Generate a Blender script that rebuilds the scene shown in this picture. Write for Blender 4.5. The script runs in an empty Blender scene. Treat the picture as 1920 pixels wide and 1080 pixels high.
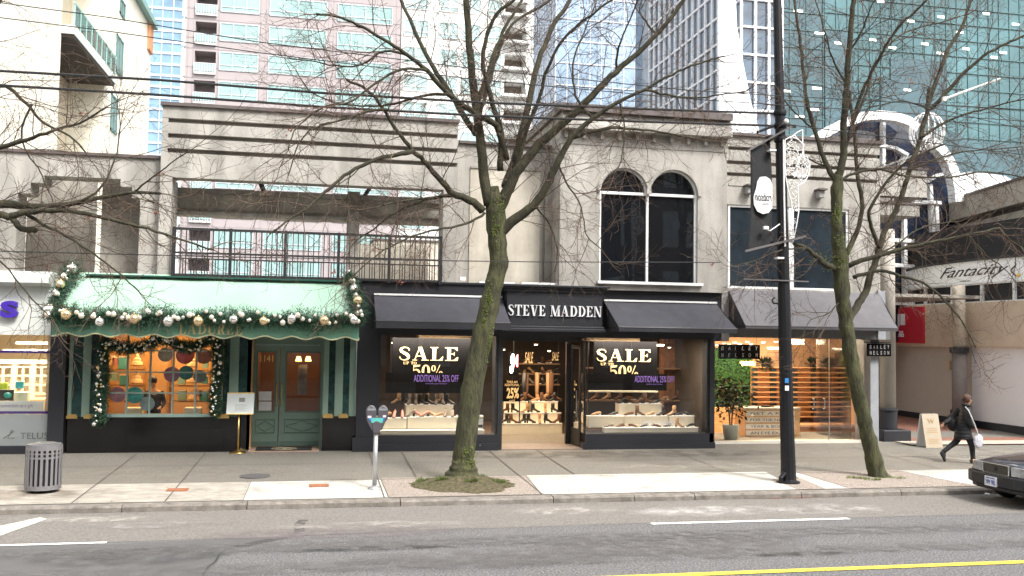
import bpy, math, random
from mathutils import Vector, Matrix, noise
R = math.radians
rnd = random.Random(7)
scene = bpy.context.scene
# ---------------------------------------------------------------- camera
F = 1753.0
cam_d = bpy.data.cameras.new('camera'); cam = bpy.data.objects.new('camera', cam_d)
scene.collection.objects.link(cam); scene.camera = cam
cam_d.sensor_width = 36; cam_d.lens = F * 36 / 1920; cam_d.clip_end = 2000; cam_d.clip_start = .1
CR = Matrix.Rotation(R(-11.475), 4, 'Z') @ Matrix.Rotation(R(90 + 2.92), 4, 'X') @ Matrix.Rotation(R(.87), 4, 'Z')
CP = Vector((0, 0, 3.0))
cam.matrix_world = Matrix.Translation(CP) @ CR
def ray(px, py):
    d = CR.to_3x3() @ Vector(((px - 960) / F, (540 - py) / F, -1)); return d / d.y
def Q(px, py, Y): return CP + ray(px, py) * Y          # survey helper: point seen at a pixel on the plane y = Y
# ---------------------------------------------------------------- world, sun, exposure
w = bpy.data.worlds.new('World'); scene.world = w; w.use_nodes = True
nt = w.node_tree; bg = nt.nodes['Background']
sky = nt.nodes.new('ShaderNodeTexSky'); sky.sky_type = 'NISHITA'; sky.sun_disc = False
sky.sun_elevation = R(50); sky.sun_rotation = R(150); sky.air_density = 1.4; sky.dust_density = 4.0
hs = nt.nodes.new('ShaderNodeHueSaturation'); hs.inputs['Saturation'].default_value = .2
nt.links.new(sky.outputs[0], hs.inputs['Color']); nt.links.new(hs.outputs[0], bg.inputs[0]); bg.inputs[1].default_value = .14
sd = bpy.data.lights.new('sun', 'SUN'); sd.energy = 1.35; sd.angle = R(11); sd.color = (1, .96, .9)
so = bpy.data.objects.new('sun', sd); scene.collection.objects.link(so)
az = R(150); el = R(50)
so.rotation_euler = Vector((math.sin(az) * math.cos(el), math.cos(az) * math.cos(el), math.sin(el))).to_track_quat('Z', 'Y').to_euler()
vs = scene.view_settings; vs.view_transform = 'Standard'; vs.look = 'None'; vs.exposure = 1.5; vs.gamma = 1
# ---------------------------------------------------------------- materials
MATS = {}
def mat(name, col, rough=.6, metal=0, var=.15, scale=3, bump=0, bscale=40, spec=.5, stretch=(1, 1, 1), emit=0, col2=None, coat=0, sharp=(.3, .7), streak=0):
    if name in MATS: return MATS[name]
    m = bpy.data.materials.new(name); m.use_nodes = True; MATS[name] = m
    n = m.node_tree; L = n.links; p = n.nodes['Principled BSDF']
    p.inputs['Roughness'].default_value = rough; p.inputs['Metallic'].default_value = metal
    p.inputs['Specular IOR Level'].default_value = spec; p.inputs['Coat Weight'].default_value = coat
    c = tuple(col) + (1,)
    if emit:
        p.inputs['Emission Color'].default_value = c; p.inputs['Emission Strength'].default_value = emit
    tc = n.nodes.new('ShaderNodeTexCoord'); mp = n.nodes.new('ShaderNodeMapping'); mp.inputs['Scale'].default_value = stretch
    L.new(tc.outputs['Object'], mp.inputs[0])
    if var or col2:
        t = n.nodes.new('ShaderNodeTexNoise'); t.inputs['Scale'].default_value = scale; t.inputs['Detail'].default_value = 6; t.inputs['Roughness'].default_value = .65
        L.new(mp.outputs[0], t.inputs['Vector'])
        r = n.nodes.new('ShaderNodeValToRGB'); r.color_ramp.elements[0].position = sharp[0]; r.color_ramp.elements[1].position = sharp[1]
        a = tuple(max(0, x * (1 - var)) for x in col) + (1,); b = tuple(min(1, x * (1 + var)) for x in col) + (1,)
        if col2: b = tuple(col2) + (1,)
        r.color_ramp.elements[0].color = a; r.color_ramp.elements[1].color = b
        L.new(t.outputs['Fac'], r.inputs[0]); out = r.outputs[0]
        if streak:
            mp2 = n.nodes.new('ShaderNodeMapping'); mp2.inputs['Scale'].default_value = (2.2, 2.2, .35); L.new(tc.outputs['Object'], mp2.inputs[0])
            t2 = n.nodes.new('ShaderNodeTexNoise'); t2.inputs['Scale'].default_value = 1; t2.inputs['Detail'].default_value = 8; L.new(mp2.outputs[0], t2.inputs['Vector'])
            r2 = n.nodes.new('ShaderNodeValToRGB'); r2.color_ramp.elements[0].position = .38; r2.color_ramp.elements[1].position = .6
            r2.color_ramp.elements[0].color = (1 - streak,) * 3 + (1,); r2.color_ramp.elements[1].color = (1, 1, 1, 1); L.new(t2.outputs['Fac'], r2.inputs[0])
            mx = n.nodes.new('ShaderNodeMixRGB'); mx.blend_type = 'MULTIPLY'; mx.inputs[0].default_value = 1; L.new(out, mx.inputs[1]); L.new(r2.outputs[0], mx.inputs[2]); out = mx.outputs[0]
        L.new(out, p.inputs['Base Color'])
    else: p.inputs['Base Color'].default_value = c
    if bump:
        t = n.nodes.new('ShaderNodeTexNoise'); t.inputs['Scale'].default_value = bscale; t.inputs['Detail'].default_value = 4
        L.new(mp.outputs[0], t.inputs['Vector'])
        b = n.nodes.new('ShaderNodeBump'); b.inputs['Strength'].default_value = bump; b.inputs['Distance'].default_value = .035
        L.new(t.outputs['Fac'], b.inputs['Height']); L.new(b.outputs[0], p.inputs['Normal'])
    return m
def glass(name, tint=(1, 1, 1), refl=.0, rough=.0, base=.05):
    if name in MATS: return MATS[name]
    m = bpy.data.materials.new(name); m.use_nodes = True; MATS[name] = m
    n = m.node_tree; L = n.links; n.nodes.remove(n.nodes['Principled BSDF']); o = n.nodes['Material Output']
    t = n.nodes.new('ShaderNodeBsdfTransparent'); t.inputs[0].default_value = tuple(tint) + (1,)
    g = n.nodes.new('ShaderNodeBsdfGlossy'); g.inputs['Roughness'].default_value = rough
    fr = n.nodes.new('ShaderNodeFresnel'); fr.inputs[0].default_value = 1.5
    ad = n.nodes.new('ShaderNodeMath'); ad.operation = 'MULTIPLY_ADD'; ad.inputs[1].default_value = .85; ad.inputs[2].default_value = refl
    L.new(fr.outputs[0], ad.inputs[0])
    mx = n.nodes.new('ShaderNodeMixShader'); L.new(ad.outputs[0], mx.inputs[0]); L.new(t.outputs[0], mx.inputs[1]); L.new(g.outputs[0], mx.inputs[2]); L.new(mx.outputs[0], o.inputs[0])
    return m
# ---------------------------------------------------------------- mesh helpers
class MB:
    def __init__(s): s.v = []; s.f = []
    def box(s, x0, x1, y0, y1, z0, z1):
        if x0 > x1: x0, x1 = x1, x0
        if y0 > y1: y0, y1 = y1, y0
        if z0 > z1: z0, z1 = z1, z0
        b = len(s.v); s.v += [(x0, y0, z0), (x1, y0, z0), (x1, y1, z0), (x0, y1, z0), (x0, y0, z1), (x1, y0, z1), (x1, y1, z1), (x0, y1, z1)]
        s.f += [tuple(b + i for i in q) for q in ((3, 2, 1, 0), (4, 5, 6, 7), (0, 1, 5, 4), (1, 2, 6, 5), (2, 3, 7, 6), (3, 0, 4, 7))]; return s
    def face(s, pts):
        b = len(s.v); s.v += [tuple(p) for p in pts]; s.f.append(tuple(range(b, b + len(pts)))); return s
    def hexa(s, a, b_):     # two quads (4 points each), joined
        b = len(s.v); s.v += [tuple(p) for p in a] + [tuple(p) for p in b_]
        s.f += [tuple(b + i for i in q) for q in ((3, 2, 1, 0), (4, 5, 6, 7), (0, 1, 5, 4), (1, 2, 6, 5), (2, 3, 7, 6), (3, 0, 4, 7))]; return s
    def prism(s, poly, a, b, axis='y'):   # 2-D outline (u, v) extruded along an axis
        def P(u, v, t): return {'y': (u, t, v), 'x': (t, u, v), 'z': (u, v, t)}[axis]
        n = len(poly); k = len(s.v)
        s.v += [P(u, v, a) for u, v in poly] + [P(u, v, b) for u, v in poly]
        s.f.append(tuple(range(k, k + n))); s.f.append(tuple(range(k + 2 * n - 1, k + n - 1, -1)))
        for i in range(n): j = (i + 1) % n; s.f.append((k + i, k + n + i, k + n + j, k + j))
        return s
    def beam(s, p, q, wx, wz=None):       # square bar between two points
        p = Vector(p); q = Vector(q); d = (q - p).normalized(); wz = wz or wx
        u = d.cross(Vector((0, 0, 1)))
        if u.length < .1: u = Vector((1, 0, 0))
        u.normalize(); v = u.cross(d)
        o = [u * wx / 2 + v * wz / 2, -u * wx / 2 + v * wz / 2, -u * wx / 2 - v * wz / 2, u * wx / 2 - v * wz / 2]
        return s.hexa([p + t for t in o], [q + t for t in o])
    def tube(s, pts, rad, n=8, cap=True):
        pts = [Vector(p) for p in pts]
        if not hasattr(rad, '__len__'): rad = [rad] * len(pts)
        k0 = len(s.v); prev = None
        for i, p in enumerate(pts):
            d = (pts[min(i + 1, len(pts) - 1)] - pts[max(i - 1, 0)])
            d = d.normalized() if d.length > 1e-9 else Vector((0, 0, 1))
            if prev is None: u = d.orthogonal().normalized()
            else:
                u = prev - d * prev.dot(d)
                u = u.normalized() if u.length > 1e-6 else d.orthogonal().normalized()
            prev = u; v = d.cross(u)
            for j in range(n):
                a = 2 * math.pi * j / n; s.v.append(tuple(p + (u * math.cos(a) + v * math.sin(a)) * rad[i]))
        for i in range(len(pts) - 1):
            for j in range(n):
                a = k0 + i * n + j; b = k0 + i * n + (j + 1) % n; s.f.append((a, b, b + n, a + n))
        if cap:
            s.f.append(tuple(k0 + j for j in range(n - 1, -1, -1))); s.f.append(tuple(k0 + (len(pts) - 1) * n + j for j in range(n)))
        return s
    def lathe(s, prof, c=(0, 0, 0), n=20):   # profile [(r, z)]
        k = len(s.v); c = Vector(c)
        for r, z in prof:
            for j in range(n): a = 2 * math.pi * j / n; s.v.append((c.x + r * math.cos(a), c.y + r * math.sin(a), c.z + z))
        for i in range(len(prof) - 1):
            for j in range(n): a = k + i * n + j; b = k + i * n + (j + 1) % n; s.f.append((a, b, b + n, a + n))
        s.f.append(tuple(k + j for j in range(n - 1, -1, -1))); s.f.append(tuple(k + (len(prof) - 1) * n + j for j in range(n))); return s
    def ball(s, c, r, n=10, m=7, sz=1):
        k = len(s.v); c = Vector(c); s.v.append((c.x, c.y, c.z - r * sz))
        for i in range(1, m):
            t = math.pi * i / m
            for j in range(n): a = 2 * math.pi * j / n; s.v.append((c.x + r * math.sin(t) * math.cos(a), c.y + r * math.sin(t) * math.sin(a), c.z - r * sz * math.cos(t)))
        s.v.append((c.x, c.y, c.z + r * sz)); e = len(s.v) - 1
        for j in range(n): s.f.append((k, k + 1 + (j + 1) % n, k + 1 + j))
        for i in range(m - 2):
            for j in range(n): a = k + 1 + i * n + j; b = k + 1 + i * n + (j + 1) % n; s.f.append((a, b, b + n, a + n))
        for j in range(n): s.f.append((e, e - n + j, e - n + (j + 1) % n))
        return s
    def split(s, name, m, parent=None, bevel=0):   # each box of the mesh becomes a part of its own
        for i in range(0, len(s.v), 8): b = MB(); b.v = s.v[i:i + 8]; b.f = [tuple(k - i for k in f) for f in s.f if i <= f[0] < i + 8]; o = b.build(name, m, parent, bevel=bevel)
        return o
    def build(s, name, m, parent=None, smooth=False, bevel=0, shift=True):
        me = bpy.data.meshes.new(name); off = Vector((0, 0, 0)); p = parent
        while p is not None: off += p.location; p = p.parent
        me.from_pydata([(x - off.x, y - off.y, z - off.z) for x, y, z in s.v] if (parent and shift) else s.v, [], s.f)
        me.materials.append(m); me.validate(); me.update()
        if smooth:
            for q in me.polygons: q.use_smooth = True
        o = bpy.data.objects.new(name, me); scene.collection.objects.link(o)
        if parent: o.parent = parent
        if bevel:
            b = o.modifiers.new('bevel', 'BEVEL'); b.width = bevel; b.segments = 2; b.limit_method = 'ANGLE'
        return o
def tag(o, label=None, cat=None, group=None, kind=None):
    if label: o['label'] = label
    if cat: o['category'] = cat
    if group: o['group'] = group
    if kind: o['kind'] = kind
    return o
def thing(name, label, cat, loc=(0, 0, 0), group=None):
    o = bpy.data.objects.new(name, None); scene.collection.objects.link(o); o.location = loc; o.empty_display_size = .2
    return tag(o, label, cat, group)
def copy_tree(o, parent=None):
    c = o.copy(); scene.collection.objects.link(c); c.parent = parent
    for ch in o.children: copy_tree(ch, c)
    return c
def bx(name, m, parent, x0, x1, y0, y1, z0, z1, bevel=0): return MB().box(x0, x1, y0, y1, z0, z1).build(name, m, parent, bevel=bevel)
def pxbox(px0, py0, px1, py1, Y):   # rectangle on the plane y=Y given by survey pixels -> x0,x1,z0,z1
    cy = (py0 + py1) / 2; cx = (px0 + px1) / 2
    return Q(px0, cy, Y).x, Q(px1, cy, Y).x, Q(cx, py1, Y).z, Q(cx, py0, Y).z
def pb(name, m, parent, px0, py0, px1, py1, Y, d=.1, bevel=0):
    x0, x1, z0, z1 = pxbox(px0, py0, px1, py1, Y); return bx(name, m, parent, x0, x1, Y, Y + d, z0, z1, bevel)
def text(s, name, m, parent, px0, py0, px1, py1, Y, depth=.01, mirror=False, shear=0, bold=0):
    x0, x1, z0, z1 = pxbox(px0, py0, px1, py1, Y)
    cu = bpy.data.curves.new('t', 'FONT'); cu.body = s; cu.extrude = .02; cu.resolution_u = 3; cu.shear = shear; cu.offset = bold
    o = bpy.data.objects.new('t', cu); scene.collection.objects.link(o); dg = bpy.context.evaluated_depsgraph_get(); dg.update()
    me = bpy.data.meshes.new_from_object(o.evaluated_get(dg)); bpy.data.objects.remove(o)
    xs = [v.co.x for v in me.vertices]; ys = [v.co.y for v in me.vertices]
    mb = MB(); a, b, c, d = min(xs), max(xs), min(ys), max(ys)
    for v in me.vertices:
        u = (v.co.x - a) / (b - a); u = 1 - u if mirror else u
        mb.v.append((x0 + (x1 - x0) * u, Y - depth / 2 - v.co.z * depth * 25, z0 + (z1 - z0) * (v.co.y - c) / (d - c)))
    mb.f = [tuple(p.vertices) for p in me.polygons]; bpy.data.meshes.remove(me)
    return mb.build(name, m, parent)
# a small high-contrast serif alphabet drawn from strokes
def glyph(ch):
    T, t, s = .2, .055, .05; out = []; r = lambda x0, x1, z0, z1: out.append([(x0, z0), (x1, z0), (x1, z1), (x0, z1)])
    def dg(x0, x1, wd, z0=0, z1=1): out.append([(x0, z0), (x0 + wd, z0), (x1 + wd, z1), (x1, z1)])
    def rib(pts, wid):
        n = len(pts); L = []; Rr = []
        for i in range(n):
            a = pts[max(i - 1, 0)]; b = pts[min(i + 1, n - 1)]; dx, dz = b[0] - a[0], b[1] - a[1]; l = math.hypot(dx, dz) or 1
            nx, nz = -dz / l, dx / l; w_ = wid[i] / 2; L.append((pts[i][0] + nx * w_, pts[i][1] + nz * w_)); Rr.append((pts[i][0] - nx * w_, pts[i][1] - nz * w_))
        for i in range(n - 1): out.append([L[i], L[i + 1], Rr[i + 1], Rr[i]])
    def arc(cx, cz, rx, rz, a0, a1, n=14): return [(cx + rx * math.cos(R(a0 + (a1 - a0) * i / n)), cz + rz * math.sin(R(a0 + (a1 - a0) * i / n))) for i in range(n + 1)]
    wv = lambda pts, cx, cz, lo=t, hi=T: None
    def bowl(cx, cz, rx, rz, a0, a1): rib(arc(cx, cz, rx, rz, a0, a1), [t + (T - t) * abs(math.cos(R(a0 + (a1 - a0) * i / 14))) for i in range(15)])
    W = .8
    if ch == 'I': r(.12, .32, 0, 1); r(0, .44, 0, s); r(0, .44, 1 - s, 1); W = .44
    elif ch == 'L': r(.12, .32, 0, 1); r(0, .44, 1 - s, 1); r(0, .7, 0, s); out.append([(.5, s), (.7, s), (.74, .3), (.7, .3)]); W = .76
    elif ch in 'EF':
        r(.12, .32, 0, 1); r(0, .7, 1 - s, 1); out.append([(.52, 1 - s), (.68, .75), (.72, .75), (.7, 1 - s)]); r(.3, .52, .48, .48 + s); out.append([(.46, .5), (.54, .36), (.54, .66)])
        if ch == 'E': r(0, .72, 0, s); out.append([(.5, s), (.72, s), (.76, .28), (.72, .28)])
        else: r(0, .44, 0, s)
        W = .78
    elif ch == 'T': r(.3, .5, 0, 1); r(.18, .62, 0, s); r(0, .8, 1 - s, 1); out.append([(0, 1), (0, .72), (.04, .72), (.2, 1)]); out.append([(.6, 1), (.76, .72), (.8, .72), (.8, 1)]); W = .8
    elif ch == 'A': dg(.1, .4, t); dg(.62, .34, T); r(.2, .66, .3, .3 + s); r(0, .28, 0, s); r(.52, .94, 0, s); W = .94
    elif ch == 'V': dg(.36, .1, T); dg(.46, .74, t); r(0, .42, 1 - s, 1); r(.62, .9, 1 - s, 1); W = .9
    elif ch == 'M': dg(.12, .12, t); dg(.46, .12, T); dg(.52, .88, t); r(.84, 1.04, 0, 1); r(0, .26, 0, s); r(.72, 1.14, 0, s); r(0, .2, 1 - s, 1); r(.94, 1.14, 1 - s, 1); W = 1.14
    elif ch == 'N': dg(.12, .12, t); dg(.66, .1, T); dg(.8, .8, t); r(0, .28, 0, s); r(0, .24, 1 - s, 1); r(.68, .96, 1 - s, 1); W = .94
    elif ch == 'D': r(.12, .32, 0, 1); bowl(.34, .5, .42, .47, -90, 90); r(0, .4, 0, s); r(0, .4, 1 - s, 1); W = .88
    elif ch == 'U': r(.1, .3, .28, 1); rib(arc(.45, .3, .27, .27, 180, 360), [T - (T - t) * i / 14 for i in range(15)]); r(.69, .69 + t, .28, 1); r(0, .42, 1 - s, 1); r(.58, .86, 1 - s, 1); W = .86
    elif ch in 'RP':
        r(.12, .32, 0, 1); bowl(.36, .74, .28, .24, -90, 90); r(0, .42, 0, s); r(0, .4, 1 - s, 1); r(.3, .38, .48, .48 + s)
        if ch == 'R': dg(.58, .34, T, 0, .5); r(.58, .88, 0, s)
        W = .84 if ch == 'R' else .74
    elif ch == 'S':
        P = arc(.36, .74, .26, .235, 35, 200, 12) + arc(.36, .27, .28, .245, 110, 40, 4)[1:] + arc(.36, .27, .28, .245, 30, -150, 12)
        P = [(.6, .72), (.6, .84), (.5, .95), (.36, .975), (.2, .93), (.13, .8), (.17, .67), (.3, .57), (.45, .47), (.56, .35), (.58, .2), (.5, .07), (.34, .025), (.18, .06), (.1, .17), (.08, .3)]
        rib(P, [.03, .05, .055, .06, .1, .15, .17, .19, .2, .18, .15, .1, .06, .055, .05, .03]); W = .7
    elif ch == 'O': bowl(.42, .5, .34, .46, 0, 360) if 0 else rib(arc(.42, .5, .33, .47, 0, 360, 24), [t + (T - t) * abs(math.cos(2 * math.pi * i / 24)) for i in range(25)]); W = .84
    elif ch == '0': rib(arc(.34, .5, .24, .47, 0, 360, 24), [t + (T - t) * abs(math.cos(2 * math.pi * i / 24)) for i in range(25)]); W = .68
    elif ch == '5': out.append([(.1, .8), (.6, .86), (.66, 1), (.1, .98)]); r(.08, .13, .5, 1); rib(arc(.3, .32, .28, .29, 130, -150, 16), [.05 + .13 * math.sin(math.pi * i / 16) for i in range(17)]); W = .68
    elif ch == '%':
        rib(arc(.2, .72, .13, .22, 0, 360, 16), [.04 + .07 * abs(math.cos(2 * math.pi * i / 16)) for i in range(17)]); rib(arc(.8, .25, .13, .22, 0, 360, 16), [.04 + .07 * abs(math.cos(2 * math.pi * i / 16)) for i in range(17)]); dg(.25, .7, .05); W = 1.0
    elif ch == ' ': W = .4
    return out, W
def serif(s, name, m, parent, px0, py0, px1, py1, Y, depth=.012, zcut=None):
    x0, x1, z0, z1 = pxbox(px0, py0, px1, py1, Y); tot = 0; G = []
    for ch in s: g, W = glyph(ch); G.append((tot, g)); tot += W + .09
    tot -= .09; mb = MB(); k = 0
    for o, g in G:
        for poly in g:
            pts = [(x0 + (x1 - x0) * (o + u) / tot, z0 + (z1 - z0) * v) for u, v in poly]
            if zcut is not None: pts = [(u, max(v, z0 + (z1 - z0) * zcut)) for u, v in pts]
            mb.prism(pts, Y - depth - .0004 * (k % 7), Y - .001, 'y'); k += 1
    return mb.build(name, m, parent)
# common materials
WHITE = mat('white_paint', (.8, .8, .78), .4, var=.04)
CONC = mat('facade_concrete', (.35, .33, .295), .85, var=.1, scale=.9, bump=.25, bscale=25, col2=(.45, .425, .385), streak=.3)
CONCD = mat('stained_concrete_and_shade', (.27, .245, .21), .85, var=.2, scale=1.2, bump=.3, bscale=20, col2=(.4, .37, .32), streak=.25)
CONCP = mat('pale_panel', (.5, .45, .37), .85, var=.12, scale=1.6, bump=.2, col2=(.6, .555, .47), streak=.2)
GROOVE = mat('groove_shadow_gap', (.2, .185, .165), .9)
CAP = mat('roof_flashing', (.1, .08, .075), .5, var=.2)
NAVY = mat('charcoal_paint', (.018, .019, .024), .42, var=.12, scale=2)
NAVY2 = mat('charcoal_canvas', (.05, .05, .06), .8, var=.15, scale=4, bump=.15, bscale=60)
BLACKM = mat('black_metal', (.02, .02, .022), .45, var=.3, scale=8)
DGLASS = mat('dark_window_glass', (.008, .009, .011), .02, var=0, spec=1.0)
GLASS = glass('shop_glass')
GOLD = mat('brass', (.75, .52, .2), .3, metal=1, var=.1)
# ================================================================ SETTING
YK, YF = 17.15, 23.3
gz = lambda y: .02 * (y - YK)
def S(px, py):                      # point on the sloping pavement
    d = ray(px, py); t = (-.02 * YK - 3) / (d.z - .02); return CP + d * t
def RD(px, py):
    d = ray(px, py); return CP + d * ((-.12 - 3) / d.z)
ASPH = mat('asphalt', (.1, .097, .098), .9, scale=34, var=.3, bump=.6, bscale=70, col2=(.3, .292, .288), sharp=(.42, .68))
ASPL = mat('worn_asphalt', (.14, .128, .115), .92, scale=24, var=.25, bump=.5, bscale=80, col2=(.26, .24, .215), sharp=(.3, .7))
PAVE = mat('pavement_concrete', (.15, .138, .118), .92, scale=22, var=.25, bump=.5, bscale=90, col2=(.24, .22, .185), sharp=(.25, .75))
SLAB = mat('pale_concrete', (.38, .36, .32), .9, scale=1.6, var=.18, bump=.2, bscale=60, col2=(.58, .56, .51))
SLABW = mat('weathered_pale_concrete', (.30, .265, .22), .9, scale=2.5, var=.2, bump=.2, bscale=60, col2=(.44, .41, .355), stretch=(1, 2, 1))
KERB = mat('kerb_stone', (.13, .115, .098), .9, scale=5, var=.3, bump=.6, bscale=50, col2=(.3, .27, .235), sharp=(.25, .75))
JOINT = mat('joint', (.09, .08, .07), .95, var=0)
GRAV = mat('pink_gravel', (.2, .155, .125), .95, scale=38, bump=1, bscale=60, col2=(.52, .45, .39), sharp=(.35, .65))
def smear(name, col, amt=.7, sc=4, hard=.15, radial=True):
    m = bpy.data.materials.new(name); m.use_nodes = True; n = m.node_tree; L = n.links; p = n.nodes['Principled BSDF']
    p.inputs['Base Color'].default_value = tuple(col) + (1,); p.inputs['Roughness'].default_value = .9
    tc = n.nodes.new('ShaderNodeTexCoord'); t = n.nodes.new('ShaderNodeTexNoise'); t.inputs['Scale'].default_value = sc; t.inputs['Detail'].default_value = 8; L.new(tc.outputs['Object'], t.inputs['Vector'])
    r = n.nodes.new('ShaderNodeValToRGB'); r.color_ramp.elements[0].position = .5 - hard; r.color_ramp.elements[1].position = .5 + hard; r.color_ramp.elements[1].color = (amt,) * 3 + (1,); L.new(t.outputs['Fac'], r.inputs[0])
    out = r.outputs[0]
    if radial:
        mp = n.nodes.new('ShaderNodeMapping'); mp.inputs['Location'].default_value = (-1, -1, 0); mp.inputs['Scale'].default_value = (2, 2, 0); L.new(tc.outputs['Generated'], mp.inputs[0])
        g = n.nodes.new('ShaderNodeTexGradient'); g.gradient_type = 'SPHERICAL'; L.new(mp.outputs[0], g.inputs[0])
        g2 = n.nodes.new('ShaderNodeMath'); g2.operation = 'MULTIPLY'; g2.inputs[1].default_value = 2.2; g2.use_clamp = True; L.new(g.outputs['Fac'], g2.inputs[0])
        mu = n.nodes.new('ShaderNodeMath'); mu.operation = 'MULTIPLY'; L.new(out, mu.inputs[0]); L.new(g2.outputs[0], mu.inputs[1]); out = mu.outputs[0]
    L.new(out, p.inputs['Alpha']); return m
st = lambda o: tag(o, kind='structure')
st(bx('ground', mat('far_ground', (.12, .115, .11), .95), None, -500, 900, -300, 1200, -.6, -.3))
st(bx('road', ASPH, None, -70, 120, 2.5, 17.2, -.3, -.12))
lane = [(-70, 14.85), (-3.2, 14.78), (-1.6, 14.83), (-.4, 14.86), (.5, 14.95), (1.2, 15.02), (2, 15.1), (3.2, 15.06), (4.6, 15.13), (5.4, 15.14), (120, 15.14), (120, 17.14), (-70, 17.14)]
st(MB().face([(x, y, -.116) for x, y in lane]).build('parking_lane', ASPL))
def line(name, x0, x1, y0, y1, m, z=-.110): st(MB().face([(x0, y0, z), (x1, y0, z), (x1, y1, z), (x0, y1, z)]).build(name, m))
def worn(name, col):
    m = smear(name, col, 1, 14, .2, False); n = m.node_tree
    for x in n.nodes:
        if x.type == 'VALTORGB': x.color_ramp.elements[0].position = .12; x.color_ramp.elements[1].position = .46
    return m
WP = worn('worn_white_paint', (.8, .79, .76)); YP = worn('worn_yellow_paint', (.78, .6, .07))
line('white_road_line', 5.5, 9.15, 14.99, 15.12, WP); line('white_road_line', -60, -3.0, 14.7, 14.8, WP); line('yellow_road_line', -2, 90, 11.71, 11.87, YP)
pts = [RD(0, 987), RD(40, 979), RD(75, 971), RD(88, 974), RD(60, 985), RD(30, 995), RD(0, 1006)]
st(MB().face([(p.x, p.y, -.109) for p in pts]).build('road_arrow_marking', worn('faded_marking', (.5, .47, .42))))
for i, (px, py, rx, ry, c) in enumerate([(1330, 958, 1.7, .55, (.5, .48, .45)), (1540, 955, 1.5, .6, (.42, .4, .37)), (1060, 958, 1.2, .5, (.4, .37, .34)), (700, 985, 2.0, .35, (.36, .33, .3)), (160, 975, 1.5, .3, (.4, .37, .33)), (1480, 934, 1.1, .12, (.22, .07, .04)), (300, 985, 1.4, .35, (.3, .28, .26)), (640, 1000, 2.2, .5, (.2, .17, .17)), (1250, 1020, 2.5, .8, (.13, .12, .12)), (250, 1045, 1.6, .6, (.09, .088, .088)), (900, 1050, 2.2, .7, (.14, .13, .13)), (1100, 1010, 16, .45, (.135, .13, .126)), (1000, 1050, 16, .4, (.14, .134, .13)), (700, 1030, 1.2, .16, (.03, .03, .03)), (1500, 1040, .9, .12, (.04, .038, .035))]):
    c0 = RD(px, py); z = -.114 + .0007 * i
    st(MB().face([(c0.x - rx, c0.y - ry, z), (c0.x + rx, c0.y - ry, z), (c0.x + rx, c0.y + ry, z), (c0.x - rx, c0.y + ry, z)]).build('road_stain', smear('road_wear_%d' % i, c, .75, 3 + i % 3)))
def ribbon(pts, wd, z):
    mb = MB()
    for i in range(len(pts) - 1):
        a, b = pts[i], pts[i + 1]; d = (b - a); nrm = Vector((-d.y, d.x, 0)).normalized() * wd / 2
        mb.face([(a.x + nrm.x, a.y + nrm.y, z), (b.x + nrm.x, b.y + nrm.y, z), (b.x - nrm.x, b.y - nrm.y, z), (a.x - nrm.x, a.y - nrm.y, z)])
    return mb
pt = [RD(*p) for p in ((-400, 1030), (0, 1026), (200, 1021), (400, 1012), (556, 1002), (540, 1009), (500, 1017), (450, 1027), (426, 1034), (404, 1058), (382, 1079), (370, 1140), (-400, 1140))]
st(MB().face([(p.x, p.y, -.1165) for p in pt]).build('asphalt_patch', mat('patched_asphalt', (.1, .098, .097), .85, scale=60, var=.2, bump=.3, bscale=90, col2=(.15, .145, .14), sharp=(.4, .7))))
cr = [RD(*p) for p in ((380, 1079), (392, 1062), (403, 1055), (412, 1040), (424, 1030), (450, 1024), (500, 1014), (540, 1006), (562, 998), (560, 985), (570, 975))]
st(ribbon(cr[:6], .03, -.1125).build('road_crack', mat('crack_tar', (.03, .03, .03), .8)))
st(ribbon(cr[5:], .16, -.1135).build('road_tar_seam', smear('tar_seam', (.055, .052, .052), .9, 6, .2, False)))
# kerb in separate stones
mb = MB(); kx = [-70, -22, -15.2, -8.9, Q(228, 960, YK).x, Q(463, 950, YK).x, Q(751, 940, YK).x, Q(1038, 935, YK).x, Q(1190, 935, YK).x, Q(1303, 935, YK).x, Q(1503, 930, YK).x, Q(1690, 930, YK).x, 16.5, 21, 30, 120]
for a, b in zip(kx, kx[1:]):
    dz = rnd.uniform(-.006, .006); mb.prism([(YK, -.25), (YK, -.035 + dz), (YK + .035, dz), (YK + .235, .002 + dz), (YK + .235, -.25)], a + .008, b - .008, 'x')
st(mb.build('kerb', KERB))
st(MB().prism([(YK + .24, 0.0), (26.5, gz(26.5)), (26.5, -.29), (YK + .24, -.29)], -70, 120, 'x').build('sidewalk', PAVE))
st(bx('opposite_sidewalk', PAVE, None, -70, 120, -12, 2.5, -.3, 0))
def patch(name, pts, m, dz=.004): return st(MB().face([(p.x, p.y, gz(p.y) + dz) for p in pts]).build(name, m))
y1 = 19.25; y0 = YK + .25
def strip(name, xa0, xa1, xb0, xb1, m, yy0=y0, yy1=y1, dz=.004): return patch(name, [Vector((xa0, yy0, 0)), Vector((xb0, yy0, 0)), Vector((xb1, yy1, 0)), Vector((xa1, yy1, 0))], m, dz)
X = lambda px, py: S(px, py).x
strip('pale_paving_strip', -70, -70, -1.295, -1.295, SLABW)
strip('pale_paving_slab', -1.28, -1.28, X(727, 932), X(713, 899), SLAB)
strip('pale_paving_slab', X(1010, 922), X(985, 890), X(1483, 914), X(1450, 890), SLAB, yy1=19.5)
strip('pale_paving_slab', X(1525, 915) - .1, X(1494, 889) + .03, X(1583, 913), X(1497, 889) + .05, SLAB, yy1=19.5)
strip('pale_paving_slab', X(1840, 913), X(1703, 888), 60, 60, SLAB, yy1=19.4)
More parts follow.
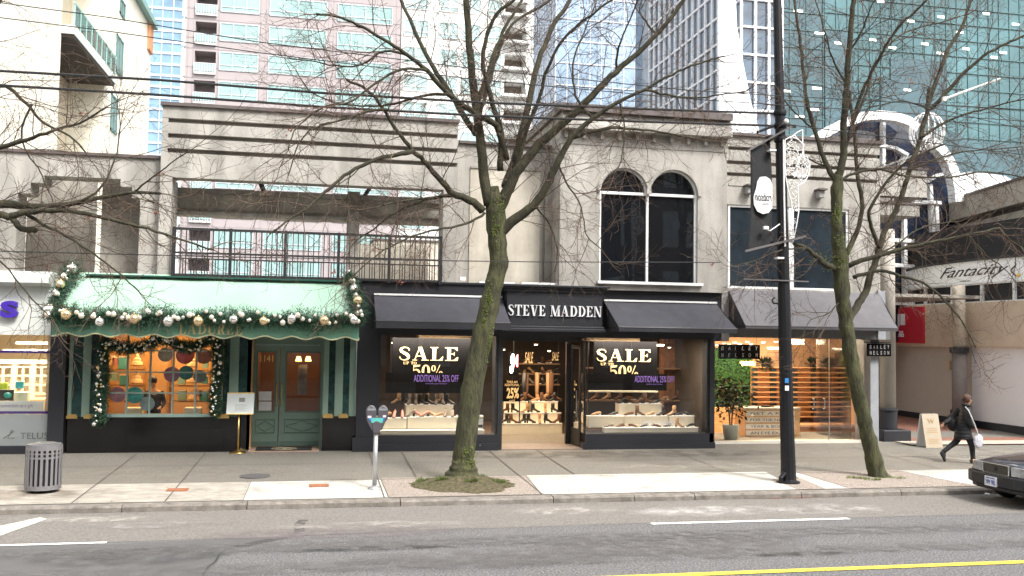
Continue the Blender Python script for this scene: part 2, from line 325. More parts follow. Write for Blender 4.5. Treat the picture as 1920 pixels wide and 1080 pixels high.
strip('tree_pit_gravel', X(727, 932) + .02, X(713, 899) + .02, X(1010, 922) - .03, X(985, 890) - .03, GRAV, yy1=19.45, dz=.005)
strip('tree_pit_gravel', X(1583, 913) + .02, X(1500, 889) + .04, X(1840, 913) - .03, X(1703, 888) - .05, GRAV, yy1=19.45, dz=.005)
strip('pole_base_gravel', X(1483, 914) + .01, X(1450, 900), X(1525, 915) + .2, X(1510, 900), GRAV, yy1=18.6, dz=.0065)
# worn pavement tones
for i, (a, b, c, d, cc, am) in enumerate([(5.5, 19.7, 12, 21.2, (.36, .33, .28), .6), (-9, 19.4, 1, 21.5, (.3, .28, .23), .35), (2, 21.6, 13, 23.1, (.13, .12, .1), .6), (13, 19.6, 22, 22.8, (.34, .31, .26), .55), (-8, 17.6, -3.2, 18.9, (.2, .15, .11), .5)]):
    patch('pavement_stain', [Vector((a, b, 0)), Vector((c, b, 0)), Vector((c, d, 0)), Vector((a, d, 0))], smear('pave_stain_%d' % i, cc, am, 2.2), .0075 + i * .0008)
mb = MB()
for (a, b) in ((X(133, 945), X(257, 860)), (X(310, 940), X(383, 863)), (X(1010, 922), X(977, 892)), (2.0, 2.0), (5.4, 5.4), (8.9, 8.9), (14.2, 14.2), (17.6, 17.6), (-8.2, -8.2), (X(720, 932), X(688, 870))):
    lo, hi = y0, 23.2
    if abs(a - b) < .001: lo = 19.5
    xe = a
    mb.face([(xe - .012, lo, gz(lo) + .0115), (xe + .012, lo, gz(lo) + .0115), (xe + .012, hi, gz(hi) + .0115), (xe - .012, hi, gz(hi) + .0115)])
st(mb.build('pavement_joint', JOINT))
mb = MB()
for y in (y1 + .02, 21.4): mb.face([(-60, y - .012, gz(y) + .012), (60, y - .012, gz(y) + .012), (60, y + .012, gz(y) + .012), (-60, y + .012, gz(y) + .012)])
st(mb.build('pavement_cross_joint', JOINT))
# plaza by the right-hand mall
BR = mat('brick_paving', (.22, .09, .06), .85, scale=6, var=.3, bump=.3, col2=(.33, .16, .11))
st(MB().face([(16.1, 23.3, .145), (60, 23.3, .145), (60, 48, .3), (16.1, 48, .3)]).build('plaza_paving', BR))
mb = MB()
for y, h in ((23.32, .8), (25.6, .35), (27.2, .5)): mb.face([(16.1, y, .158), (50, y, .158), (50, y + h, .162), (16.1, y + h, .162)])
for x in (20.5, 25, 30): mb.face([(x, 23.3, .17), (x + .5, 23.3, .17), (x + 6, 32, .22), (x + 5.5, 32, .22)])
st(mb.build('plaza_paving_band', mat('cream_paving', (.42, .38, .31), .85)))
mb = MB()
for k in range(420):
    x, y = rnd.uniform(-9, 18), rnd.uniform(17.45, 23.1); r_ = rnd.uniform(.008, .024); mb.face([(x + r_ * math.cos(a * 1.05), y + r_ * math.sin(a * 1.05), gz(y) + .0135) for a in range(6)])
st(mb.build('gum_spots', mat('gum_grey', (.11, .1, .09), .9, var=0)))
RUST = mat('rusty_iron', (.25, .09, .04), .8, scale=30, col2=(.38, .16, .08))
for px, py, lab in ((333, 919, 'rusty rectangular utility cover in the pavement below the lattice shop window'), (598, 911, 'rusty rectangular utility cover in the pale slab in front of the green door')):
    c = S(px, py); t = thing('utility_cover', lab, 'utility cover', (c.x, c.y, gz(c.y)), 'rusty utility covers')
    bx('cover_plate', RUST, t, c.x - .19, c.x + .19, c.y - .15, c.y + .15, gz(c.y) - .01, gz(c.y) + .014); 
    mb = MB()
    for k in range(5): mb.box(c.x - .17 + k * .075, c.x - .13 + k * .075, c.y - .12, c.y + .12, gz(c.y) + .0143, gz(c.y) + .02)
    mb.build('cover_rib', RUST, t)
c = S(478, 893); t = MB().lathe([(.3, -.01), (.3, .014), (.27, .017)], (c.x, c.y, gz(c.y)), 28).build('manhole_cover', mat('dark_iron', (.09, .085, .085), .7, var=.2, scale=20), None)
tag(t, 'round dark iron manhole cover set in the grey pavement', 'manhole cover')

# ================================================================ BUILDINGS BEHIND
def extr(t, name, m, pxl, pyt, pxr, pyb, Y, d=.1): return pb(name, m, t, pxl, pyt, pxr, pyb, Y, d)
AQUA = mat('aqua_glass', (.27, .42, .41), .35, var=.3, scale=.25, spec=.35)
# --- pink apartment tower, 90 m away
PINK = mat('pink_masonry', (.35, .31, .312), .8, var=.07, scale=.6)
PINKL = mat('pink_joint', (.3, .265, .267), .8, var=0)
def tower_windows(t, cols, Y, zt, dz, n0, n1, h, frame, paneM, mull=.09, nv=4):
    protos = {}
    for ci, (pa, pb_) in enumerate(cols):
        xa, xb = Q(pa, 100, Y).x, Q(pb_, 100, Y).x
        fr = MB(); nn = max(2, round((xb - xa) / 1.35))
        offs = [xa + (xb - xa) * i / nn for i in range(nn + 1)]
        for x in offs: fr.box(x - mull / 2, x + mull / 2, Y - .10, Y + .2, zt - h, zt)
        for z in (zt, zt - h * .72, zt - h): fr.box(xa, xb, Y - .08, Y + .2, z - mull / 2, z + mull / 2)
        base = fr.build('window', frame, t)
        pn = MB().box(xa, xb, Y - .03, Y + .05, zt - h, zt).build('pane', paneM, base, shift=True)
        for k in range(n0, n1 + 1):
            if k == 0: continue
            c = base.copy(); scene.collection.objects.link(c); c.location.z += k * dz
            q = pn.copy(); scene.collection.objects.link(q); q.parent = c
t = thing('apartment_tower', 'pink masonry apartment tower with aqua windows and dark recessed balconies', 'building', (Q(545, 100, 90).x, 90, -.3))
Y = 90; xl, xr = Q(345, 100, Y).x, Q(750, 100, Y).x
zt = Q(385, 41, Y).z; dz = Q(385, 41, Y).z - Q(385, 96, Y).z; zb = zt - 14 * dz
bl, brr = Q(365, 100, Y).x, Q(405, 100, Y).x
mb = MB().box(xl, bl, Y, Y + 14, -.3, zt + 4 * dz).box(brr, xr, Y, Y + 14, -.3, zt + 4 * dz).box(bl, brr, Y + 2, Y + 14, -.3, zt + 4 * dz)
h = dz * .6
for k in range(-13, 5): mb.box(bl, brr, Y, Y + 2, zt + k * dz, zt + k * dz + dz - h - .35)
mb.build('wall', PINK, t)
mb = MB()
for k in range(-13, 5):
    for f_ in (.06, .36): mb.box(xl, xr, Y - .02, Y, zt + k * dz + dz * f_ * 1.2, zt + k * dz + dz * f_ * 1.2 + .06)
for px in (352, 362, 409, 487, 497, 615, 624, 742): x = Q(px, 100, Y).x; mb.box(x - .03, x + .03, Y - .02, Y, 0, zt + 4 * dz)
mb.build('masonry_joint', PINKL, t)
tower_windows(t, [(412, 484), (504, 611), (632, 734)], Y, zt, dz, -11, 3, h, mat('grey_frame', (.45, .5, .52), .5), AQUA)
tower_windows(t, [(341, 346)], Y - .3, zt, dz, -11, 3, h * 1.5, mat('pale_frame', (.7, .75, .75), .5), AQUA)
for k in range(-11, 4):
    z = zt - h + k * dz - .55
    b = MB().box(bl, brr, Y - .25, Y, z, z + .2).build('balcony', mat('pale_slab', (.6, .57, .56), .7), t)
    mb = MB().box(bl, brr, Y - .22, Y - .17, z + 1.0, z + 1.06)
    for i in range(9): x = bl + (brr - bl) * i / 8; mb.box(x - .02, x + .02, Y - .22, Y - .18, z + .2, z + 1.0)
    mb.build('railing', mat('pale_frame', (.7, .75, .75), .5), b)
    MB().box(bl, brr, Y - .2, Y - .185, z + .3, z + .95).build('rail_glass', AQUA, b)
MB().box(xl - .2, xr + .2, Y - .2, Y + 14.2, zt + 4 * dz, zt + 4 * dz + .6).build('roof', PINK, t)
# --- white apartment tower
WT = mat('white_render', (.66, .66, .64), .6, var=.04)
t = thing('apartment_tower', 'white apartment tower with aqua windows standing right behind the big tree crown', 'building', (Q(875, 100, 98).x, 98, -.3))
Y = 98; xl, xr = Q(752, 100, Y).x, Q(1000, 100, Y).x; zt = Q(966, 53, Y).z; dz = zt - Q(966, 103, Y).z; h = dz * .52
bl, brr = Q(946, 100, Y).x, Q(986, 100, Y).x
mb = MB().box(xl, bl, Y, Y + 14, -.3, zt + 4 * dz).box(brr, xr, Y, Y + 14, -.3, zt + 4 * dz).box(bl, brr, Y + 2.2, Y + 14, -.3, zt + 4 * dz)
for k in range(-13, 5): mb.box(bl, brr, Y, Y + 2, zt + k * dz, zt + k * dz + dz - h)
mb.build('wall', WT, t)
mb = MB()
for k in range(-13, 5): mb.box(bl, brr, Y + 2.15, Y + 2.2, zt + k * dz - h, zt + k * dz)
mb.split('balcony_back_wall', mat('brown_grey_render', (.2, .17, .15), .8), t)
tower_windows(t, [(757, 802), (823, 858), (866, 900), (915, 940)], Y, zt, dz, -11, 3, h * 1.15, WT, mat('aqua_glass_pale', (.33, .45, .45), .35, var=.35, scale=.3, spec=.35))
mb = MB(); 
for k in range(-11, 4): mb.box(bl - .3, brr + .3, Y - .8, Y, zt + k * dz - h - .3, zt + k * dz - h)
mb.split('balcony_slab', WT, t)
MB().box(xl - .2, xr + .2, Y - .2, Y + 14.2, zt + 4 * dz, zt + 4 * dz + .6).build('roof', WT, t)
# --- curtain wall towers
def curtain(name, lab, pl, pr, ytop, Y, glassM, mullM, dx, dzs, depth=18, ang=0, mw=.1, hw=.14, ztop=None):
    xl, xr = Q(pl, 100, Y).x, Q(pr, 100, Y).x; W_ = xr - xl; zt = ztop or Q((pl + pr) / 2, ytop, Y).z
    t = thing(name, lab, 'building', ((xl + xr) / 2, Y, -.3))
    MB().box(xl, xr, Y, Y + depth, -.3, zt).build('glazing', glassM, t)
    mb = MB(); n = max(1, round(W_ / dx))
    for i in range(n + 1): x = xl + W_ * i / n; mb.box(x - mw / 2, x + mw / 2, Y - .08, Y - .002, -.3, zt)
    nd = round(depth / dx)
    for i in range(nd + 1):
        y = Y + depth * i / nd
        for xx, s_ in ((xl, -1), (xr, 1)): mb.box(xx, xx + s_ * .07, y - mw / 2, y + mw / 2, -.3, zt)
    mb.build('mullion', mullM, t)
    mb = MB(); z = 0
    while z < zt: mb.box(xl - .11, xr + .11, Y - .11, Y + depth + .05, z, z + hw) if 0 else (mb.box(xl - .1, xr + .1, Y - .12, Y - .001, z, z + hw), mb.box(xl - .1, xl - .001, Y, Y + depth, z, z + hw), mb.box(xr + .001, xr + .1, Y, Y + depth, z, z + hw)); z += dzs
    mb.build('transom', mullM, t)
    MB().box(xl, xr, Y, Y + depth, zt, zt + .4).build('roof', mullM, t)
    return t, xl, xr, zt
BG = mat('sky_blue_glass', (.2, .33, .45), .2, var=.4, scale=.12, spec=.5)
curtain('glass_tower', 'slim blue glass tower left of the pink apartment block', 262, 343, -150, 150, BG, mat('pale_mullion', (.6, .68, .74), .5), 1.5, 1.75, hw=.35, mw=.12)
curtain('glass_tower', 'very pale blue glass tower rising behind the arched window block', 1042, 1232, -150, 135, mat('icy_glass', (.32, .42, .54), .2, var=.25, scale=.1, spec=.5), mat('white_mullion', (.8, .8, .82), .5), 1.7, 3.4)
# dark lattice tower: its left flank recedes away from the street
XW = 40.5; Y0, Y1 = XW / math.tan(R(25.3)), XW / math.tan(R(19.8))
t = thing('glass_tower', 'dark blue office tower with white window lattice and a white flared corner fin', 'building', (XW, Y0, -.3))
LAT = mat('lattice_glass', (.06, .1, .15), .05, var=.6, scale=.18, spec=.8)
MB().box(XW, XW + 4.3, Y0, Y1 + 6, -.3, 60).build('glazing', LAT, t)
mb = MB(); n = 15
for i in range(n + 1): y = Y0 + (Y1 - Y0) * i / n; mb.box(XW - .25, XW - .002, y - .1, y + .1, -.3, 60)
for i in range(22): z = .5 + i * 2.8; mb.box(XW - .2, XW - .001, Y0, Y1, z, z + .22)
mb.build('lattice', mat('white_mullion', (.8, .8, .82), .5), t)
mb = MB()
for i in range(3): x = XW + 1.3 + i * 1.45; mb.box(x - .12, x + .12, Y0 - .3, Y0 - .002, -.3, 60)
for i in range(22):
    z = .5 + i * 2.8; mb.box(XW, XW + 4.3, Y0 - .25, Y0 - .001, z, z + .2)
mb.build('front_lattice', mat('white_mullion', (.8, .8, .82), .5), t)
Yf = Y0 - .9; fin = [(1348, -160), (1377, -60), (1382, 50), (1394, 120), (1408, 190), (1425, 250), (1440, 330), (1348, 330)]
MB().prism([(Q(a, b, Yf).x, Q(a, b, Yf).z) for a, b in fin], Yf, Yf + .5, 'y').build('fin', mat('white_panel', (.78, .79, .8), .5), t)
MB().box(XW, XW + 4.3, Y0, Y1 + 6, 60, 60.4).build('roof', WT, t)
# --- teal office block (wide front parallel to the street)
TEAL = mat('teal_glass', (.07, .15, .165), .12, var=.55, scale=.06, spec=.35)
TEALD = mat('teal_glass_dark_reflection', (.035, .09, .11), .06, var=.4, scale=.15, spec=.6)  # teal glass with the reflection of dark buildings put into its colour
MT = mat('teal_mullion', (.06, .13, .135), .5)
t, xl, xr, zt = curtain('office_block', 'wide teal glass office block filling the upper right background', 1546, 2350, -150, 92, TEAL, MT, 1.36, 1.85, depth=14, mw=.055, hw=.075)
mb = MB(); zz = 0
while zz < zt - 4: mb.box(xl, xr, Y + 40, Y + 40.1, zz, zz + .1) if 0 else None; zz += 4
DP = MB()
x0, x1, z0, z1 = pxbox(1669, 112, 1772, 230, 92); DP.box(x0, x1, 91.86, 91.97, z0, z1)
x0, x1, z0, z1 = pxbox(1650, 150, 1669, 230, 92); DP.box(x0, x1, 91.86, 91.97, z0, z1)
for q4 in ((1546, 60, 1600, 300), (1600, 262, 1925, 372), (1600, 240, 1660, 262), (1700, 246, 1800, 262)): x0, x1, z0, z1 = pxbox(*q4, 92); DP.box(x0, x1, 91.86, 91.97, z0, z1)
DP.build('painted_reflection', TEALD, t)  # dark panels paint reflected buildings onto the teal front
LIT = mat('ceiling_lamp_glow', (1, .97, .88), emit=1.5)
mb = MB()
for (a, b) in ((1572, 80), (1637, 74), (1674, 89), (1735, 82), (1764, 99), (1708, 39), (1652, 2), (1812, 91), (1882, 98), (1865, 107), (1765, 31), (1850, 25), (1702, 168), (1800, 60), (1905, 45)):
    c = Q(a, b, 91.8); mb.box(c.x - .42, c.x + .42, 91.84, 91.89, c.z - .13, c.z + .1)
mb.build('lit_ceiling_lamp', LIT, t)
t, xl, xr, zt = curtain('office_block', 'added block standing in for the dark reflection in the teal glass, behind the street pole and banner', 1385, 1543, -150, 88, TEALD, MT, 1.9, 1.85, depth=14, mw=.09, hw=.1)  # added block: its dark tint imitates buildings reflected in the teal glass
mb = MB()
for (a, b) in ((1497, 20), (1440, 63), (1410, 112), (1443, 125), (1474, 170), (1528, 205), (1537, 62), (1532, 165), (1500, 218)):
    c = Q(a, b, 87.8); mb.box(c.x - .5, c.x + .5, 87.82, 87.87, c.z - .12, c.z + .1)
mb.build('lit_ceiling_lamp', LIT, t)
# low block closing the gaps at the terrace level
t = thing('podium_block', 'low pale building with small dark doorways seen through the terrace railing', 'building', (9, 60, -.3))
x0 = Q(700, 500, 55).x
MB().box(x0, x0 + 9, 55, 60, -.3, Q(760, 452, 55).z).build('wall', CONCP, t)
MB().box(x0 - .1, x0 + 9.1, 54.9, 60, Q(760, 452, 55).z, Q(760, 449, 55).z).build('roof', CAP, t)
# --- cream building, its right flank running away from the street
CRM = mat('cream_stucco', (.82, .78, .66), .85, var=.05, scale=.8, bump=.1)
CRMS = mat('tan_stucco', (.62, .55, .42), .85, var=.06, scale=.8, bump=.1)
t = thing('cream_building', 'tall cream stucco building with glass balcony and teal framed windows', 'building', (-11.4, 25, -.3))
def tanA(px): return math.tan(math.atan((px - 960) / F) + R(11.475))
XC = -10.6
def yat(px): return XC / tanA(px)
def zat(px, py): return Q(px, py, yat(px)).z
ya, yr0, yr1, ye = 24.6, yat(95), yat(180), yat(266)
ztop = zat(266, 52)
MB().box(XC - 14, XC, ya, yr0, -.3, ztop).box(XC - 14, XC, yr1, ye, -.3, ztop).build('wall', CRM, t)
MB().box(XC - 14, XC - 1.6, yr0, yr1, -.3, ztop).build('recess_wall', CRMS, t)
MB().box(XC - 14.1, XC + .12, ye - 1.2, ye + .1, ztop - 1.6, ztop).build('orange_parapet', mat('orange_stucco', (.6, .27, .13), .8), t)
MB().box(XC - 14.3, XC + .35, ya - .2, ye + .3, ztop, ztop + .35).build('roof', mat('teal_flashing', (.2, .36, .34), .5), t)
TF = mat('teal_frame', (.09, .2, .19), .5)
zs = zat(180, 135)
b = MB().box(XC - 1.6, XC + .5, yr0 - .1, yr1 + .2, zs - .5, zs - .15).build('balcony', mat('pale_steel', (.6, .63, .6), .6), t)
MB().box(XC - 1.6, XC + .45, yr0, yr1 + .1, zs - .62, zs - .505).build('soffit', mat('soffit_brown', (.06, .05, .045), .9), b)
mb = MB().box(XC + .44, XC + .5, yr0 - .1, yr1 + .2, zs + .75, zs + .82)
for i in range(9): y = yr0 + (yr1 - yr0) * i / 8; mb.box(XC + .44, XC + .5, y - .04, y + .04, zs - .15, zs + .75)
mb.build('railing', mat('green_rail', (.3, .5, .45), .5), b)
MB().box(XC + .46, XC + .48, yr0, yr1, zs - .05, zs + .7).build('rail_glass', glass('green_glass', (.6, .85, .8), .1), b)
for pa, pb_, ytp, ybt in ((200, 213, 70, 140), (194, 206, 180, 248), (204, 214, 0, 30)):
    y0_, y1_ = yat(pa), yat(pb_); z1 = zat((pa + pb_) / 2, ytp); z0 = zat((pa + pb_) / 2, ybt)
    fr = MB().box(XC, XC + .05, y0_, y1_, z0, z0 + .1).box(XC, XC + .05, y0_, y1_, z1 - .1, z1).box(XC, XC + .05, y0_, y0_ + .12, z0, z1).box(XC, XC + .05, y1_ - .12, y1_, z0, z1).box(XC, XC + .05, (y0_ + y1_) / 2 - .05, (y0_ + y1_) / 2 + .05, z0, z1).build('window', TF, t)
    MB().box(XC, XC + .02, y0_ + .1, y1_ - .1, z0 + .1, z1 - .1).build('pane', mat('grey_green_glass', (.16, .24, .23), .15, var=.2), fr)
for z1 in (zs - 1.3, zs - 4.3, zs - 7.3):
    fr = MB().box(XC - 1.6, XC - 1.5, yr0 + .3, yr0 + 1.6, z1 - 1.7, z1).build('recess_window', TF, t)
    MB().box(XC - 1.5, XC - 1.47, yr0 + .4, yr0 + 1.5, z1 - 1.6, z1 - .1).build('pane', mat('grey_green_glass', (.16, .24, .23), .15, var=.2), fr)
# --- row on the camera's side of the street, seen only in the shop-window reflections
t = thing('brick_building', 'dark building row across the street, mirrored faintly in the shop windows', 'building', (0, -12, 0))
MB().box(-60, 90, -22, -12, 0, 21).build('wall', mat('dark_brick', (.1, .075, .06), .9, scale=2), t)
mb = MB()
for i in range(36):
    for k in range(5): mb.box(-58 + i * 4, -56 + i * 4, -12, -11.9, 1 + k * 4, 3.4 + k * 4)
mb.build('glazing', mat('grey_glass', (.3, .33, .35), .1), t)
# ================================================================ FRONT ROW: CONCRETE UPPER FLOORS
Z0 = .1                                    # shop floor level
def wallbox(mb, px0, py0, px1, py1, Y, d): x0, x1, z0, z1 = pxbox(px0, py0, px1, py1, Y); mb.box(x0, x1, Y, Y + d, z0, z1); return x0, x1, z0, z1
# stepped-arch wall at the far left
t = thing('arcade_wall', 'grey concrete terrace wall with stepped opening above the white shop and green awning', 'wall', (-8, 23.6, Z0))
Y = 23.6; zt = Q(150, 291, Y).z; zb = Q(150, 517, Y).z; gx = lambda px: Q(px, 400, Y).x; gzz = lambda px, py: Q(px, py, Y).z
z1, z2, z3 = gzz(150, 332), gzz(235, 350), gzz(250, 371)
out = [(gx(-160), zb), (gx(-160), zt), (gx(299), zt), (gx(299), zb), (gx(262), zb), (gx(262), z3), (gx(246), z3), (gx(246), z2), (gx(224), z2), (gx(224), z1), (gx(80), z1), (gx(80), z2), (gx(55), z2), (gx(55), z3), (gx(32), z3), (gx(32), zb)]
MB().prism(out, Y, Y + .7, 'y').build('wall', CONC, t)
MB().box(gx(-160), gx(299) - .02, Y - .06, Y + .76, zt + .001, zt + .07).build('coping', CAP, t)
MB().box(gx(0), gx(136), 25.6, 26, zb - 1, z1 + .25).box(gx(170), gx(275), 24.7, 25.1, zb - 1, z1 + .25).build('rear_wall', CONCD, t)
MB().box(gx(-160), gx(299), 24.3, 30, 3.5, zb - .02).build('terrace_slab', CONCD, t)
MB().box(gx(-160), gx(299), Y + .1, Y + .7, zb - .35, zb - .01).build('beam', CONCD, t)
# pergola facade with grooves, opening, cross beam
t = thing('terrace_facade', 'tall grooved concrete facade with wide terrace opening above the green awning', 'building', (1, YF, Z0))
Y = YF; gx = lambda px: Q(px, 400, Y).x
xa, xb, xc, xd = gx(298), gx(321), gx(831), gx(857)
zt = Q(580, 214, Y).z; zo = Q(580, 344, Y).z; zb = Q(580, 520, Y).z - .35
MB().box(xa, xd, Y + .12, Y + .42, zo + .35, zt - .02).build('groove_back', GROOVE, t)
g1, g2, g3 = Q(580, 240, Y).z, Q(580, 268, Y).z, Q(580, 295, Y).z
mb = MB(); gap = .055
mb.box(xa, xd, Y, Y + .5, g1 + gap, zt).box(xa, xd, Y, Y + .118, g2 + gap, g1 - gap).box(xa, xd, Y, Y + .118, g3 + gap, g2 - gap).box(xa, xd, Y, Y + .45, zo, g3 - gap)
mb.box(xa, xb, Y + .001, Y + .9, zb, zo).box(xc, xd, Y + .001, Y + .9, zb, zo)
mb.box(xa, xa + .14, Y + .001, Y + .9, zo, zt - .3)
mb.build('wall', CONC, t)
MB().box(xa - .04, xd + .02, Y - .07, Y + 1, zt + .001, zt + .08).build('coping', CAP, t)
Yb = Y + 1.3
x0, x1, z0, z1 = pxbox(300, 369, 880, 405, Yb); zbt = Q(570, 372, Yb).z; zbb = Q(570, 411, Yb).z
MB().box(x0, x1, Yb, Yb + .5, zbb, zbt).build('cross_beam', mat('beam_concrete', (.6, .56, .5), .85, var=.15, scale=1.2, streak=.3), t)
MB().box(x0, x1, Yb - .12, Yb + .6, zbt + .001, zbt + .13).build('beam_ledge', CONC, t)
MB().box(x0, x1, Yb - .03, Yb - .001, zbb + .1, zbb + .16).build('beam_moulding', CONCD, t)
cx0, cx1 = Q(650, 450, Yb - .25).x, Q(673, 450, Yb - .25).x
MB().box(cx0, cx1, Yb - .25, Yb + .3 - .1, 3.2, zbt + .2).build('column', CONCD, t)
MB().beam(Q(487, 340, Yb), Q(500, 370, Yb), .07, .12).build('brace', BLACKM, t); MB().beam(Q(694, 352, Yb), Q(680, 372, Yb), .06, .1).build('brace', BLACKM, t)
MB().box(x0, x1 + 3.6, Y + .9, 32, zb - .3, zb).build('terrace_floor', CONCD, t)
MB().box(gx(674), gx(835), 27, 27.3, zb, Q(750, 459, 27).z).build('low_wall', CONCP, t)
# roof-terrace railing
t = thing('terrace_railing', 'black metal railing with double midrail on the terrace edge above the awnings', 'railing', (gx(575), Y - .1, zb))
Yr = Y - .12; ra, rb = Q(323, 470, Yr).x, Q(829, 480, Yr).x; zr = lambda py: Q(575, py, Yr).z
zt_, zm, zbm, zm2 = zr(435.5), zr(479), zr(519), zr(490)
MB().box(ra, rb, Yr - .03, Yr + .03, zt_ - .05, zt_ + .01).build('top_rail', BLACKM, t)
MB().box(ra, rb, Yr - .02, Yr + .02, zm - .045, zm).box(ra, rb, Yr - .02, Yr + .02, zm2 - .03, zm2).box(ra, rb, Yr - .02, Yr + .02, zbm - .06, zbm).build('mid_rail', BLACKM, t)
for px in (325, 432, 535, 635, 730, 826): x = Q(px, 470, Yr).x; bx('railing_post', BLACKM, t, x - .035, x + .035, Yr - .035, Yr + .035, zbm - .1, zt_ + .02)
mb = MB(); n = 52
for i in range(n): x = ra + (rb - ra) * (i + .5) / n; mb.box(x - .011, x + .011, Yr - .011, Yr + .011, zbm, zt_ - .05)
for i in range(n): x = ra + (rb - ra) * (i + 1.0) / n; mb.box(x - .011, x + .011, Yr - .011, Yr + .011, zbm, zm2) if i % 2 else None
o = mb.build('baluster', BLACKM, t); o['kind'] = 'stuff'
MB().box(gx(170), gx(648), Y - .3, Y - .05, zbm - .11, zbm - .075).build('green_flashing', mat('dark_green_paint', (.008, .07, .045), .6), t)
# recessed wall between terrace and arched block
t = thing('recessed_wall', 'recessed beige concrete wall with tall panel behind the big tree trunk', 'wall', (5.8, 24, Z0))
Y = 24.05; gx = lambda px: Q(px, 400, Y).x; zt = Q(950, 274, Y).z; zb = Q(950, 526, Y).z - .4
MB().box(gx(853), gx(1060), Y, Y + .6, zb, zt).build('wall', CONC, t)
MB().box(gx(853), gx(1060), Y - .08, Y + .65, zt + .001, zt + .07).build('coping', CAP, t)
x0, x1, z0, z1 = pxbox(880, 315, 1016, 526, Y)
MB().box(x0, x1, Y - .03, Y - .001, zb, z1).build('panel', CONCP, t)
MB().box(x0, x1, Y - .06, Y - .031, z1 - .05, z1).box(x1 - .06, x1, Y - .06, Y - .031, zb, z1 - .05).build('panel_trim', CONCD, t)
x0, x1, z0, z1 = pxbox(1020, 352, 1048, 526, Y)
MB().box(x0, x1, Y - .12, Y - .001, zb, z1).build('painted_shadow_strip', CONCD, t)  # dark box paints the shadow that falls beside the panel
bx('lamp', WHITE, t, Q(868, 523, 23.2).x - .07, Q(868, 523, 23.2).x + .07, 23.2, 23.35, Q(868, 526, 23.2).z, Q(868, 519, 23.2).z)
# arched block
t = thing('arched_block', 'concrete block with twin arched dark windows under a bracketed cornice', 'building', (8, 23.1, Z0))
Y = 23.1; gx = lambda px, py=400: Q(px, py, Y).x; gz_ = lambda px, py: Q(px, py, Y).z
xl, xr = gx(1050), gx(1363); ztw = gz_(1200, 277); zb = gz_(1200, 545)
a0, a1, a2, a3 = gx(1124, 450), gx(1213, 450), gx(1218, 450), gx(1308, 450)
zsill, zspr = gz_(1216, 529), gz_(1216, 364)
mid = (a1 + a2) / 2
def archpts(x0, x1, zs, n=16, k=1.0):
    c = (x0 + x1) / 2; r = (x1 - x0) / 2; return [(c - r * math.cos(math.pi * i / n), zs + r * k * math.sin(math.pi * i / n)) for i in range(n + 1)]
# wall around the twin arches: left, right, below and above pieces
AR = archpts(a0, mid - .02, zspr); AL2 = archpts(mid + .02, a3, zspr)
mb = MB(); D = .35
mb.prism([(xl, zb), (a0, zb), (a0, zspr)] + AR[1:9] + [(AR[8][0], ztw), (xl, ztw)], Y, Y + D, 'y')
mb.prism([(AR[8][0], ztw)] + AR[8:] + [(mid, zspr - .05)] + AL2[:9] + [(AL2[8][0], ztw)], Y, Y + D, 'y')
mb.prism([(AL2[8][0], ztw)] + AL2[8:] + [(a3, zb), (xr, zb), (xr, ztw)], Y, Y + D, 'y')
mb.box(a0, a3, Y, Y + D, zb, zsill)
mb.box(xl, xl + .3, Y + D, Y + 6, zb, ztw).box(xr - .3, xr, Y + D, Y + 6, zb, ztw)
mb.build('wall', CONC, t)
for P, nm in ((archpts(a0 - .0, mid - .02, zspr, 18), 0), (archpts(mid + .02, a3, zspr, 18), 1)):
    c = ((P[0][0] + P[-1][0]) / 2, zspr); O = [((x - c[0]) * 1.13 + c[0], (z - c[1]) * 1.13 + c[1]) for x, z in P]
    mb = MB()
    for i in range(18): mb.hexa([(P[i][0], Y - .05 - nm * .002, P[i][1]), (P[i + 1][0], Y - .05 - nm * .002, P[i + 1][1]), (O[i + 1][0], Y - .05 - nm * .002, O[i + 1][1]), (O[i][0], Y - .05 - nm * .002, O[i][1])], [(P[i][0], Y - .001, P[i][1]), (P[i + 1][0], Y - .001, P[i + 1][1]), (O[i + 1][0], Y - .001, O[i + 1][1]), (O[i][0], Y - .001, O[i][1])])
    mb.build('archivolt', CONC, t)
WF = mat('white_frame', (.75, .75, .74), .45, var=.05)
fr = MB(); Yg = Y + .14
for x in (a0 + .03, mid, a3 - .03): fr.box(x - .03, x + .03, Yg - .06, Yg + .02, zsill, zspr)
fr.box(a0, a3, Yg - .065, Yg + .02, zspr - .03, zspr + .04)
fr.box(a0 - .06, a3 + .12, Y - .12, Y + .3, zsill - .07, zsill)
for P in (AR, AL2):
    c = ((P[0][0] + P[-1][0]) / 2, zspr); I = [((x - c[0]) * .94 + c[0], (z - c[1]) * .94 + c[1]) for x, z in P]
    for i in range(16): fr.hexa([(P[i][0], Yg - .06, P[i][1]), (P[i + 1][0], Yg - .06, P[i + 1][1]), (I[i + 1][0], Yg - .06, I[i + 1][1]), (I[i][0], Yg - .06, I[i][1])], [(P[i][0], Yg, P[i][1]), (P[i + 1][0], Yg, P[i + 1][1]), (I[i + 1][0], Yg, I[i + 1][1]), (I[i][0], Yg, I[i][1])])
fr = fr.build('arched_window', WF, t)
MB().box(a0, a3, Yg, Yg + .05, zsill, zspr).prism(AR, Yg, Yg + .05, 'y').prism(AL2, Yg + .001, Yg + .051, 'y').build('pane', DGLASS, fr)
zc0, zc1 = gz_(1200, 252), gz_(1200, 222); zcap0, zcap1 = gz_(1200, 219), gz_(1200, 208)
MB().prism([(Y - .02, ztw + .0), (Y - .02, zc0), (Y - .3, zc0), (Y - .3, zc0 + .12), (Y - .22, zc1), (Y + 6, zc1), (Y + 6, ztw)], xl - .02, xr + .02, 'x').build('cornice', CONC, t)
MB().box(xl - .12, xr + .0, Y - .36, Y + 6.1, zcap0 - .03, zcap1).build('coping', CAP, t)
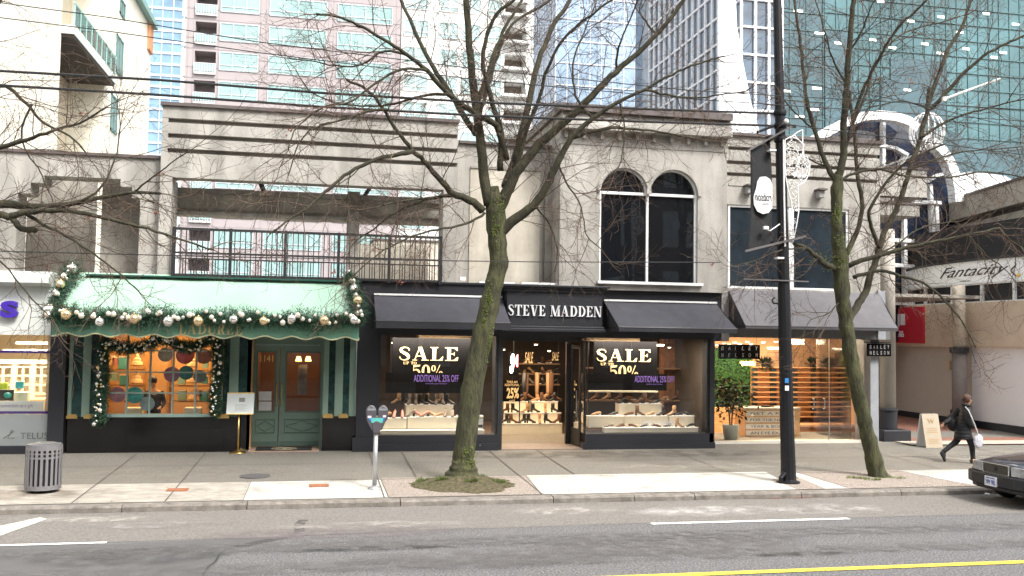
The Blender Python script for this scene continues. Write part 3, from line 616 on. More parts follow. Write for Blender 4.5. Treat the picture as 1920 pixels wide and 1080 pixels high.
for i in range(10):
    x = xl + .12 + (xr - xl - .3) * i / 9; bx('bracket', CONC, t, x - .04, x + .04, Y - .13, Y - .021, zc0 - .2, zc0 - .002)
# grooved wall with the wide plain window over the grey awning
t = thing('grooved_block', 'grooved concrete wall with wide dark white-framed windows above the grey awning', 'building', (12, 23.4, Z0))
Y = 23.45; gx = lambda px, py=400: Q(px, py, Y).x; gz_ = lambda px, py: Q(px, py, Y).z
xl, xr = gx(1363), gx(1650); zt = gz_(1500, 262); zb = gz_(1500, 552)
wx0, wx1, wx2, wx3 = gx(1366, 450), gx(1480, 450), gx(1486, 450), gx(1592, 450); wz0, wz1 = gz_(1480, 543), gz_(1480, 388)
gs = [gz_(1500, p) for p in (285, 311, 333)]
MB().box(xl, xr, Y + .12, Y + .6, gs[2] - .1, zt - .02).build('groove_back', GROOVE, t)
mb = MB(); g = .05
mb.box(xl, xr, Y, Y + .65, gs[0] + g, zt).box(xl, xr, Y, Y + .118, gs[1] + g, gs[0] - g).box(xl, xr, Y, Y + .118, gs[2] + g, gs[1] - g)
mb.box(xl, xr, Y, Y + .6, wz1, gs[2] - g).box(xl, xr, Y, Y + .6, zb, wz0).box(wx3, xr, Y, Y + .6, wz0, wz1).box(xr - .3, xr, Y + .65, Y + 5, zb, zt)
mb.build('wall', CONC, t)
MB().box(xl, xr + .1, Y - .08, Y + 5, zt + .001, zt + .08).build('coping', CAP, t)
for a, b, lab in ((wx0, wx1, 0), (wx2, wx3, 1)):
    f_ = .06; fr = MB().box(a, b, Y + .04, Y + .14, wz0, wz0 + f_).box(a, b, Y + .04, Y + .14, wz1 - f_, wz1).box(a, a + f_, Y + .04, Y + .14, wz0 + f_, wz1 - f_).box(b - f_, b, Y + .04, Y + .14, wz0 + f_, wz1 - f_).build('window', WF, t)
    MB().box(a + f_, b - f_, Y + .1, Y + .12, wz0 + f_, wz1 - f_).build('pane', mat('blue_black_glass', (.02, .028, .036), .06, var=.4, scale=1, spec=.7), fr)
MB().box(wx1, wx2, Y + .02, Y + .3, wz0, wz1).build('mullion', WF, t)
x0, x1, z0, z1 = pxbox(1366, 345, 1404, 384, Y); MB().box(x0, x1, Y - .02, Y - .001, z1 - .05, z1 + .02).build('lintel', CONC, t)
for px, py in ((1407, 356), (1541, 364)):
    c = Q(px, py, Y - .2); o = bx('wall_lamp', mat('grey_fitting', (.3, .29, .28), .5), t, c.x - .09, c.x + .09, c.y - .02, Y - .002, c.z - .1, c.z + .1, .02)
    bx('lamp_shade', CAP, o, c.x - .12, c.x + .12, c.y - .1, Y - .002, c.z + .102, c.z + .15)

# ================================================================ SHOP 1: PHONE SHOP (white, far left)
def room(t, x0, x1, y0, y1, z0, z1, wallM, floorM, ceilM=None, parts=True):
    MB().box(x0, x1, y1, y1 + .1, z0, z1).box(x0 - .1, x0, y0, y1 + .1, z0, z1).box(x1, x1 + .1, y0, y1 + .1, z0, z1).build('interior_wall', wallM, t)
    MB().box(x0, x1, y0, y1, z0 - .08, z0).build('interior_floor', floorM, t)
    MB().box(x0, x1, y0, y1, z1, z1 + .1).build('interior_ceiling', ceilM or wallM, t)
def area(name, x, y, z, e, col, sx, sy, down=True):
    l = bpy.data.lights.new(name, 'AREA'); l.energy = e; l.color = col; l.shape = 'RECTANGLE'; l.size = sx; l.size_y = sy
    o = bpy.data.objects.new(name, l); scene.collection.objects.link(o); o.location = (x, y, z); return o
SPOT = mat('spot_glow', (1, .88, .66), emit=9)
def spots(t, pts, r=.05):
    for x, y, z in pts:
        o = MB().lathe([(r * 1.25, -.03), (r * 1.25, 0)], (x, y, z), 12).build('ceiling_spot', WHITE, t)
        MB().lathe([(r, -.034), (r, -.0305)], (x, y, z), 12).build('bulb', SPOT, o)
t = thing('phone_shop', 'white phone shop front with purple framed display window at the left edge', 'shop', (-8.3, YF, Z0))
Y = YF + .1; gx = lambda px, py=600, YY=None: Q(px, py, YY or Y).x; gz_ = lambda px, py, YY=None: Q(px, py, YY or Y).z
xl, xr = gx(-260), gx(98); zf = gz_(50, 628)
LW = mat('white_cladding', (.58, .6, .57), .5, var=.04)
MB().box(xl, xr, Y - .05, Y + .3, zf, gz_(50, 545)).build('fascia', LW, t)
MB().prism([(Y - .35, gz_(50, 531)), (Y - .35, gz_(50, 521)), (Y - .1, gz_(50, 509)), (Y + .35, gz_(50, 509)), (Y + .35, gz_(50, 546)), (Y - .08, gz_(50, 546)), (Y - .08, gz_(50, 537))], xl, xr - .02, 'x').build('cornice', LW, t)
MB().box(xl, xr - .02, Y - .06, Y - .051, gz_(50, 545), gz_(50, 539)).build('shadow_gap', GROOVE, t)
PUR = mat('purple_plastic', (.05, .02, .32), .4)
ZZ = Y - .051
text('S', 'sign_letter', PUR, t, 2, 564, 36, 596, ZZ - .05, .08, bold=.05)
text('U', 'sign_letter', PUR, t, -40, 565, -8, 595, ZZ - .05, .08, bold=.05); text('L', 'sign_letter', PUR, t, -76, 565, -48, 595, ZZ - .05, .08, bold=.05)
MB().box(xl, xr, Y - .03, Y + .3, 0, gz_(50, 836)).build('base', NAVY, t)
MB().box(xl, xr, Y + .02, Y + .04, gz_(50, 836), zf).build('shop_glass', GLASS, t)
MB().box(xl, gx(97), Y + .06, Y + .08, gz_(50, 836), gz_(50, 777)).build('white_panel', mat('frosted_panel', (.75, .8, .81), .5, var=.04), t)
text('TELUS', 'panel_lettering', mat('pale_grey_lettering', (.3, .35, .34), .6), t, 38, 811, 90, 823, Y + .05, .01)
mb = MB().tube([Q(6, 822, Y + .055), Q(16, 816, Y + .055), Q(26, 808, Y + .055), Q(22, 806, Y + .055), Q(15, 822, Y + .055), Q(27, 821, Y + .055)], .012, 6); mb.build('panel_emblem', mat('pale_grey_lettering', (.3, .35, .34), .6), t)
x0, x1, z0, z1 = pxbox(-120, 657, 96, 776, Y); f_ = .055
MB().box(x0, x1, Y + .042, Y + .1, z0, z0 + f_).box(x0, x1, Y + .042, Y + .1, z1 - f_, z1).box(x1 - f_, x1, Y + .042, Y + .1, z0 + f_, z1 - f_).build('purple_frame', PUR, t)
x0, x1, z0, z1 = pxbox(-120, 752, 82, 771, Y + .3); MB().box(x0, x1, Y + .3, Y + .32, z0, z1).build('message_board', mat('pale_card', (.6, .68, .7), .6, var=.02), t)
text('your connection as a gift', 'message', mat('purple_grey_ink', (.25, .22, .4), .6), t, -20, 757, 62, 766, Y + .3, .004)
room(t, xl, xr - .12, Y + .15, Y + 6, Z0, gz_(50, 600), mat('warm_wall', (.62, .52, .36), .7, var=.03), mat('oak_floor', (.4, .28, .16), .5), WHITE)
CAB = mat('cream_joinery', (.75, .68, .55), .5, var=.03)
cab = thing('lattice_cabinet', 'cream lattice-door cabinet behind the phone shop window', 'cabinet', (gx(20), Y + 3, Z0))
YY = Y + 3; mb = MB()
for a, b in ((-60, -20), (-12, 22), (28, 57), (62, 92)):
    x0, x1, z0, z1 = pxbox(a, 688, b, 738, YY)
    for i in range(3): x = x0 + (x1 - x0) * i / 2; mb.box(x - .03, x + .03, YY, YY + .05, z0, z1)
    for i in range(4): z = z0 + (z1 - z0) * i / 3; mb.box(x0, x1, YY + .001, YY + .049, z - .025, z + .025)
    mb.box(x1, x1 + .12, YY - .02, YY + .07, z0 - .1, z1 + .1)
mb.build('lattice_doors', CAB, cab)
x0, x1, z0, z1 = pxbox(-60, 682, 94, 745, YY); MB().box(x0, x1, YY - .04, YY + .4, z1, z1 + .1).box(x0, x1, YY - .04, YY + .4, z0 - .1, z0).box(x0, x1, YY + .38, YY + .42, z0, z1).build('case', CAB, cab)
x0, x1, z0, z1 = pxbox(-60, 748, 96, 800, YY); MB().box(x0, x1, YY - .3, YY + .3, z0 - .1, z1).build('counter', mat('tan_wood', (.5, .33, .17), .5), cab)
for px, py, c, lab in ((36, 722, (.05, .45, .55), 'small teal phone box on the pale stand in the left shop window'), (6, 724, (.5, .7, .05), 'small lime box beside the dark screen in the left shop window')):
    p = Q(px, py, Y + .9); o = MB().box(p.x - .09, p.x + .09, p.y, p.y + .08, p.z - .08, p.z + .08).build('phone_box', mat('box_%d' % px, c, .5), None, bevel=.01); tag(o, lab, 'box')
p = Q(12, 741, Y + .7); o = thing('display_screen', 'dark tablet screen with teal swirl propped in the left shop window', 'screen', (p.x, p.y, p.z - .2))
MB().box(p.x - .18, p.x + .16, p.y, p.y + .03, p.z - .13, p.z + .13).build('bezel', BLACKM, o, bevel=.01); MB().ball((p.x + .03, p.y - .001, p.z), .09, sz=.8).build('swirl', mat('teal_print', (.02, .3, .3), .4), o)
MB().box(p.x - .03, p.x + .03, p.y + .04, p.y + .1, p.z - .5, p.z - .1).build('stand', WHITE, o)
p = Q(38, 745, Y + 1.1); o = MB().box(p.x - .14, p.x + .16, p.y, p.y + .2, Z0, p.z + .12).build('display_stand', mat('pale_green_laminate', (.55, .62, .55), .5), None, bevel=.01); tag(o, 'pale green display stand carrying the teal phone box', 'stand')
spots(t, [Q(75, 640, Y + 1.2), Q(96, 655, Y + 2.3), Q(82, 656, Y + 2.2), Q(65, 655, Y + 2.2), Q(48, 655, Y + 2.2), Q(31, 655, Y + 2.2), Q(14, 655, Y + 2.2)], .08)
MB().box(gx(-30), gx(110), Y + 2.35, Y + 2.6, gz_(40, 645, Y + 2.4), gz_(40, 641, Y + 2.4)).build('track', WHITE, t)
area('phone_shop_light', gx(20), Y + 2, 3.15, 130, (1, .84, .6), 2.6, 1.5)
# dark pier between the phone shop and the tea shop
o = bx('dark_pier', NAVY, None, gx(99), gx(129), Y - .12, Y + .4, .05, gz_(110, 600)); tag(o, 'narrow charcoal pier between the white phone shop and the green shop front', 'pillar')

# ================================================================ SHOP 2: GREEN TEA SHOP
GRN = mat('sage_paint', (.17, .25, .2), .45, var=.06)
GRND = mat('dark_sage_paint', (.1, .16, .13), .45, var=.06)
MARB = mat('green_marble', (.008, .028, .026), .12, var=.6, scale=6, col2=(.02, .07, .062))
GRAN = mat('black_granite', (.008, .008, .009), .18, scale=60, var=.5, col2=(.06, .06, .065), sharp=(.6, .8))
t = thing('tea_shop', 'sage green shop front with marble pilasters, gridded window and double door', 'shop', (-1.5, YF, Z0))
Y = YF + .12; gx = lambda px, py=720, YY=None: Q(px, py, YY or Y).x; gz_ = lambda px, py, YY=None: Q(px, py, YY or Y).z
zb = gz_(300, 781)
xj = gx(464); xk = gx(606)
MB().box(gx(129), xj, Y, Y + .3, .03, zb).build('granite_base', GRAN, t)
MB().box(xk, gx(668), Y, Y + .3, .03, gz_(637, 779)).build('granite_base', GRAN, t)
x0, x1, z0, z1 = pxbox(233, 803, 420, 838, Y); mb = MB().box(x0, x1, Y - .02, Y - .001, z0, z0 + .02).box(x0, x1, Y - .02, Y - .001, z1 - .02, z1).box(x0, x0 + .02, Y - .02, Y - .001, z0 + .02, z1 - .02).box(x1 - .02, x1, Y - .02, Y - .001, z0 + .02, z1 - .02).build('base_panel_trim', GRAN, t)
text('1137', 'street_number', GOLD, t, 190, 789, 201, 793, Y - .002, .004)
zt = gz_(300, 625)
def pil(a, b, m, dd, nm): return MB().box(gx(a), gx(b), Y - dd, Y + .25, zb + .001, zt + .4).build(nm, m, t)
for a, b in ((129, 136), (155, 170), (430, 447), (606, 616), (628, 643), (655, 667)): pil(a, b, GRN, .04, 'pilaster')
for a, b in ((136, 155), (170, 184), (418, 430), (447, 463), (616, 628), (643, 655)): pil(a, b, MARB, .0, 'marble_inset')
for a, b in ((128, 149), (161, 183), (411, 432), (607, 626), (636, 654)):
    MB().box(gx(a), gx(b), Y - .09, Y - .041, gz_(300, 784), gz_(300, 779)).box(gx(a) + .02, gx(b) - .02, Y - .08, Y - .042, gz_(300, 779) + .001, gz_(300, 776)).build('brass_cap', GOLD, t)
# window
wa, wb = gx(186), gx(417); zw0, zw1 = gz_(300, 776), gz_(300, 625)
fr = MB(); MU = mat('muntin_green', (.26, .36, .32), .45)
fr.box(wa, wb, Y - .06, Y + .1, zb - .01, zw0)
for px in (199, 238, 281, 324, 367, 400): x = gx(px); wd = .03 if px in (199, 400) else .019; fr.box(x - wd, x + wd, Y - .01, Y + .06, zw0, zw1)
for py in (658, 698, 737): z = gz_(300, py); fr.box(wa, wb, Y - .008, Y + .05, z - .016, z + .016)
fr.box(wa, gx(196), Y, Y + .1, zw0, zw1).box(gx(403), wb, Y, Y + .1, zw0, zw1)
fr = fr.build('window', MU, t); MB().box(wa, wb, Y + .07, Y + .08, zw0, zw1).build('pane', GLASS, fr)
MB().box(gx(129), gx(668), Y + .02, Y + .3, zt + .4, gz_(300, 520)).build('fascia', GRN, t)
MB().box(xj, xk, Y + .02, Y + .3, gz_(530, 634), zt + .4).build('door_head', GRN, t)
# doorway
Yd = Y + .75; dg = lambda px, py=720: Q(px, py, Yd).x; dz_ = lambda px, py: Q(px, py, Yd).z
MB().box(xj - .02, xj + .06, Y + .3, Yd + .1, .1, gz_(530, 634)).box(xk - .06, xk + .02, Y + .3, Yd + .1, .1, gz_(530, 634)).split('door_reveal', GRN, t)
zd0, zd1 = .16, dz_(535, 652)
MB().box(xj, xk, Yd, Yd + .15, zd1 + .002, dz_(535, 620)).build('transom_panel', GRN, t)
MB().box(xj + .1, xk - .1, Yd - .03, Yd - .001, zd1 + .05, zd1 + .09).box(xj + .1, xk - .1, Yd - .03, Yd - .001, zd1 + .26, zd1 + .3).build('transom_trim', MU, t)
MB().box(xj + .06, xk - .06, Y - .1, Yd + .1, .1, .15).build('threshold', mat('pink_marble', (.4, .27, .2), .4), t)
xm = dg(524); xe0, xe1 = xj + .06, xk - .06
for a, b, side in ((xe0, xm - .01, 0), (xm + .01, xe1, 1)):
    ga, gb = (dg(483), dg(515)) if side == 0 else (dg(537), dg(599))
    zg0, zg1 = dz_(530, 771), dz_(530, 661)
    d = MB().box(a, b, Yd, Yd + .06, zd0, zg0).box(a, b, Yd, Yd + .06, zg1, zd1).box(a, ga, Yd, Yd + .06, zg0, zg1).box(gb, b, Yd, Yd + .06, zg0, zg1).build('door', GRN, t)
    MB().box(ga, gb, Yd + .02, Yd + .03, zg0, zg1).build('glass', GLASS, d)
    mb = MB(); e = .03
    for q0, q1, r0, r1 in ((ga, gb, zg0, zg1),): mb.box(q0 - e, q1 + e, Yd - .02, Yd - .001, r0 - e, r0).box(q0 - e, q1 + e, Yd - .02, Yd - .001, r1, r1 + e).box(q0 - e, q0, Yd - .02, Yd - .001, r0, r1).box(q1, q1 + e, Yd - .02, Yd - .001, r0, r1)
    z0, z1 = dz_(530, 812), dz_(530, 786); q0, q1 = ga - .03, gb + .03
    mb.box(q0, q1, Yd - .02, Yd - .001, z0, z0 + .02).box(q0, q1, Yd - .02, Yd - .001, z1 - .02, z1).box(q0, q0 + .02, Yd - .02, Yd - .001, z0 + .02, z1 - .02).box(q1 - .02, q1, Yd - .02, Yd - .001, z0 + .02, z1 - .02)
    cx_, cz_ = (q0 + q1) / 2, (z0 + z1) / 2; dm = [(q0 + .04, cz_), (cx_, z1 - .04), (q1 - .04, cz_), (cx_, z0 + .04)]
    for i in range(4): p, q = dm[i], dm[(i + 1) % 4]; mb.beam((p[0], Yd - .008, p[1]), (q[0], Yd - .008, q[1]), .014, .02)
    mb.build('moulding', GRND, d)
    MB().box(a + .02, b - .02, Yd - .012, Yd - .001, zd0 + .02, zd0 + .12).build('kick_plate', GRND, d)
    hx = xm - .06 if side == 0 else xm + .06
    MB().tube([(hx, Yd - .01, 1.15), (hx, Yd - .07, 1.2), (hx, Yd - .07, 1.7), (hx, Yd - .01, 1.75)], .013, 8).build('handle', GOLD, d)
text('1141', 'street_number', GOLD, t, 488, 666, 512, 678, Yd + .019, .004)
for py in (734, 753): x0, x1, z0, z1 = pxbox(485, py, 509, py + 17, Yd + .04); MB().box(x0, x1, Yd + .04, Yd + .045, z0, z1).build('notice', WHITE, t)
# tea shop interior
WARM = mat('ochre_wall', (.55, .34, .15), .7, var=.1, scale=1.5)
room(t, gx(131), xj - .02, Y + .3, Y + 3.4, Z0, 3.3, WARM, mat('parquet', (.3, .16, .07), .4), WARM)
MB().box(xj + .1, xk + .4, Yd + 3, Yd + 3.1, Z0, 3.2).box(xj + .08, xj + .1, Yd + .2, Yd + 3, Z0, 3.2).box(xk + .4, xk + .5, Yd + .2, Yd + 3, Z0, 3.2).box(xj + .1, xk + .4, Yd + .2, Yd + 3, 3.2, 3.3).build('hall_wall', mat('brown_panelling', (.16, .07, .03), .5, var=.2, scale=2), t)
MB().box(xj + .1, xk + .4, Yd + .1, Yd + 3, .02, Z0).build('hall_floor', mat('parquet', (.3, .16, .07), .4), t)
area('tea_shop_light', gx(290), Y + 1.6, 3.2, 62, (1, .62, .28), 2.4, 1.6)
area('hall_light', dg(540), Yd + 1.5, 3.1, 9, (1, .62, .3), .6, .6)
for i, px in enumerate((560, 578)):
    p = Q(px, 673, Yd + 1.6); l = thing('wall_lamp', 'small %s lamp with glowing orange shade inside the green door' % ('left hand', 'right hand')[i], 'lamp', (p.x, p.y, p.z - .2), 'orange shaded lamps behind the door glass')
    MB().lathe([(.085, -.06), (.05, .07)], p, 14).build('lamp_shade', mat('orange_shade', (1, .42, .12), emit=2.6), l); MB().tube([(p.x, p.y, p.z - .25), (p.x, p.y, p.z - .06)], .01, 6).build('stem', GOLD, l)
p = Q(567, 705, Yd + 1.7); o = MB().box(p.x - .12, p.x + .12, p.y, p.y + .04, p.z - .5, p.z + .3).build('tall_mirror', mat('blue_grey_print', (.2, .25, .33), .4, scale=3, var=.6), None); tag(o, 'tall blue grey panel on the wall inside the green door', 'panel')
# shelves with boxes and stands
SH = mat('gilt_shelf', (.5, .27, .09), .5, var=.15)
sv = thing('display_shelves', 'gilded shelves of sweets behind the gridded window', 'shelf', (gx(250), Y + 1.8, Z0))
for a, b in ((200, 275), (318, 398)):
    YY = Y + 1.9; x0, x1 = Q(a, 700, YY).x, Q(b, 700, YY).x
    for py in (645, 692, 722, 751): z = Q(300, py, YY).z; MB().box(x0, x1, YY - .18, YY + .2, z - .03, z).build('shelf_board', SH, sv)
    for x in (x0, x1): MB().box(x - .03, x + .03, YY - .2, YY + .2, Z0, 3.0).build('upright', SH, sv)
cols = {'mint': (.3, .5, .4), 'cream': (.75, .65, .45), 'rose': (.55, .2, .2), 'aqua': (.1, .4, .4), 'gold': (.75, .5, .2)}
boxes = [(207, 676, 6, 9, 'gold'), (216, 677, 5, 8, 'rose'), (229, 680, 7, 12, 'aqua'), (213, 706, 7, 8, 'mint'), (232, 712, 8, 10, 'aqua'), (252, 742, 5, 8, 'mint'), (262, 740, 7, 9, 'cream'), (340, 712, 7, 9, 'mint'), (384, 712, 5, 8, 'aqua'), (341, 741, 8, 10, 'mint'), (382, 742, 8, 10, 'aqua'), (373, 738, 6, 6, 'rose'), (385, 682, 5, 8, 'mint')]
rowof = lambda py: 'top' if py < 690 else ('middle' if py < 725 else 'bottom')
for i, (px, py, w_, h_, c) in enumerate(boxes):
    kth = ('first', 'second', 'third', 'fourth', 'fifth')[sum(1 for b in boxes if rowof(b[1]) == rowof(py) and b[0] < px)]
    YY = Y + 1.7; x0, x1, z0, z1 = pxbox(px - w_, py - h_, px + w_, py + h_, YY); o = thing('gift_box', 'small %s gift box, %s from left on the %s shelf of the lattice window' % (c, kth, rowof(py)), 'box', (x0, YY, z0), 'gift boxes in the lattice window')
    MB().box(x0, x1, YY, YY + .14, z0, z1 - .03).build('box_body', mat('card_' + c, cols[c], .6, var=.05), o); MB().box(x0 - .005, x1 + .005, YY - .005, YY + .145, z1 - .03, z1).build('lid', mat('card_cream', (.8, .72, .55), .6), o)
for i, (px, py, s_, lab) in enumerate([(257, 676, 1, 'topmost left'), (256, 709, 1.1, 'lower left'), (360, 678, .9, 'topmost right'), (358, 708, .8, 'middle right'), (361, 740, .8, 'lowest right')]):
    p = Q(px, py + 9, Y + 1.6); o = thing('cake_stand', 'cream tiered cake stand, %s of those behind the lattice window' % lab, 'cake stand', p, 'tiered cake stands in the lattice window')
    MB().lathe([(.1 * s_, 0), (.14 * s_, .02), (.13 * s_, .09), (.09 * s_, .1), (.09 * s_, .17), (.05 * s_, .19), (.045 * s_, .25), (.01, .3 * s_)], p, 14).build('cake', mat('cream_icing', (.85, .62, .35), .6), o); MB().lathe([(.17 * s_, -.015), (.17 * s_, -.001)], p, 16).build('plate', GOLD, o)
for a, b, c in ((236, 268, 'left'), (346, 378, 'right')):
    x0, x1, z0, z1 = pxbox(a, 764, b, 776, Y + .5); o = MB().box(x0, x1, Y + .4, Y + .7, z0 - .3, z1).build('drum_box', mat('pale_cream', (.75, .72, .55), .6), None, bevel=.02); tag(o, 'wide cream box low in the %s half of the lattice window' % c, 'box')
discs = [(220, 740, 13, (.35, .2, .3), 'pink and blue', 'lowest left'), (252, 741, 14, (.03, .33, .36), 'bright teal', 'low left'), (276, 757, 12, (.25, .42, .52), 'pale blue', 'lowest middle'), (310, 665, 12, (.16, .17, .17), 'grey', 'high middle'), (347, 666, 15, (.3, .05, .07), 'crimson', 'high right'), (382, 668, 13, (.22, .09, .09), 'maroon', 'highest on the right edge'), (322, 702, 13, (.25, .13, .25), 'purple', 'centre'), (349, 699, 12, (.03, .2, .24), 'dark teal', 'centre right'), (375, 706, 11, (.13, .22, .27), 'slate blue', 'right edge')]
for px, py, r, c, cn, pos in discs:
    YY = Y + .35; p = Q(px, py, YY); rr = r * YY / F * 1.04; o = thing('paper_disc', '%s paper disc hanging %s in the lattice window' % (cn, pos), 'paper disc', p, 'round paper discs hanging in the lattice window')
    pts = [(p.x + rr * math.cos(2 * math.pi * i / 28) * (1 + .02 * (i % 2)), p.z + rr * math.sin(2 * math.pi * i / 28) * (1 + .02 * (i % 2))) for i in range(28)]
    MB().prism(pts, YY, YY + .012, 'y').build('disc', mat('disc_%d' % px, c, .6, var=.3, scale=9), o); MB().tube([(p.x, YY + .006, p.z + rr), (p.x, YY + .006, 3.28)], .002, 4).build('string', WHITE, o)
# the awning
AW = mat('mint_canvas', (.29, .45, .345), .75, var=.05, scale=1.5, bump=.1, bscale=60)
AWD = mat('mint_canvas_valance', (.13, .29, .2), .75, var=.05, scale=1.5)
t = thing('green_awning', 'pale mint green awning with scalloped valance over the sage shop front', 'awning', (-1.8, 22.6, 2.9))
Ya = 22.05; Yt = YF - .02; ax0, ax1 = Q(98, 602, Ya).x, Q(673, 602, Ya).x
za = Q(385, 603, Ya).z; zta = Q(400, 517, Yt).z; bxl, bxr = Q(150, 517, Yt).x, Q(651, 517, Yt).x
def slopep(u, v):
    A = Vector((ax0, Ya, za)).lerp(Vector((ax1, Ya, za)), u); B = Vector((bxl, Yt, zta)).lerp(Vector((bxr, Yt, zta)), u); p = A.lerp(B, v); p.z += .10 * math.sin(math.pi * v); p.z += (.006 * math.sin(u * 40) + .035 * noise.noise(Vector((u * 9, v * 2.5, 5)))) * math.sin(math.pi * v); return p
mb = MB(); nu, nv = 40, 8
for i in range(nu + 1):
    for j in range(nv + 1): mb.v.append(tuple(slopep(i / nu, j / nv)))
for i in range(nu):
    for j in range(nv): a = i * (nv + 1) + j; mb.f.append((a, a + nv + 1, a + nv + 2, a + 1))
k = len(mb.v)
mb.face([slopep(0, j / nv) for j in range(nv + 1)] + [(ax0, Yt, za)]); mb.face([slopep(1, j / nv) for j in range(nv + 1)] + [(ax1, Yt, za)])
mb.build('canopy', AW, t, smooth=True)
zv = Q(385, 631, Ya).z
mb = MB(); tr = MB(); nsc = 11; pts = []
for i in range(nsc * 12 + 1):
    u = i / (nsc * 12); x = ax0 + (ax1 - ax0) * u; z = zv - .07 * (math.cos(2 * math.pi * u * nsc) * .5) ; pts.append((x, z))
for i in range(len(pts) - 1):
    (xa_, za_), (xb_, zb_) = pts[i], pts[i + 1]; mb.hexa([(xa_, Ya - .01, za_), (xb_, Ya - .01, zb_), (xb_, Ya - .01, za), (xa_, Ya - .01, za)], [(xa_, Ya + .003, za_), (xb_, Ya + .003, zb_), (xb_, Ya + .003, za), (xa_, Ya + .003, za)])
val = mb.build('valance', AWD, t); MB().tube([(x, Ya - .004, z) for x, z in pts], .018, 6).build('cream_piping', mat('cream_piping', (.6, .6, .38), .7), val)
for x in (ax0, ax1):
    mb = MB(); n = 36; pp = [(Ya + (Yt - Ya) * i / n, zv - .035 * math.cos(2 * math.pi * i / 12)) for i in range(n + 1)]
    for i in range(n): (ya_, za_), (yb_, zb_) = pp[i], pp[i + 1]; mb.hexa([(x - .005, ya_, za_), (x - .005, yb_, zb_), (x - .005, yb_, za), (x - .005, ya_, za)], [(x + .005, ya_, za_), (x + .005, yb_, zb_), (x + .005, yb_, za), (x + .005, ya_, za)])
    o = mb.build('side_valance', AWD, t); MB().tube([(x, y, z) for y, z in pp], .018, 6).build('cream_piping', mat('cream_piping', (.6, .6, .38), .7), o)
MB().tube([(ax0, Ya + .02, za), (ax1, Ya + .02, za)], .02, 8).tube([(ax0, Yt, za), (ax0, Ya, za)], .02, 8).tube([(ax1, Yt, za), (ax1, Ya, za)], .02, 8).build('frame', BLACKM, t)
serif('LADUREE', 'lettering', mat('dull_gold_print', (.6, .5, .24), .6), t, 335, 607, 455, 627, Ya - .012, .004)
MB().beam(Q(431, 601, Ya - .014), Q(436, 597, Ya - .014), .01).build('accent_mark', mat('dull_gold_print', (.6, .5, .24), .6), t)

# garlands: needles along a path, baubles as parts
NEED = mat('fir_needles', (.018, .06, .03), .7, var=.5, scale=8, col2=(.035, .1, .05))
BA = [mat('bauble_pearl', (.78, .72, .6), .22, metal=.35, var=.05), mat('bauble_gold', (.8, .62, .36), .2, metal=.8, var=.05), mat('bauble_silver', (.8, .78, .74), .15, metal=.8, var=.05)]
def path_at(P, u):
    L = [0]
    for a, b in zip(P, P[1:]): L.append(L[-1] + (b - a).length)
    s_ = u * L[-1]
    for i in range(len(P) - 1):
        if s_ <= L[i + 1]: return P[i].lerp(P[i + 1], (s_ - L[i]) / max(1e-6, L[i + 1] - L[i]))
    return P[-1]
BSH = {}
def bauble(mi, r):
    k = (mi, round(r, 3))
    if k not in BSH:
        me = bpy.data.meshes.new('bauble'); b = MB().ball((0, 0, 0), r, 14, 9); b.tube([(0, 0, r * .95), (0, 0, r * 1.15)], r * .18, 6); me.from_pydata(b.v, [], b.f); me.materials.append(BA[mi])
        for q in me.polygons: q.use_smooth = True
        BSH[k] = me
    return BSH[k]
def garland(lab, P, rad, ntw, balls, name='garland', taper=None):
    P = [Vector(p) for p in P]; t = thing(name, lab, 'garland', P[0]); mb = MB()
    mb.tube(P, rad * .3, 6)
    for i in range(ntw):
        u = rnd.random(); c = path_at(P, u); rr = rad * (.75 + .35 * math.sin(u * 37) * .6); a = rnd.uniform(0, 6.283)
        d = Vector((rnd.gauss(0, 1), rnd.gauss(0, 1) - .3, rnd.gauss(0, 1))).normalized(); tip = c + d * rr * rnd.uniform(.8, 1.35); base = c + d * rr * .2
        ax = (tip - base).normalized(); s_ = ax.orthogonal().normalized(); s2 = ax.cross(s_)
        for k in range(7):
            m_ = base.lerp(tip, .25 + k * .14); an = a + k * 1.9; o_ = (s_ * math.cos(an) + s2 * math.sin(an)); nd = m_ + (ax * .7 + o_).normalized() * .07; w_ = ax.cross(o_) * .008
            mb.face([m_ - w_, m_ + w_, nd])
    mb.build('fir_sprays', NEED, t)
    for u, r, mi, ox, oy, oz in balls:
        c = path_at(P, u); o = bpy.data.objects.new('bauble', bauble(mi, r)); scene.collection.objects.link(o); o.parent = t; o.location = c + Vector((ox, oy, oz)) - P[0]
    return t
G1 = [slopep(0.0, 1.0) + Vector((-.12, -.1, .1)), slopep(0, .7) + Vector((-.05, -.1, .1)), slopep(0, .4) + Vector((-.05, -.1, .05)), slopep(0, 0) + Vector((-.02, -.12, .1))] + [Vector((ax0 + (ax1 - ax0) * i / 20, Ya - .1, za + .08 + .04 * math.sin(i * 2.1))) for i in range(1, 20)] + [slopep(1, 0) + Vector((.02, -.12, .1)), slopep(1, .4) + Vector((.05, -.1, .05)), slopep(1, .75) + Vector((.05, -.1, .1)), slopep(1, .97) + Vector((0, -.1, .1))]
bl_ = []
for i in range(88):
    u = (i + rnd.random() * .8) / 88; big = i % 6 == 0; r = rnd.choice((.1, .115)) if big else rnd.choice((.045, .055, .065, .04))
    bl_.append((u, r, 1 if (big and i % 12) else (0 if i % 3 else 2), rnd.uniform(-.05, .05), -.23 - r * .4, rnd.uniform(-.1, .12) - (.06 if big else -.02)))
garland('thick fir garland with gold and pearl baubles along the green awning edge', G1, .27, 4600, bl_)
Yg = Y - .22
W1 = [Q(p[0], p[1], Yg) for p in ((186, 790), (187, 760), (192, 725), (194, 690), (194, 655), (198, 640), (225, 652), (262, 652), (292, 640), (305, 630))]
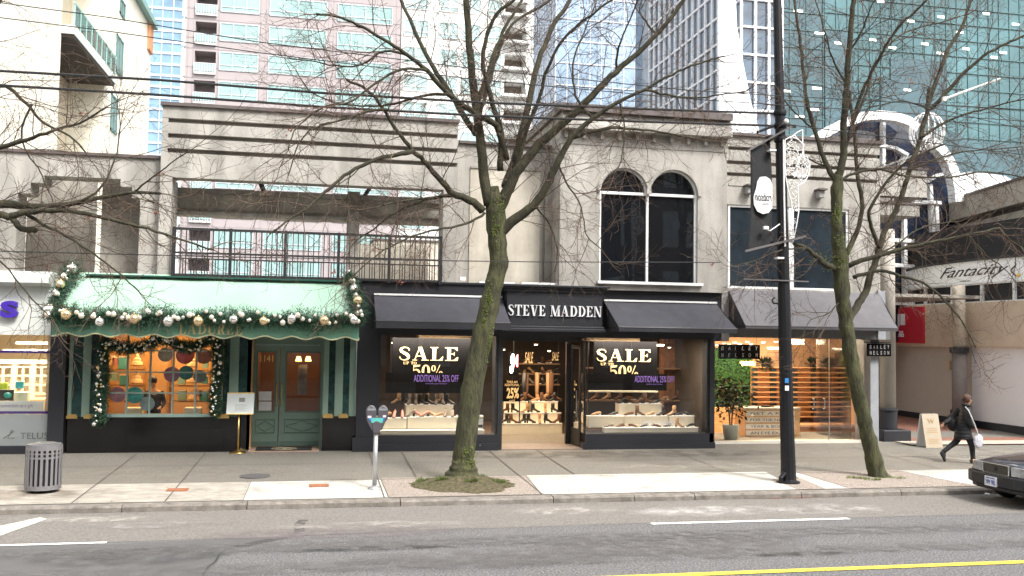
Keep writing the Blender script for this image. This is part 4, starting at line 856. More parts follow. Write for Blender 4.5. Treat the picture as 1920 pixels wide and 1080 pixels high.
W2 = [Q(p[0], p[1], Yg) for p in ((305, 630), (320, 640), (345, 652), (372, 648), (390, 636), (408, 634), (409, 670), (408, 710), (403, 745), (404, 778))]
def small(n, u0=0, u1=1): return [(u0 + (u1 - u0) * (i + rnd.random()) / n, rnd.choice((.05, .04)) if i % 5 == 0 else rnd.choice((.018, .023, .028)), rnd.choice((0, 1, 2)), rnd.uniform(-.09, .09), -.19, rnd.uniform(-.09, .09)) for i in range(n)]
garland('dark fir garland with tiny baubles down the left side of the lattice window', W1, .19, 2300, small(75))
garland('dark fir garland with tiny baubles down the right side of the lattice window', W2, .19, 2300, small(75))
# doormat, menu stand
c = S(533, 838); o = thing('doormat', 'black doormat with faint oval emblem in front of the green double door', 'doormat', (c.x, c.y, .15))
MB().box(dg(486), dg(588), Y - .1, Y + .62, .151, .165).build('mat', mat('black_rubber', (.012, .012, .013), .9), o)
mc = ((dg(486) + dg(588)) / 2, Y + .2, .17); MB().tube([(mc[0] + .3 * math.cos(a * .2618), mc[1] + .2 * math.sin(a * .2618), .168) for a in range(25)], .012, 5).tube([(mc[0] + .2 * math.cos(a * .2618), mc[1] + .12 * math.sin(a * .2618), .168) for a in range(25)], .008, 5).tube([(mc[0] - .02, mc[1] + .06, .168), (mc[0] - .02, mc[1] - .06, .168), (mc[0] + .05, mc[1] - .06, .168)], .01, 5).build('emblem', mat('gold_print', (.3, .25, .15), .6), o)
c = S(446, 849); t = thing('menu_stand', 'brass pole menu stand with white menu card left of the green door', 'menu stand', (c.x, c.y, gz(c.y)))
b0 = gz(c.y); hz = Q(449, 776, c.y).z
MB().lathe([(.2, 0), (.2, .015), (.12, .035), (.03, .06), (.022, .09)], (c.x, c.y, b0), 24).build('base', GOLD, t, True)
MB().tube([(c.x, c.y, b0 + .05), (c.x, c.y, hz)], .021, 12).build('pole', GOLD, t, True)
x0, x1, z0, z1 = pxbox(425, 738, 476, 776, c.y); th = [(x0, c.y - .06, z0), (x1, c.y - .06, z0), (x1, c.y + .14, z1), (x0, c.y + .14, z1)]
MB().hexa(th, [(a, b + .03, d) for a, b, d in th]).build('board', mat('menu_card', (.68, .72, .7), .5, var=.03), t)
MB().tube([th[0], th[1]], .016, 8).build('board_rail', GOLD, t); MB().tube([th[3], th[2]], .014, 8).build('board_rail', GOLD, t)
def onb(u, v, o_=.004): a = Vector(th[0]).lerp(Vector(th[1]), u); b = Vector(th[3]).lerp(Vector(th[2]), u); p = a.lerp(b, v); p.y -= o_; return p
mb = MB(); mb.face([onb(.44, .58), onb(.66, .58), onb(.66, .78), onb(.44, .78)])
for i in range(6):
    v = .15 + i * .06; mb.face([onb(.3, v), onb(.75 - .1 * (i % 2), v), onb(.75 - .1 * (i % 2), v + .012), onb(.3, v + .012)])
mb.build('menu_print', mat('grey_print', (.25, .24, .22), .7), t)
# ================================================================ SHOP 3: SHOE SHOP
t = thing('shoe_shop', 'charcoal shoe shop front with two display windows and open recessed doorway', 'shop', (5.6, YF, Z0))
SHOP3 = t
Y = YF - .05; gx = lambda px, py=720, YY=None: Q(px, py, YY or Y).x; gz_ = lambda px, py, YY=None: Q(px, py, YY or Y).z
zband = gz_(1000, 537); zhead = gz_(820, 629); zpl = gz_(820, 816)
xA, xB, xC, xD, xE, xF = gx(669), gx(709), gx(934), gx(1098), gx(1331), gx(1350)
MB().box(xA, xB, Y, Y + .5, .05, zband).box(xE, gx(1340), Y, Y + .5, .05, zhead).split('pier', NAVY, t)
MB().box(gx(663), xB + .02, Y - .05, Y - .001, .05, gz_(700, 820)).build('pier_base', NAVY, t)
MB().box(xB, xF, Y + .02, Y + .5, zhead, zband).build('fascia', NAVY, t)
MB().box(xA, xF + .02, Y - .03, Y + .55, zband + .001, zband + .05).build('fascia_cap', NAVY, t)
mb = MB(); mb.box(gx(975), gx(1058), Y - .02, Y + .2, zband + .055, zband + .1).box(gx(895), gx(962), Y - .02, Y + .2, zband + .055, zband + .09); mb.build('pale_flashing', WHITE, t)
# sign box with stepped cornice
Ys = 22.78; x0, x1 = Q(951, 580, Ys).x, Q(1129, 580, Ys).x; z1 = Q(1040, 548, Ys).z; z0 = Q(1040, 612, Ys).z
sb = MB().box(x0, x1, Ys, Y + .019, z0, z1).build('sign_box', NAVY, t)
mb = MB()
for i, (e, a, b) in enumerate(((.05, z1 + .001, z1 + .07), (.1, z1 + .071, z1 + .12), (.16, z1 + .121, z1 + .17))): mb.box(x0 - e, x1 + e, Ys - e, Y + .019 - .001 * i, a, b)
for i, (e, a, b) in enumerate(((.05, z0 - .06, z0 - .001), (.09, z0 - .13, z0 - .061))): mb.box(x0 - e, x1 + e, Ys - e, Y + .018 - .001 * i, a, b)
mb.build('cornice', NAVY, sb, bevel=.006)
CHR = mat('white_metal_letters', (.82, .82, .84), .25, metal=.2, var=.03)
text('STEVE MADDEN', 'sign_lettering', CHR, t, 948, 574, 1126, 594, Ys - .045, .06) if 0 else serif('STEVE MADDEN', 'sign_lettering', CHR, t, 952, 573, 1127, 593, Ys - .001, .05)
# plinths
mb = MB().box(xB + .01, xC, Y, Y + .45, .05, zpl).box(xB + .01, xC + .02, Y - .05, Y - .001, .05, .3); mb.build('window_plinth', NAVY, t)
xr0 = gx(1062, 815, 24.3)
mb = MB().prism([(xr0 + .25, 24.3), (gx(1098, 830), Y), (gx(1338), Y), (gx(1338), 24.3)], .05, zpl, 'z').prism([(xr0 + .2, 24.3), (gx(1092, 830), Y - .05), (gx(1340), Y - .05), (gx(1340), Y - .001), (gx(1098, 830), Y - .001), (xr0 + .25, 24.3)], .051, .28, 'z')
mb.build('window_plinth', NAVY, t)
MB().box(xB, xC, Y + .1, Y + .115, zpl, zhead).build('window_glass', GLASS, t)
zg = zpl; MB().box(gx(1100, 830), xE, Y + .1, Y + .115, zpl, zhead).build('window_glass', GLASS, t)
MB().prism([(gx(1100), Y + .1), (gx(1100) + .015, Y + .1), (xr0 + .3, 24.3), (xr0 + .285, 24.3)], zpl, zhead, 'z').build('window_glass', GLASS, t)
fr = MB()
for x in (xB + .02, xC - .03, xE - .02): fr.box(x - .025, x + .025, Y + .05, Y + .16, zpl, zhead)
fr.box(xC, xC + .12, Y + .02, Y + .9, .05, zhead).box(gx(1100) - .012, gx(1100) + .012, Y + .09, Y + .13, zpl, zhead)
fr.build('window_frame', BLACKM, t)

# doorway
Yd = 24.3; MB().box(xC, xr0 + .4, Yd, Yd + .12, gz_(1000, 640, Yd), zhead).box(xC + .12, xC + .2, Yd, Yd + .12, .12, gz_(1000, 640, Yd)).box(xr0 - .02, xr0 + .09, Yd, Yd + .12, .12, gz_(1000, 640, Yd)).build('door_frame', BLACKM, t)
MB().box(xC, xr0 + 1, Y + .51, Yd, zhead, zhead + .1).build('porch_ceiling', BLACKM, t)
a = Vector((xr0 + .1, Yd - .02, 0)); b = Vector((gx(1089, 720, 23.55), 23.55, 0)); d_ = (b - a).normalized(); dl = t
def leafbox(mb, s0, s1, z0, z1, th=.04):
    p, q = a + d_ * s0, a + d_ * s1; n_ = Vector((-d_.y, d_.x, 0)) * th / 2; mb.hexa([(p + n_) + Vector((0, 0, z0)), (q + n_) + Vector((0, 0, z0)), (q - n_) + Vector((0, 0, z0)), (p - n_) + Vector((0, 0, z0))], [(p + n_) + Vector((0, 0, z1)), (q + n_) + Vector((0, 0, z1)), (q - n_) + Vector((0, 0, z1)), (p - n_) + Vector((0, 0, z1))])
Ld = (b - a).length; zdt = gz_(1070, 645, Yd); mb = MB(); leafbox(mb, 0, .1, .15, zdt); leafbox(mb, Ld - .1, Ld, .15, zdt); leafbox(mb, .1, Ld - .1, .15, .6); leafbox(mb, .1, Ld - .1, zdt - .12, zdt)
dr = mb.build('door', BLACKM, t); mb = MB(); leafbox(mb, .1, Ld - .1, .6, zdt - .12, .01); mb.build('glass', GLASS, dr)
p = a + d_ * (Ld - .18); MB().tube([(p.x - .06, p.y - .05, .9), (p.x - .06, p.y - .05, 1.6)], .015, 8).build('handle', mat('steel', (.6, .6, .6), .3, metal=1, var=0), dr)
MB().box(xC + .1, xr0 + .9, Y - .03, Yd + .2, .1, .145).build('threshold', mat('brown_tile', (.2, .16, .13), .6, var=.2, scale=6), t)
# interior
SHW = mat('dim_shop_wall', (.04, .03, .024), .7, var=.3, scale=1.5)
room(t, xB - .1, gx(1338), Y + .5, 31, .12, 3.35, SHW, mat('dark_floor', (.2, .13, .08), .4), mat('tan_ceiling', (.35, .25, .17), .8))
area('shoe_window_light', gx(810), Y + .62, zhead - .06, 85, (1, .86, .66), 2.4, .4); area('shoe_window_light', gx(1210), Y + .62, zhead - .06, 85, (1, .86, .66), 2.4, .4)
area('shoe_shop_light', gx(1000), 26.2, 3.3, 130, (1, .72, .45), 3.5, 2.0)
spots(t, [Q(944, 654, 25.5), Q(1270, 632, 24.2), Q(1005, 645, 27), Q(1030, 657, 27.5), Q(1255, 650, 25.5), Q(880, 640, 24.4), Q(738, 641, 24.4)], .045)
LT = mat('strip_glow', (1, .85, .6), emit=2.5)
x0, x1, z0, z1 = pxbox(737, 640, 880, 643, 24.15); MB().box(x0, x1, 24.15, 24.2, z0, z1).build('light_strip', LT, t)
x0, x1, z0, z1 = pxbox(1118, 645, 1245, 648, 24.15); MB().box(x0, x1, 24.15, 24.2, z0, z1).build('light_strip', LT, t)
x0, x1, z0, z1 = pxbox(785, 628, 900, 636, 24.3); MB().box(x0, x1, 24.3, 25, z0, z1).build('bulkhead', mat('tan_ceiling', (.35, .25, .17), .8), t)
x0, x1, z0, z1 = pxbox(1100, 632, 1200, 640, 24.3); MB().box(x0, x1, 24.3, 25, z0, z1).build('bulkhead', mat('tan_ceiling', (.35, .25, .17), .8), t)
BKP = mat('black_banner', (.006, .006, .007), .9, var=0, spec=.05); CRG = mat('cream_gold_print', (.78, .6, .34), .5, var=0); VIO = mat('violet_print', (.22, .14, .52), .5, var=0)
def banner(lab, x_, sx0, sx1, sy0, sy1, up, fifty, add, ya=24.0):
    o = thing('sale_banner', lab, 'banner', (gx((sx0 + sx1) / 2), ya, 1.6))
    p0, p1, q0, q1 = pxbox(x_[0], x_[1], x_[2], x_[3], ya); MB().box(p0, p1, ya, ya + .02, q0, q1).build('cloth', BKP, o)
    p0, p1, q0, q1 = pxbox(x_[0] - 12, fifty[3], x_[2] + 18, x_[3] + 2, ya - .05); MB().box(p0, p1, ya - .05, ya - .035, q0, q1).build('lower_cloth', BKP, o)
    serif('SALE', 'lettering', CRG, o, sx0, sy0, sx1, sy1, ya - .002); serif('UP TO', 'lettering', CRG, o, *up, ya - .002)
    fx0, fy0, fx1, fy1 = fifty; serif('50%', 'lettering', CRG, o, fx0, fy0, fx1, fy0 + (fy1 - fy0) * 1.55, ya - .002)
    text('ADDITIONAL 25% OFF', 'lettering', VIO, o, *add, ya - .055, .004)
    text('entire purchase', 'lettering', VIO, o, add[0] + 22, add[3] + 2, add[2] - 22, add[3] + 5, ya - .055, .003)
banner('black SALE up to 50% banner in the left shoe window by the parking meter', (735, 634, 886, 735), 747, 860, 651, 676, (756, 678, 781, 683), (773, 684, 831, 699), (776, 703, 860, 716))
banner('black SALE up to 50% banner in the right shoe window beside the doorway', (1113, 640, 1232, 730), 1117, 1221, 655, 678, (1126, 680, 1150, 685), (1143, 685, 1197, 701), (1190, 705, 1264, 717))
text('STEVE MADDEN', 'glass_lettering', CHR, t, 1203, 789, 1265, 797, Y + .098, .004)
# display plinths
PLW = mat('white_plinth', (.78, .72, .58), .5, var=.04)
def plinth(lab, a, b, c, d, Yp, dep=.3):
    x0, x1, z0, z1 = pxbox(a, b, c, d, Yp); o = thing('display_plinth', lab, 'plinth', ((x0 + x1) / 2, Yp, z0), 'white display plinths in the shoe shop')
    MB().box(x0, x1, Yp, Yp + dep, z0, z1).build('body', PLW, o, bevel=.006); MB().box(x0 - .01, x1 + .01, Yp - .01, Yp + dep, z1 + .001, z1 + .015).build('top', WHITE, o); return x0, x1, Yp, z1 + .015
L0 = plinth('long low white plinth along the bottom of the left shoe window', 713, 808, 908, 816, 23.5, .25)
L1 = plinth('white plinth with sandals at the lower left of the left shoe window', 718, 785, 762, 806, 23.78, .3)
L2 = plinth('wide white plinth carrying heels in the left shoe window centre', 764, 783, 856, 806, 23.78, .3)
L2b = plinth('white plinth just right of the big trunk in the left shoe window', 858, 781, 906, 806, 23.78, .3)
L3 = plinth('upper cream plinth with ankle boots in the left shoe window', 761, 760, 850, 782, 24.1, .4)
R0 = plinth('long low white plinth along the bottom of the right shoe window', 1134, 803, 1309, 811, 23.5, .25)
R1 = plinth('white plinth nearest the doorway in the right shoe window', 1104, 781, 1170, 802, 23.85, .25)
R2 = plinth('middle white plinth of the lower row in the right shoe window', 1172, 781, 1253, 802, 23.78, .25)
R3 = plinth('rightmost white plinth of the lower row in the right shoe window', 1255, 781, 1302, 802, 23.78, .25)
R4 = plinth('upper cream plinth with sandals in the right shoe window', 1161, 758, 1241, 779, 24.1, .35)
D0 = plinth('long white base plinth inside the open doorway', 939, 795, 1054, 815, 26.4, .6)
D1 = plinth('long lower step plinth inside the open doorway', 939, 775, 1052, 793, 26.8, .4)
D2 = plinth('upper left plinth with boots inside the open doorway', 939, 754, 990, 772, 27.2, .4)
D3 = plinth('upper right plinth with boots inside the open doorway', 998, 754, 1046, 772, 27.2, .4)
# wall shelves
for lab, a, c, ys, YY in (('dark wall shelves crowded with shoes at the back of the doorway', 965, 1050, (681, 700, 720), 29), ('glass shelf bar behind the left sale banner', 733, 862, (734,), 24.6), ('pale shelf bar behind the right sale banner', 1108, 1234, (733,), 24.5), ('brown shelves behind the right display window near the doorway', 1100, 1300, (750, 690), 25.6)):
    o = thing('wall_shelf', lab, 'shelf', (Q((a + c) / 2, 700, YY).x, YY, 1.5)); 
    for py in ys: x0, x1, z0, z1 = pxbox(a, py, c, py + 2.5, YY); MB().box(x0, x1, YY, YY + .3, z0, z1).build('shelf_board', PLW if len(ys) == 1 else mat('brown_board', (.2, .12, .07), .6), o)
    for x in (x0, x1): MB().box(x - .015, x + .015, YY + .26, YY + .3, .6, 3.0).build('bracket', BLACKM, o)
# shoes
def loft(mb, secs, n=10):
    k = len(mb.v)
    for cx, cy, cz, rx, ry, rz, ax in secs:
        for j in range(n):
            a_ = 2 * math.pi * j / n
            if ax == 'x': mb.v.append((cx, cy + ry * math.cos(a_), cz + rz * math.sin(a_)))
            else: mb.v.append((cx + rx * math.cos(a_), cy + ry * math.sin(a_), cz))
    for i in range(len(secs) - 1):
        for j in range(n): a_ = k + i * n + j; b_ = k + i * n + (j + 1) % n; mb.f.append((a_, b_, b_ + n, a_ + n))
    mb.f.append(tuple(k + j for j in range(n - 1, -1, -1))); mb.f.append(tuple(k + (len(secs) - 1) * n + j for j in range(n)))
def shoe(kind, m):
    hl = {'boot': .05, 'tall': .06, 'pump': .085, 'flat': .015, 'sandal': .05}[kind]; o = thing('shoe', 'x', 'shoe', (0, 0, 0)); mb = MB()
    loft(mb, [(-.15, 0, .018, 0, .012, .008, 'x'), (-.13, 0, .026, 0, .034, .02, 'x'), (-.08, 0, .035, 0, .044, .03, 'x'), (-.02, 0, .05 + hl * .4, 0, .038, .035, 'x'), (.05, 0, .055 + hl * .9, 0, .033, .042 if kind != 'flat' else .035, 'x'), (.1, 0, .05 + hl, 0, .032, .04, 'x'), (.125, 0, .05 + hl, 0, .018, .03, 'x')])
    if kind in ('boot', 'tall'):
        H = .2 if kind == 'boot' else .46; loft(mb, [(.06, 0, .05 + hl, .058, .036, 0, 'z'), (.065, 0, .1 + hl, .05, .036, 0, 'z'), (.07, 0, hl + H, .055 if kind == 'boot' else .065, .045, 0, 'z'), (.07, 0, hl + H + .004, .045, .035, 0, 'z')])
    mb.build('upper', m, o, True)
    hm = MB().box(.07, .115 if kind != 'pump' else .095, -.018, .018, 0, hl + .03)
    hm.hexa([(-.15, -.03, 0), (-.03, -.032, 0), (-.03, .032, 0), (-.15, .03, 0)], [(-.15, -.02, .012), (-.03, -.032, .018), (-.03, .032, .018), (-.15, .02, .012)]).build('heel', BLACKM if kind != 'flat' else WHITE, o)
    if kind in ('pump', 'sandal'): MB().tube([(.03, -.03, hl + .06), (.07, 0, hl + .12), (.1, .03, hl + .06)], .005, 5).build('strap', m, o)
    return o
LEA = {'black': mat('black_leather', (.012, .012, .013), .35), 'brown': mat('brown_suede', (.11, .05, .025), .8), 'tan': mat('tan_leather', (.34, .2, .1), .5), 'rose': mat('rose_leather', (.42, .18, .14), .5), 'grey': mat('taupe_suede', (.2, .16, .13), .8)}
PRO = {}
def put_shoe(kind, c, x, y, z, rot, lab, grp, sc=1):
    if (kind, c) not in PRO: PRO[(kind, c)] = shoe(kind, LEA[c]); o = PRO[(kind, c)]
    else: o = copy_tree(PRO[(kind, c)])
    o.location = (x, y, z); o.rotation_euler = (0, 0, rot); o.scale = (sc,) * 3; o['label'] = lab; o['group'] = grp; return o
CN = {'black': 'black', 'brown': 'brown', 'tan': 'tan', 'rose': 'rose pink', 'grey': 'taupe'}; KN = {'boot': 'ankle boot', 'tall': 'tall boot', 'pump': 'high heeled shoe', 'flat': 'low casual shoe', 'sandal': 'strappy sandal'}
ORD = ('first', 'second', 'third', 'fourth', 'fifth', 'sixth', 'seventh', 'eighth', 'ninth')
def row(P, items, where, grp, sc=1.05):
    x0, x1, y, z = P; n = len(items)
    for i, (k, c, r_) in enumerate(items): put_shoe(k, c, x0 + (x1 - x0) * (i + .5) / n, y + .12 + .02 * (i % 2), z, r_, '%s %s %s from left %s' % (CN[c], KN[k], ORD[i], where), grp, sc)
row(L1, [('sandal', 'tan', .4), ('pump', 'rose', 1.3), ('pump', 'rose', 1.5)], 'on the lower left plinth', 'shoes on plinths in the left window')
row(L2, [('pump', 'grey', .2), ('sandal', 'rose', 2.9), ('sandal', 'rose', .3), ('sandal', 'tan', 2.8), ('flat', 'tan', .4), ('pump', 'grey', 1.3), ('pump', 'grey', 1.4)], 'on the wide plinth of the left window', 'shoes on plinths in the left window')
row(L2b, [('boot', 'black', .3), ('pump', 'black', 1.2)], 'right of the trunk in the left window', 'shoes on plinths in the left window')
row(L3, [('boot', 'grey', 1.3), ('boot', 'grey', 1.5), ('boot', 'black', 2.7), ('boot', 'black', 2.9), ('boot', 'grey', 1.4), ('boot', 'grey', 1.7), ('boot', 'black', 2.6)], 'on the upper cream plinth of the left window', 'shoes on plinths in the left window')
row((Q(733, 758, 24.5).x, Q(850, 758, 24.5).x, 24.35, L3[3]), [('tall', 'tan', .3), ('tall', 'black', 2.8), ('tall', 'black', .5), ('tall', 'tan', 1.5), ('tall', 'tan', .3), ('tall', 'black', 2.8)], 'standing behind the ankle boots of the left window', 'tall boots in the left window')
row(R0, [('flat', 'grey', .1), ('flat', 'brown', .3), ('flat', 'brown', 2.9), ('flat', 'black', .2), ('flat', 'brown', 2.8), ('flat', 'black', .3), ('boot', 'tan', 2.9), ('flat', 'black', .3)], 'on the bottom plinth of the right window', 'shoes on plinths in the right window', .95)
row(R1, [('flat', 'tan', .1), ('flat', 'black', .2)], 'on the doorway-side plinth of the right window', 'shoes on plinths in the right window')
row(R2, [('flat', 'brown', 0), ('boot', 'brown', 3.0), ('flat', 'tan', .3), ('boot', 'black', .3)], 'on the middle plinth of the right window', 'shoes on plinths in the right window')
row(R3, [('boot', 'tan', .2), ('flat', 'black', .2), ('flat', 'black', 2.9)], 'on the right end plinth of the right window', 'shoes on plinths in the right window')
row(R4, [('sandal', 'black', .2), ('sandal', 'brown', 2.9), ('sandal', 'brown', .3), ('boot', 'brown', 2.9), ('flat', 'black', .2)], 'on the upper cream plinth of the right window', 'shoes on plinths in the right window')
row((Q(1105, 748, 25.7).x, Q(1300, 748, 25.7).x, 25.6, Q(1200, 750, 25.6).z), [('boot', 'brown', .2), ('boot', 'tan', .2), ('boot', 'brown', .3), ('flat', 'brown', 2.9), ('boot', 'black', .2), ('boot', 'brown', .2), ('flat', 'tan', .2), ('boot', 'brown', .3), ('flat', 'brown', .3)], 'on the brown shelf behind the right window', 'shoes on shelves behind the right window')
row(D0, [('boot', 'black', .1), ('boot', 'brown', 3.0), ('boot', 'black', .3), ('boot', 'black', 3), ('boot', 'tan', 1.4), ('boot', 'black', 3.0), ('boot', 'brown', .1)], 'on the base plinth inside the doorway', 'boots on plinths inside the doorway')
row(D1, [('boot', 'brown', .1), ('boot', 'black', 3.0), ('boot', 'tan', .3), ('boot', 'black', 3), ('boot', 'tan', 1.4), ('boot', 'black', 3.0)], 'on the step plinth inside the doorway', 'boots on plinths inside the doorway')
row(D2, [('boot', 'black', .1), ('boot', 'black', 3.0), ('boot', 'brown', .3)], 'on the upper left plinth inside the doorway', 'boots on plinths inside the doorway')
row(D3, [('flat', 'tan', .1), ('boot', 'brown', 3.0), ('boot', 'black', .3)], 'on the upper right plinth inside the doorway', 'boots on plinths inside the doorway')
row((Q(970, 750, 27.6).x, Q(1048, 750, 27.6).x, 27.6, D2[3]), [('tall', 'black', .1), ('tall', 'brown', 3.0), ('tall', 'tan', 1.5), ('tall', 'tan', .3), ('tall', 'brown', 2.9)], 'standing behind the plinths inside the doorway', 'tall boots inside the doorway', 1.6)
for py, cs in ((681, 'brown'), (700, 'tan'), (720, 'grey')):
    row((Q(968, py, 29).x, Q(1048, py, 29).x, 29.0, Q(1005, py, 29).z), [('flat' if i % 2 else 'pump', cs if i % 3 else 'black', .2 + i) for i in range(7)], 'on the %s wall shelf behind the doorway' % {681: 'upper', 700: 'middle', 720: 'lower'}[py], 'shoes on the wall shelves inside the doorway', 1.1)
o = thing('poster', 'black take an additional 25% poster inside the open doorway', 'poster', (Q(959, 732, 26.6).x, 26.6, 1.4)); x0, x1, z0, z1 = pxbox(943, 712, 976, 753, 26.6)
MB().box(x0, x1, 26.6, 26.62, z0, z1).build('board', BKP, o); text('TAKE AN', 'lettering', CRG, o, 950, 714, 970, 718, 26.595, .004); text('ADDITIONAL', 'lettering', CRG, o, 946, 719.5, 974, 724, 26.595, .004); text('25%', 'lettering', CRG, o, 950, 727, 973, 747, 26.595, .004, bold=.03); text('off', 'lettering', CRG, o, 955, 749, 966, 752, 26.595, .004)
MB().box(x0, x0 + .03, 26.625, 26.65, .15, z1).box(x1 - .03, x1, 26.625, 26.65, .15, z1).build('stand', BLACKM, o)
o = thing('neon_sign', 'glowing white and red letter logo sign inside the shoe shop doorway', 'sign', (Q(963, 683, 27).x, 27, 2)); x0, x1, z0, z1 = pxbox(954, 660, 973, 704, 27)
MB().box(x0, x1, 27.02, 27.05, z0, z1).build('back_board', BKP, o)
text('S', 'glowing_letter', mat('neon_white', (1, .95, .93), emit=4), o, 956, 663, 964, 700, 27, .02, shear=.2, bold=.03); text('M', 'glowing_letter', mat('neon_red', (1, .25, .25), emit=2.5), o, 962, 665, 971, 688, 26.99, .02, bold=.02)
MB().tube([((x0 + x1) / 2, 27.03, z1), ((x0 + x1) / 2, 27.03, 3.3)], .008, 5).build('rod', BLACKM, o)
o = text('SALE', 'sale_lettering', CRG, None, 984, 660, 1000, 681, 28.4, .01, shear=.3); tag(o, 'small slanted yellow SALE lettering on the back wall of the doorway', 'lettering')
o = text('SALE', 'sale_lettering', CRG, None, 1035, 660, 1048, 676, 28.6, .01, shear=.3); tag(o, 'dim slanted SALE lettering at the right of the doorway back wall', 'lettering')
x0, x1, z0, z1 = pxbox(890, 783, 907, 805, 23.7); o = thing('framed_notice', 'small framed black and white notice in the left shoe window', 'notice', (x0, 23.7, z0)); MB().box(x0, x1, 23.7, 23.72, z0, z1).build('card', WHITE, o)
MB().box(x0 + .03, x1 - .03, 23.69, 23.699, z0 + .04, z0 + .12).box(x0, x1, 23.685, 23.699, z1 - .02, z1).box(x0, x0 + .015, 23.685, 23.699, z0, z1).box(x1 - .015, x1, 23.685, 23.699, z0, z1).build('frame', BLACKM, o)
MB().box(Q(1245, 700, 26).x, Q(1290, 700, 26).x, 26, 26.4, .15, 3.3).build('brick_pillar', mat('amber_brick', (.22, .1, .05), .8, scale=8, var=.4), SHOP3)

# charcoal awnings
def shed(name, lab, pa, pb_, pyt, Yt, Ya, pyf, pyv, m, mv, strip=True, pf=None, sidepx=None):
    x0, x1 = Q(pa, pyt, Yt).x, Q(pb_, pyt, Yt).x; f0, f1 = (x0, x1) if pf is None else (Q(pf[0], pyf, Ya).x, Q(pf[1], pyf, Ya).x)
    zt_ = Q((pa + pb_) / 2, pyt, Yt).z; zf_ = Q((pa + pb_) / 2 + 20, pyf, Ya).z; zv_ = Q((pa + pb_) / 2 + 20, pyv, Ya).z
    o = thing(name, lab, 'awning', ((x0 + x1) / 2, Ya, zv_)); th = .02
    mb = MB(); n = 44
    for i in range(n + 1):
        u = i / n
        for j in range(7): v = j / 6; p = Vector((f0 + (f1 - f0) * u, Ya, zf_)).lerp(Vector((x0 + (x1 - x0) * u, Yt, zt_)), v); p.z -= .02 * math.sin(math.pi * v) + (.006 * math.sin(u * 31) + .03 * noise.noise(Vector((u * 10 + x0, v * 2.5, 2)))) * math.sin(math.pi * v); mb.v.append(tuple(p))
    for i in range(n):
        for j in range(6): a_ = i * 7 + j; mb.f.append((a_, a_ + 7, a_ + 8, a_ + 1))
    mb.build('canopy', m, o, smooth=True)
    mb = MB()
    for xa_, xb_ in ((f0, x0), (f1, x1)): MB().face([(xa_, Ya, zv_), (xa_, Ya, zf_), (xb_, Yt, zt_), (xb_, Yt, zv_)]).build('side_cloth', mv, o)
    MB().box(f0, f1, Ya - .01, Ya + .005, zv_, zf_).build('valance', mv, o)
    MB().tube([(f0, Ya, zf_), (f1, Ya, zf_)], .018, 8).tube([(f0, Ya, zf_), (f0, Yt, zf_)], .015, 6).tube([(f1, Ya, zf_), (f1, Yt, zf_)], .015, 6).build('frame', BLACKM, o)
    if strip: MB().box(x0, x1, Yt - .06, Yt - .005, zt_ + .0, zt_ + .045).build('white_edge_strip', WHITE, o)
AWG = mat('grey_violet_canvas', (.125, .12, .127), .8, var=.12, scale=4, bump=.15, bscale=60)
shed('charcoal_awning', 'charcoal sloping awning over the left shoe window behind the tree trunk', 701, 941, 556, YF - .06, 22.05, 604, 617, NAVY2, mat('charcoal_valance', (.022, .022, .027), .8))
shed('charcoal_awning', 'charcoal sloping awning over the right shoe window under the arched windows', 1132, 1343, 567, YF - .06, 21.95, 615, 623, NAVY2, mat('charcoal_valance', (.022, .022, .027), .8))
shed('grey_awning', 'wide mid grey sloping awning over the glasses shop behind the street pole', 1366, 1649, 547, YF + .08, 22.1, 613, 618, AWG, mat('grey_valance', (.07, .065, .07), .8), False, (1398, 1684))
o = MB().box(Q(1352, 560, 23.4).x, Q(1366, 560, 23.4).x, 23.36, 24, Q(1358, 640, 23.4).z, Q(1358, 543, 23.4).z).build('grey_pier', mat('mid_grey_paint', (.3, .29, .29), .6), None); tag(o, 'narrow grey pier strip between the charcoal and the grey awning', 'pillar')

# ================================================================ SHOP 4: GLASSES SHOP
t = thing('glasses_shop', 'glass fronted spectacles shop with bright orange wooden interior', 'shop', (13, 24, Z0))
Y = 24.05; gx = lambda px, py=720, YY=None: Q(px, py, YY or Y).x; gz_ = lambda px, py, YY=None: Q(px, py, YY or Y).z
xl, xr = gx(1334), gx(1628); zh = gz_(1480, 634); zs = gz_(1480, 826)
STEEL = mat('steel', (.6, .6, .6), .3, metal=1, var=0)
MB().box(xl, xr, Y - .05, Y + .2, .08, zs).build('sill', mat('pale_stone', (.62, .58, .5), .6, var=.05), t)
MB().box(xl, xr + .3, Y - .6, Y + .2, zh, gz_(1480, 600)).build('head', mat('dark_soffit', (.12, .12, .12), .7), t)
MB().box(xl, xr, Y, Y + .012, zs, zh).build('shop_glass', GLASS, t)
MB().box(xl - .02, xl + .03, Y - .04, Y + .05, zs, zh).build('corner_frame', WHITE, t)
mb = MB()
for px in (1478, 1555): x = gx(px); mb.box(x - .008, x + .008, Y - .006, Y + .02, zs, zh)
mb.build('glass_joint', STEEL, t)
for px in (1524, 1544):
    x = gx(px); z = gz_(1530, 757); s_ = -1 if px == 1524 else 1
    MB().tube([(x, Y, z - .14), (x, Y - .06, z - .14), (x + s_ * -.0, Y - .06, z + .14), (x, Y, z + .14)], .018, 8).build('door_handle', STEEL, t)
MB().tube([Q(1484, 826, Y - .03), Q(1484, 812, Y - .03)], .012, 6).tube([Q(1554, 826, Y - .03), Q(1554, 812, Y - .03)], .012, 6).build('floor_hinge', STEEL, t)
MB().box(xr - .12, xr + .13, Y - .3, Y + .4, .05, zh).build('pier', mat('blue_grey_paint', (.27, .28, .3), .6), t)
MB().box(xr - .1, xr + .13, YF + .1, Y + .3, zh + .0, gz_(1640, 545, 23.5)).build('upper_pier', mat('blue_grey_paint', (.27, .28, .3), .6), t)
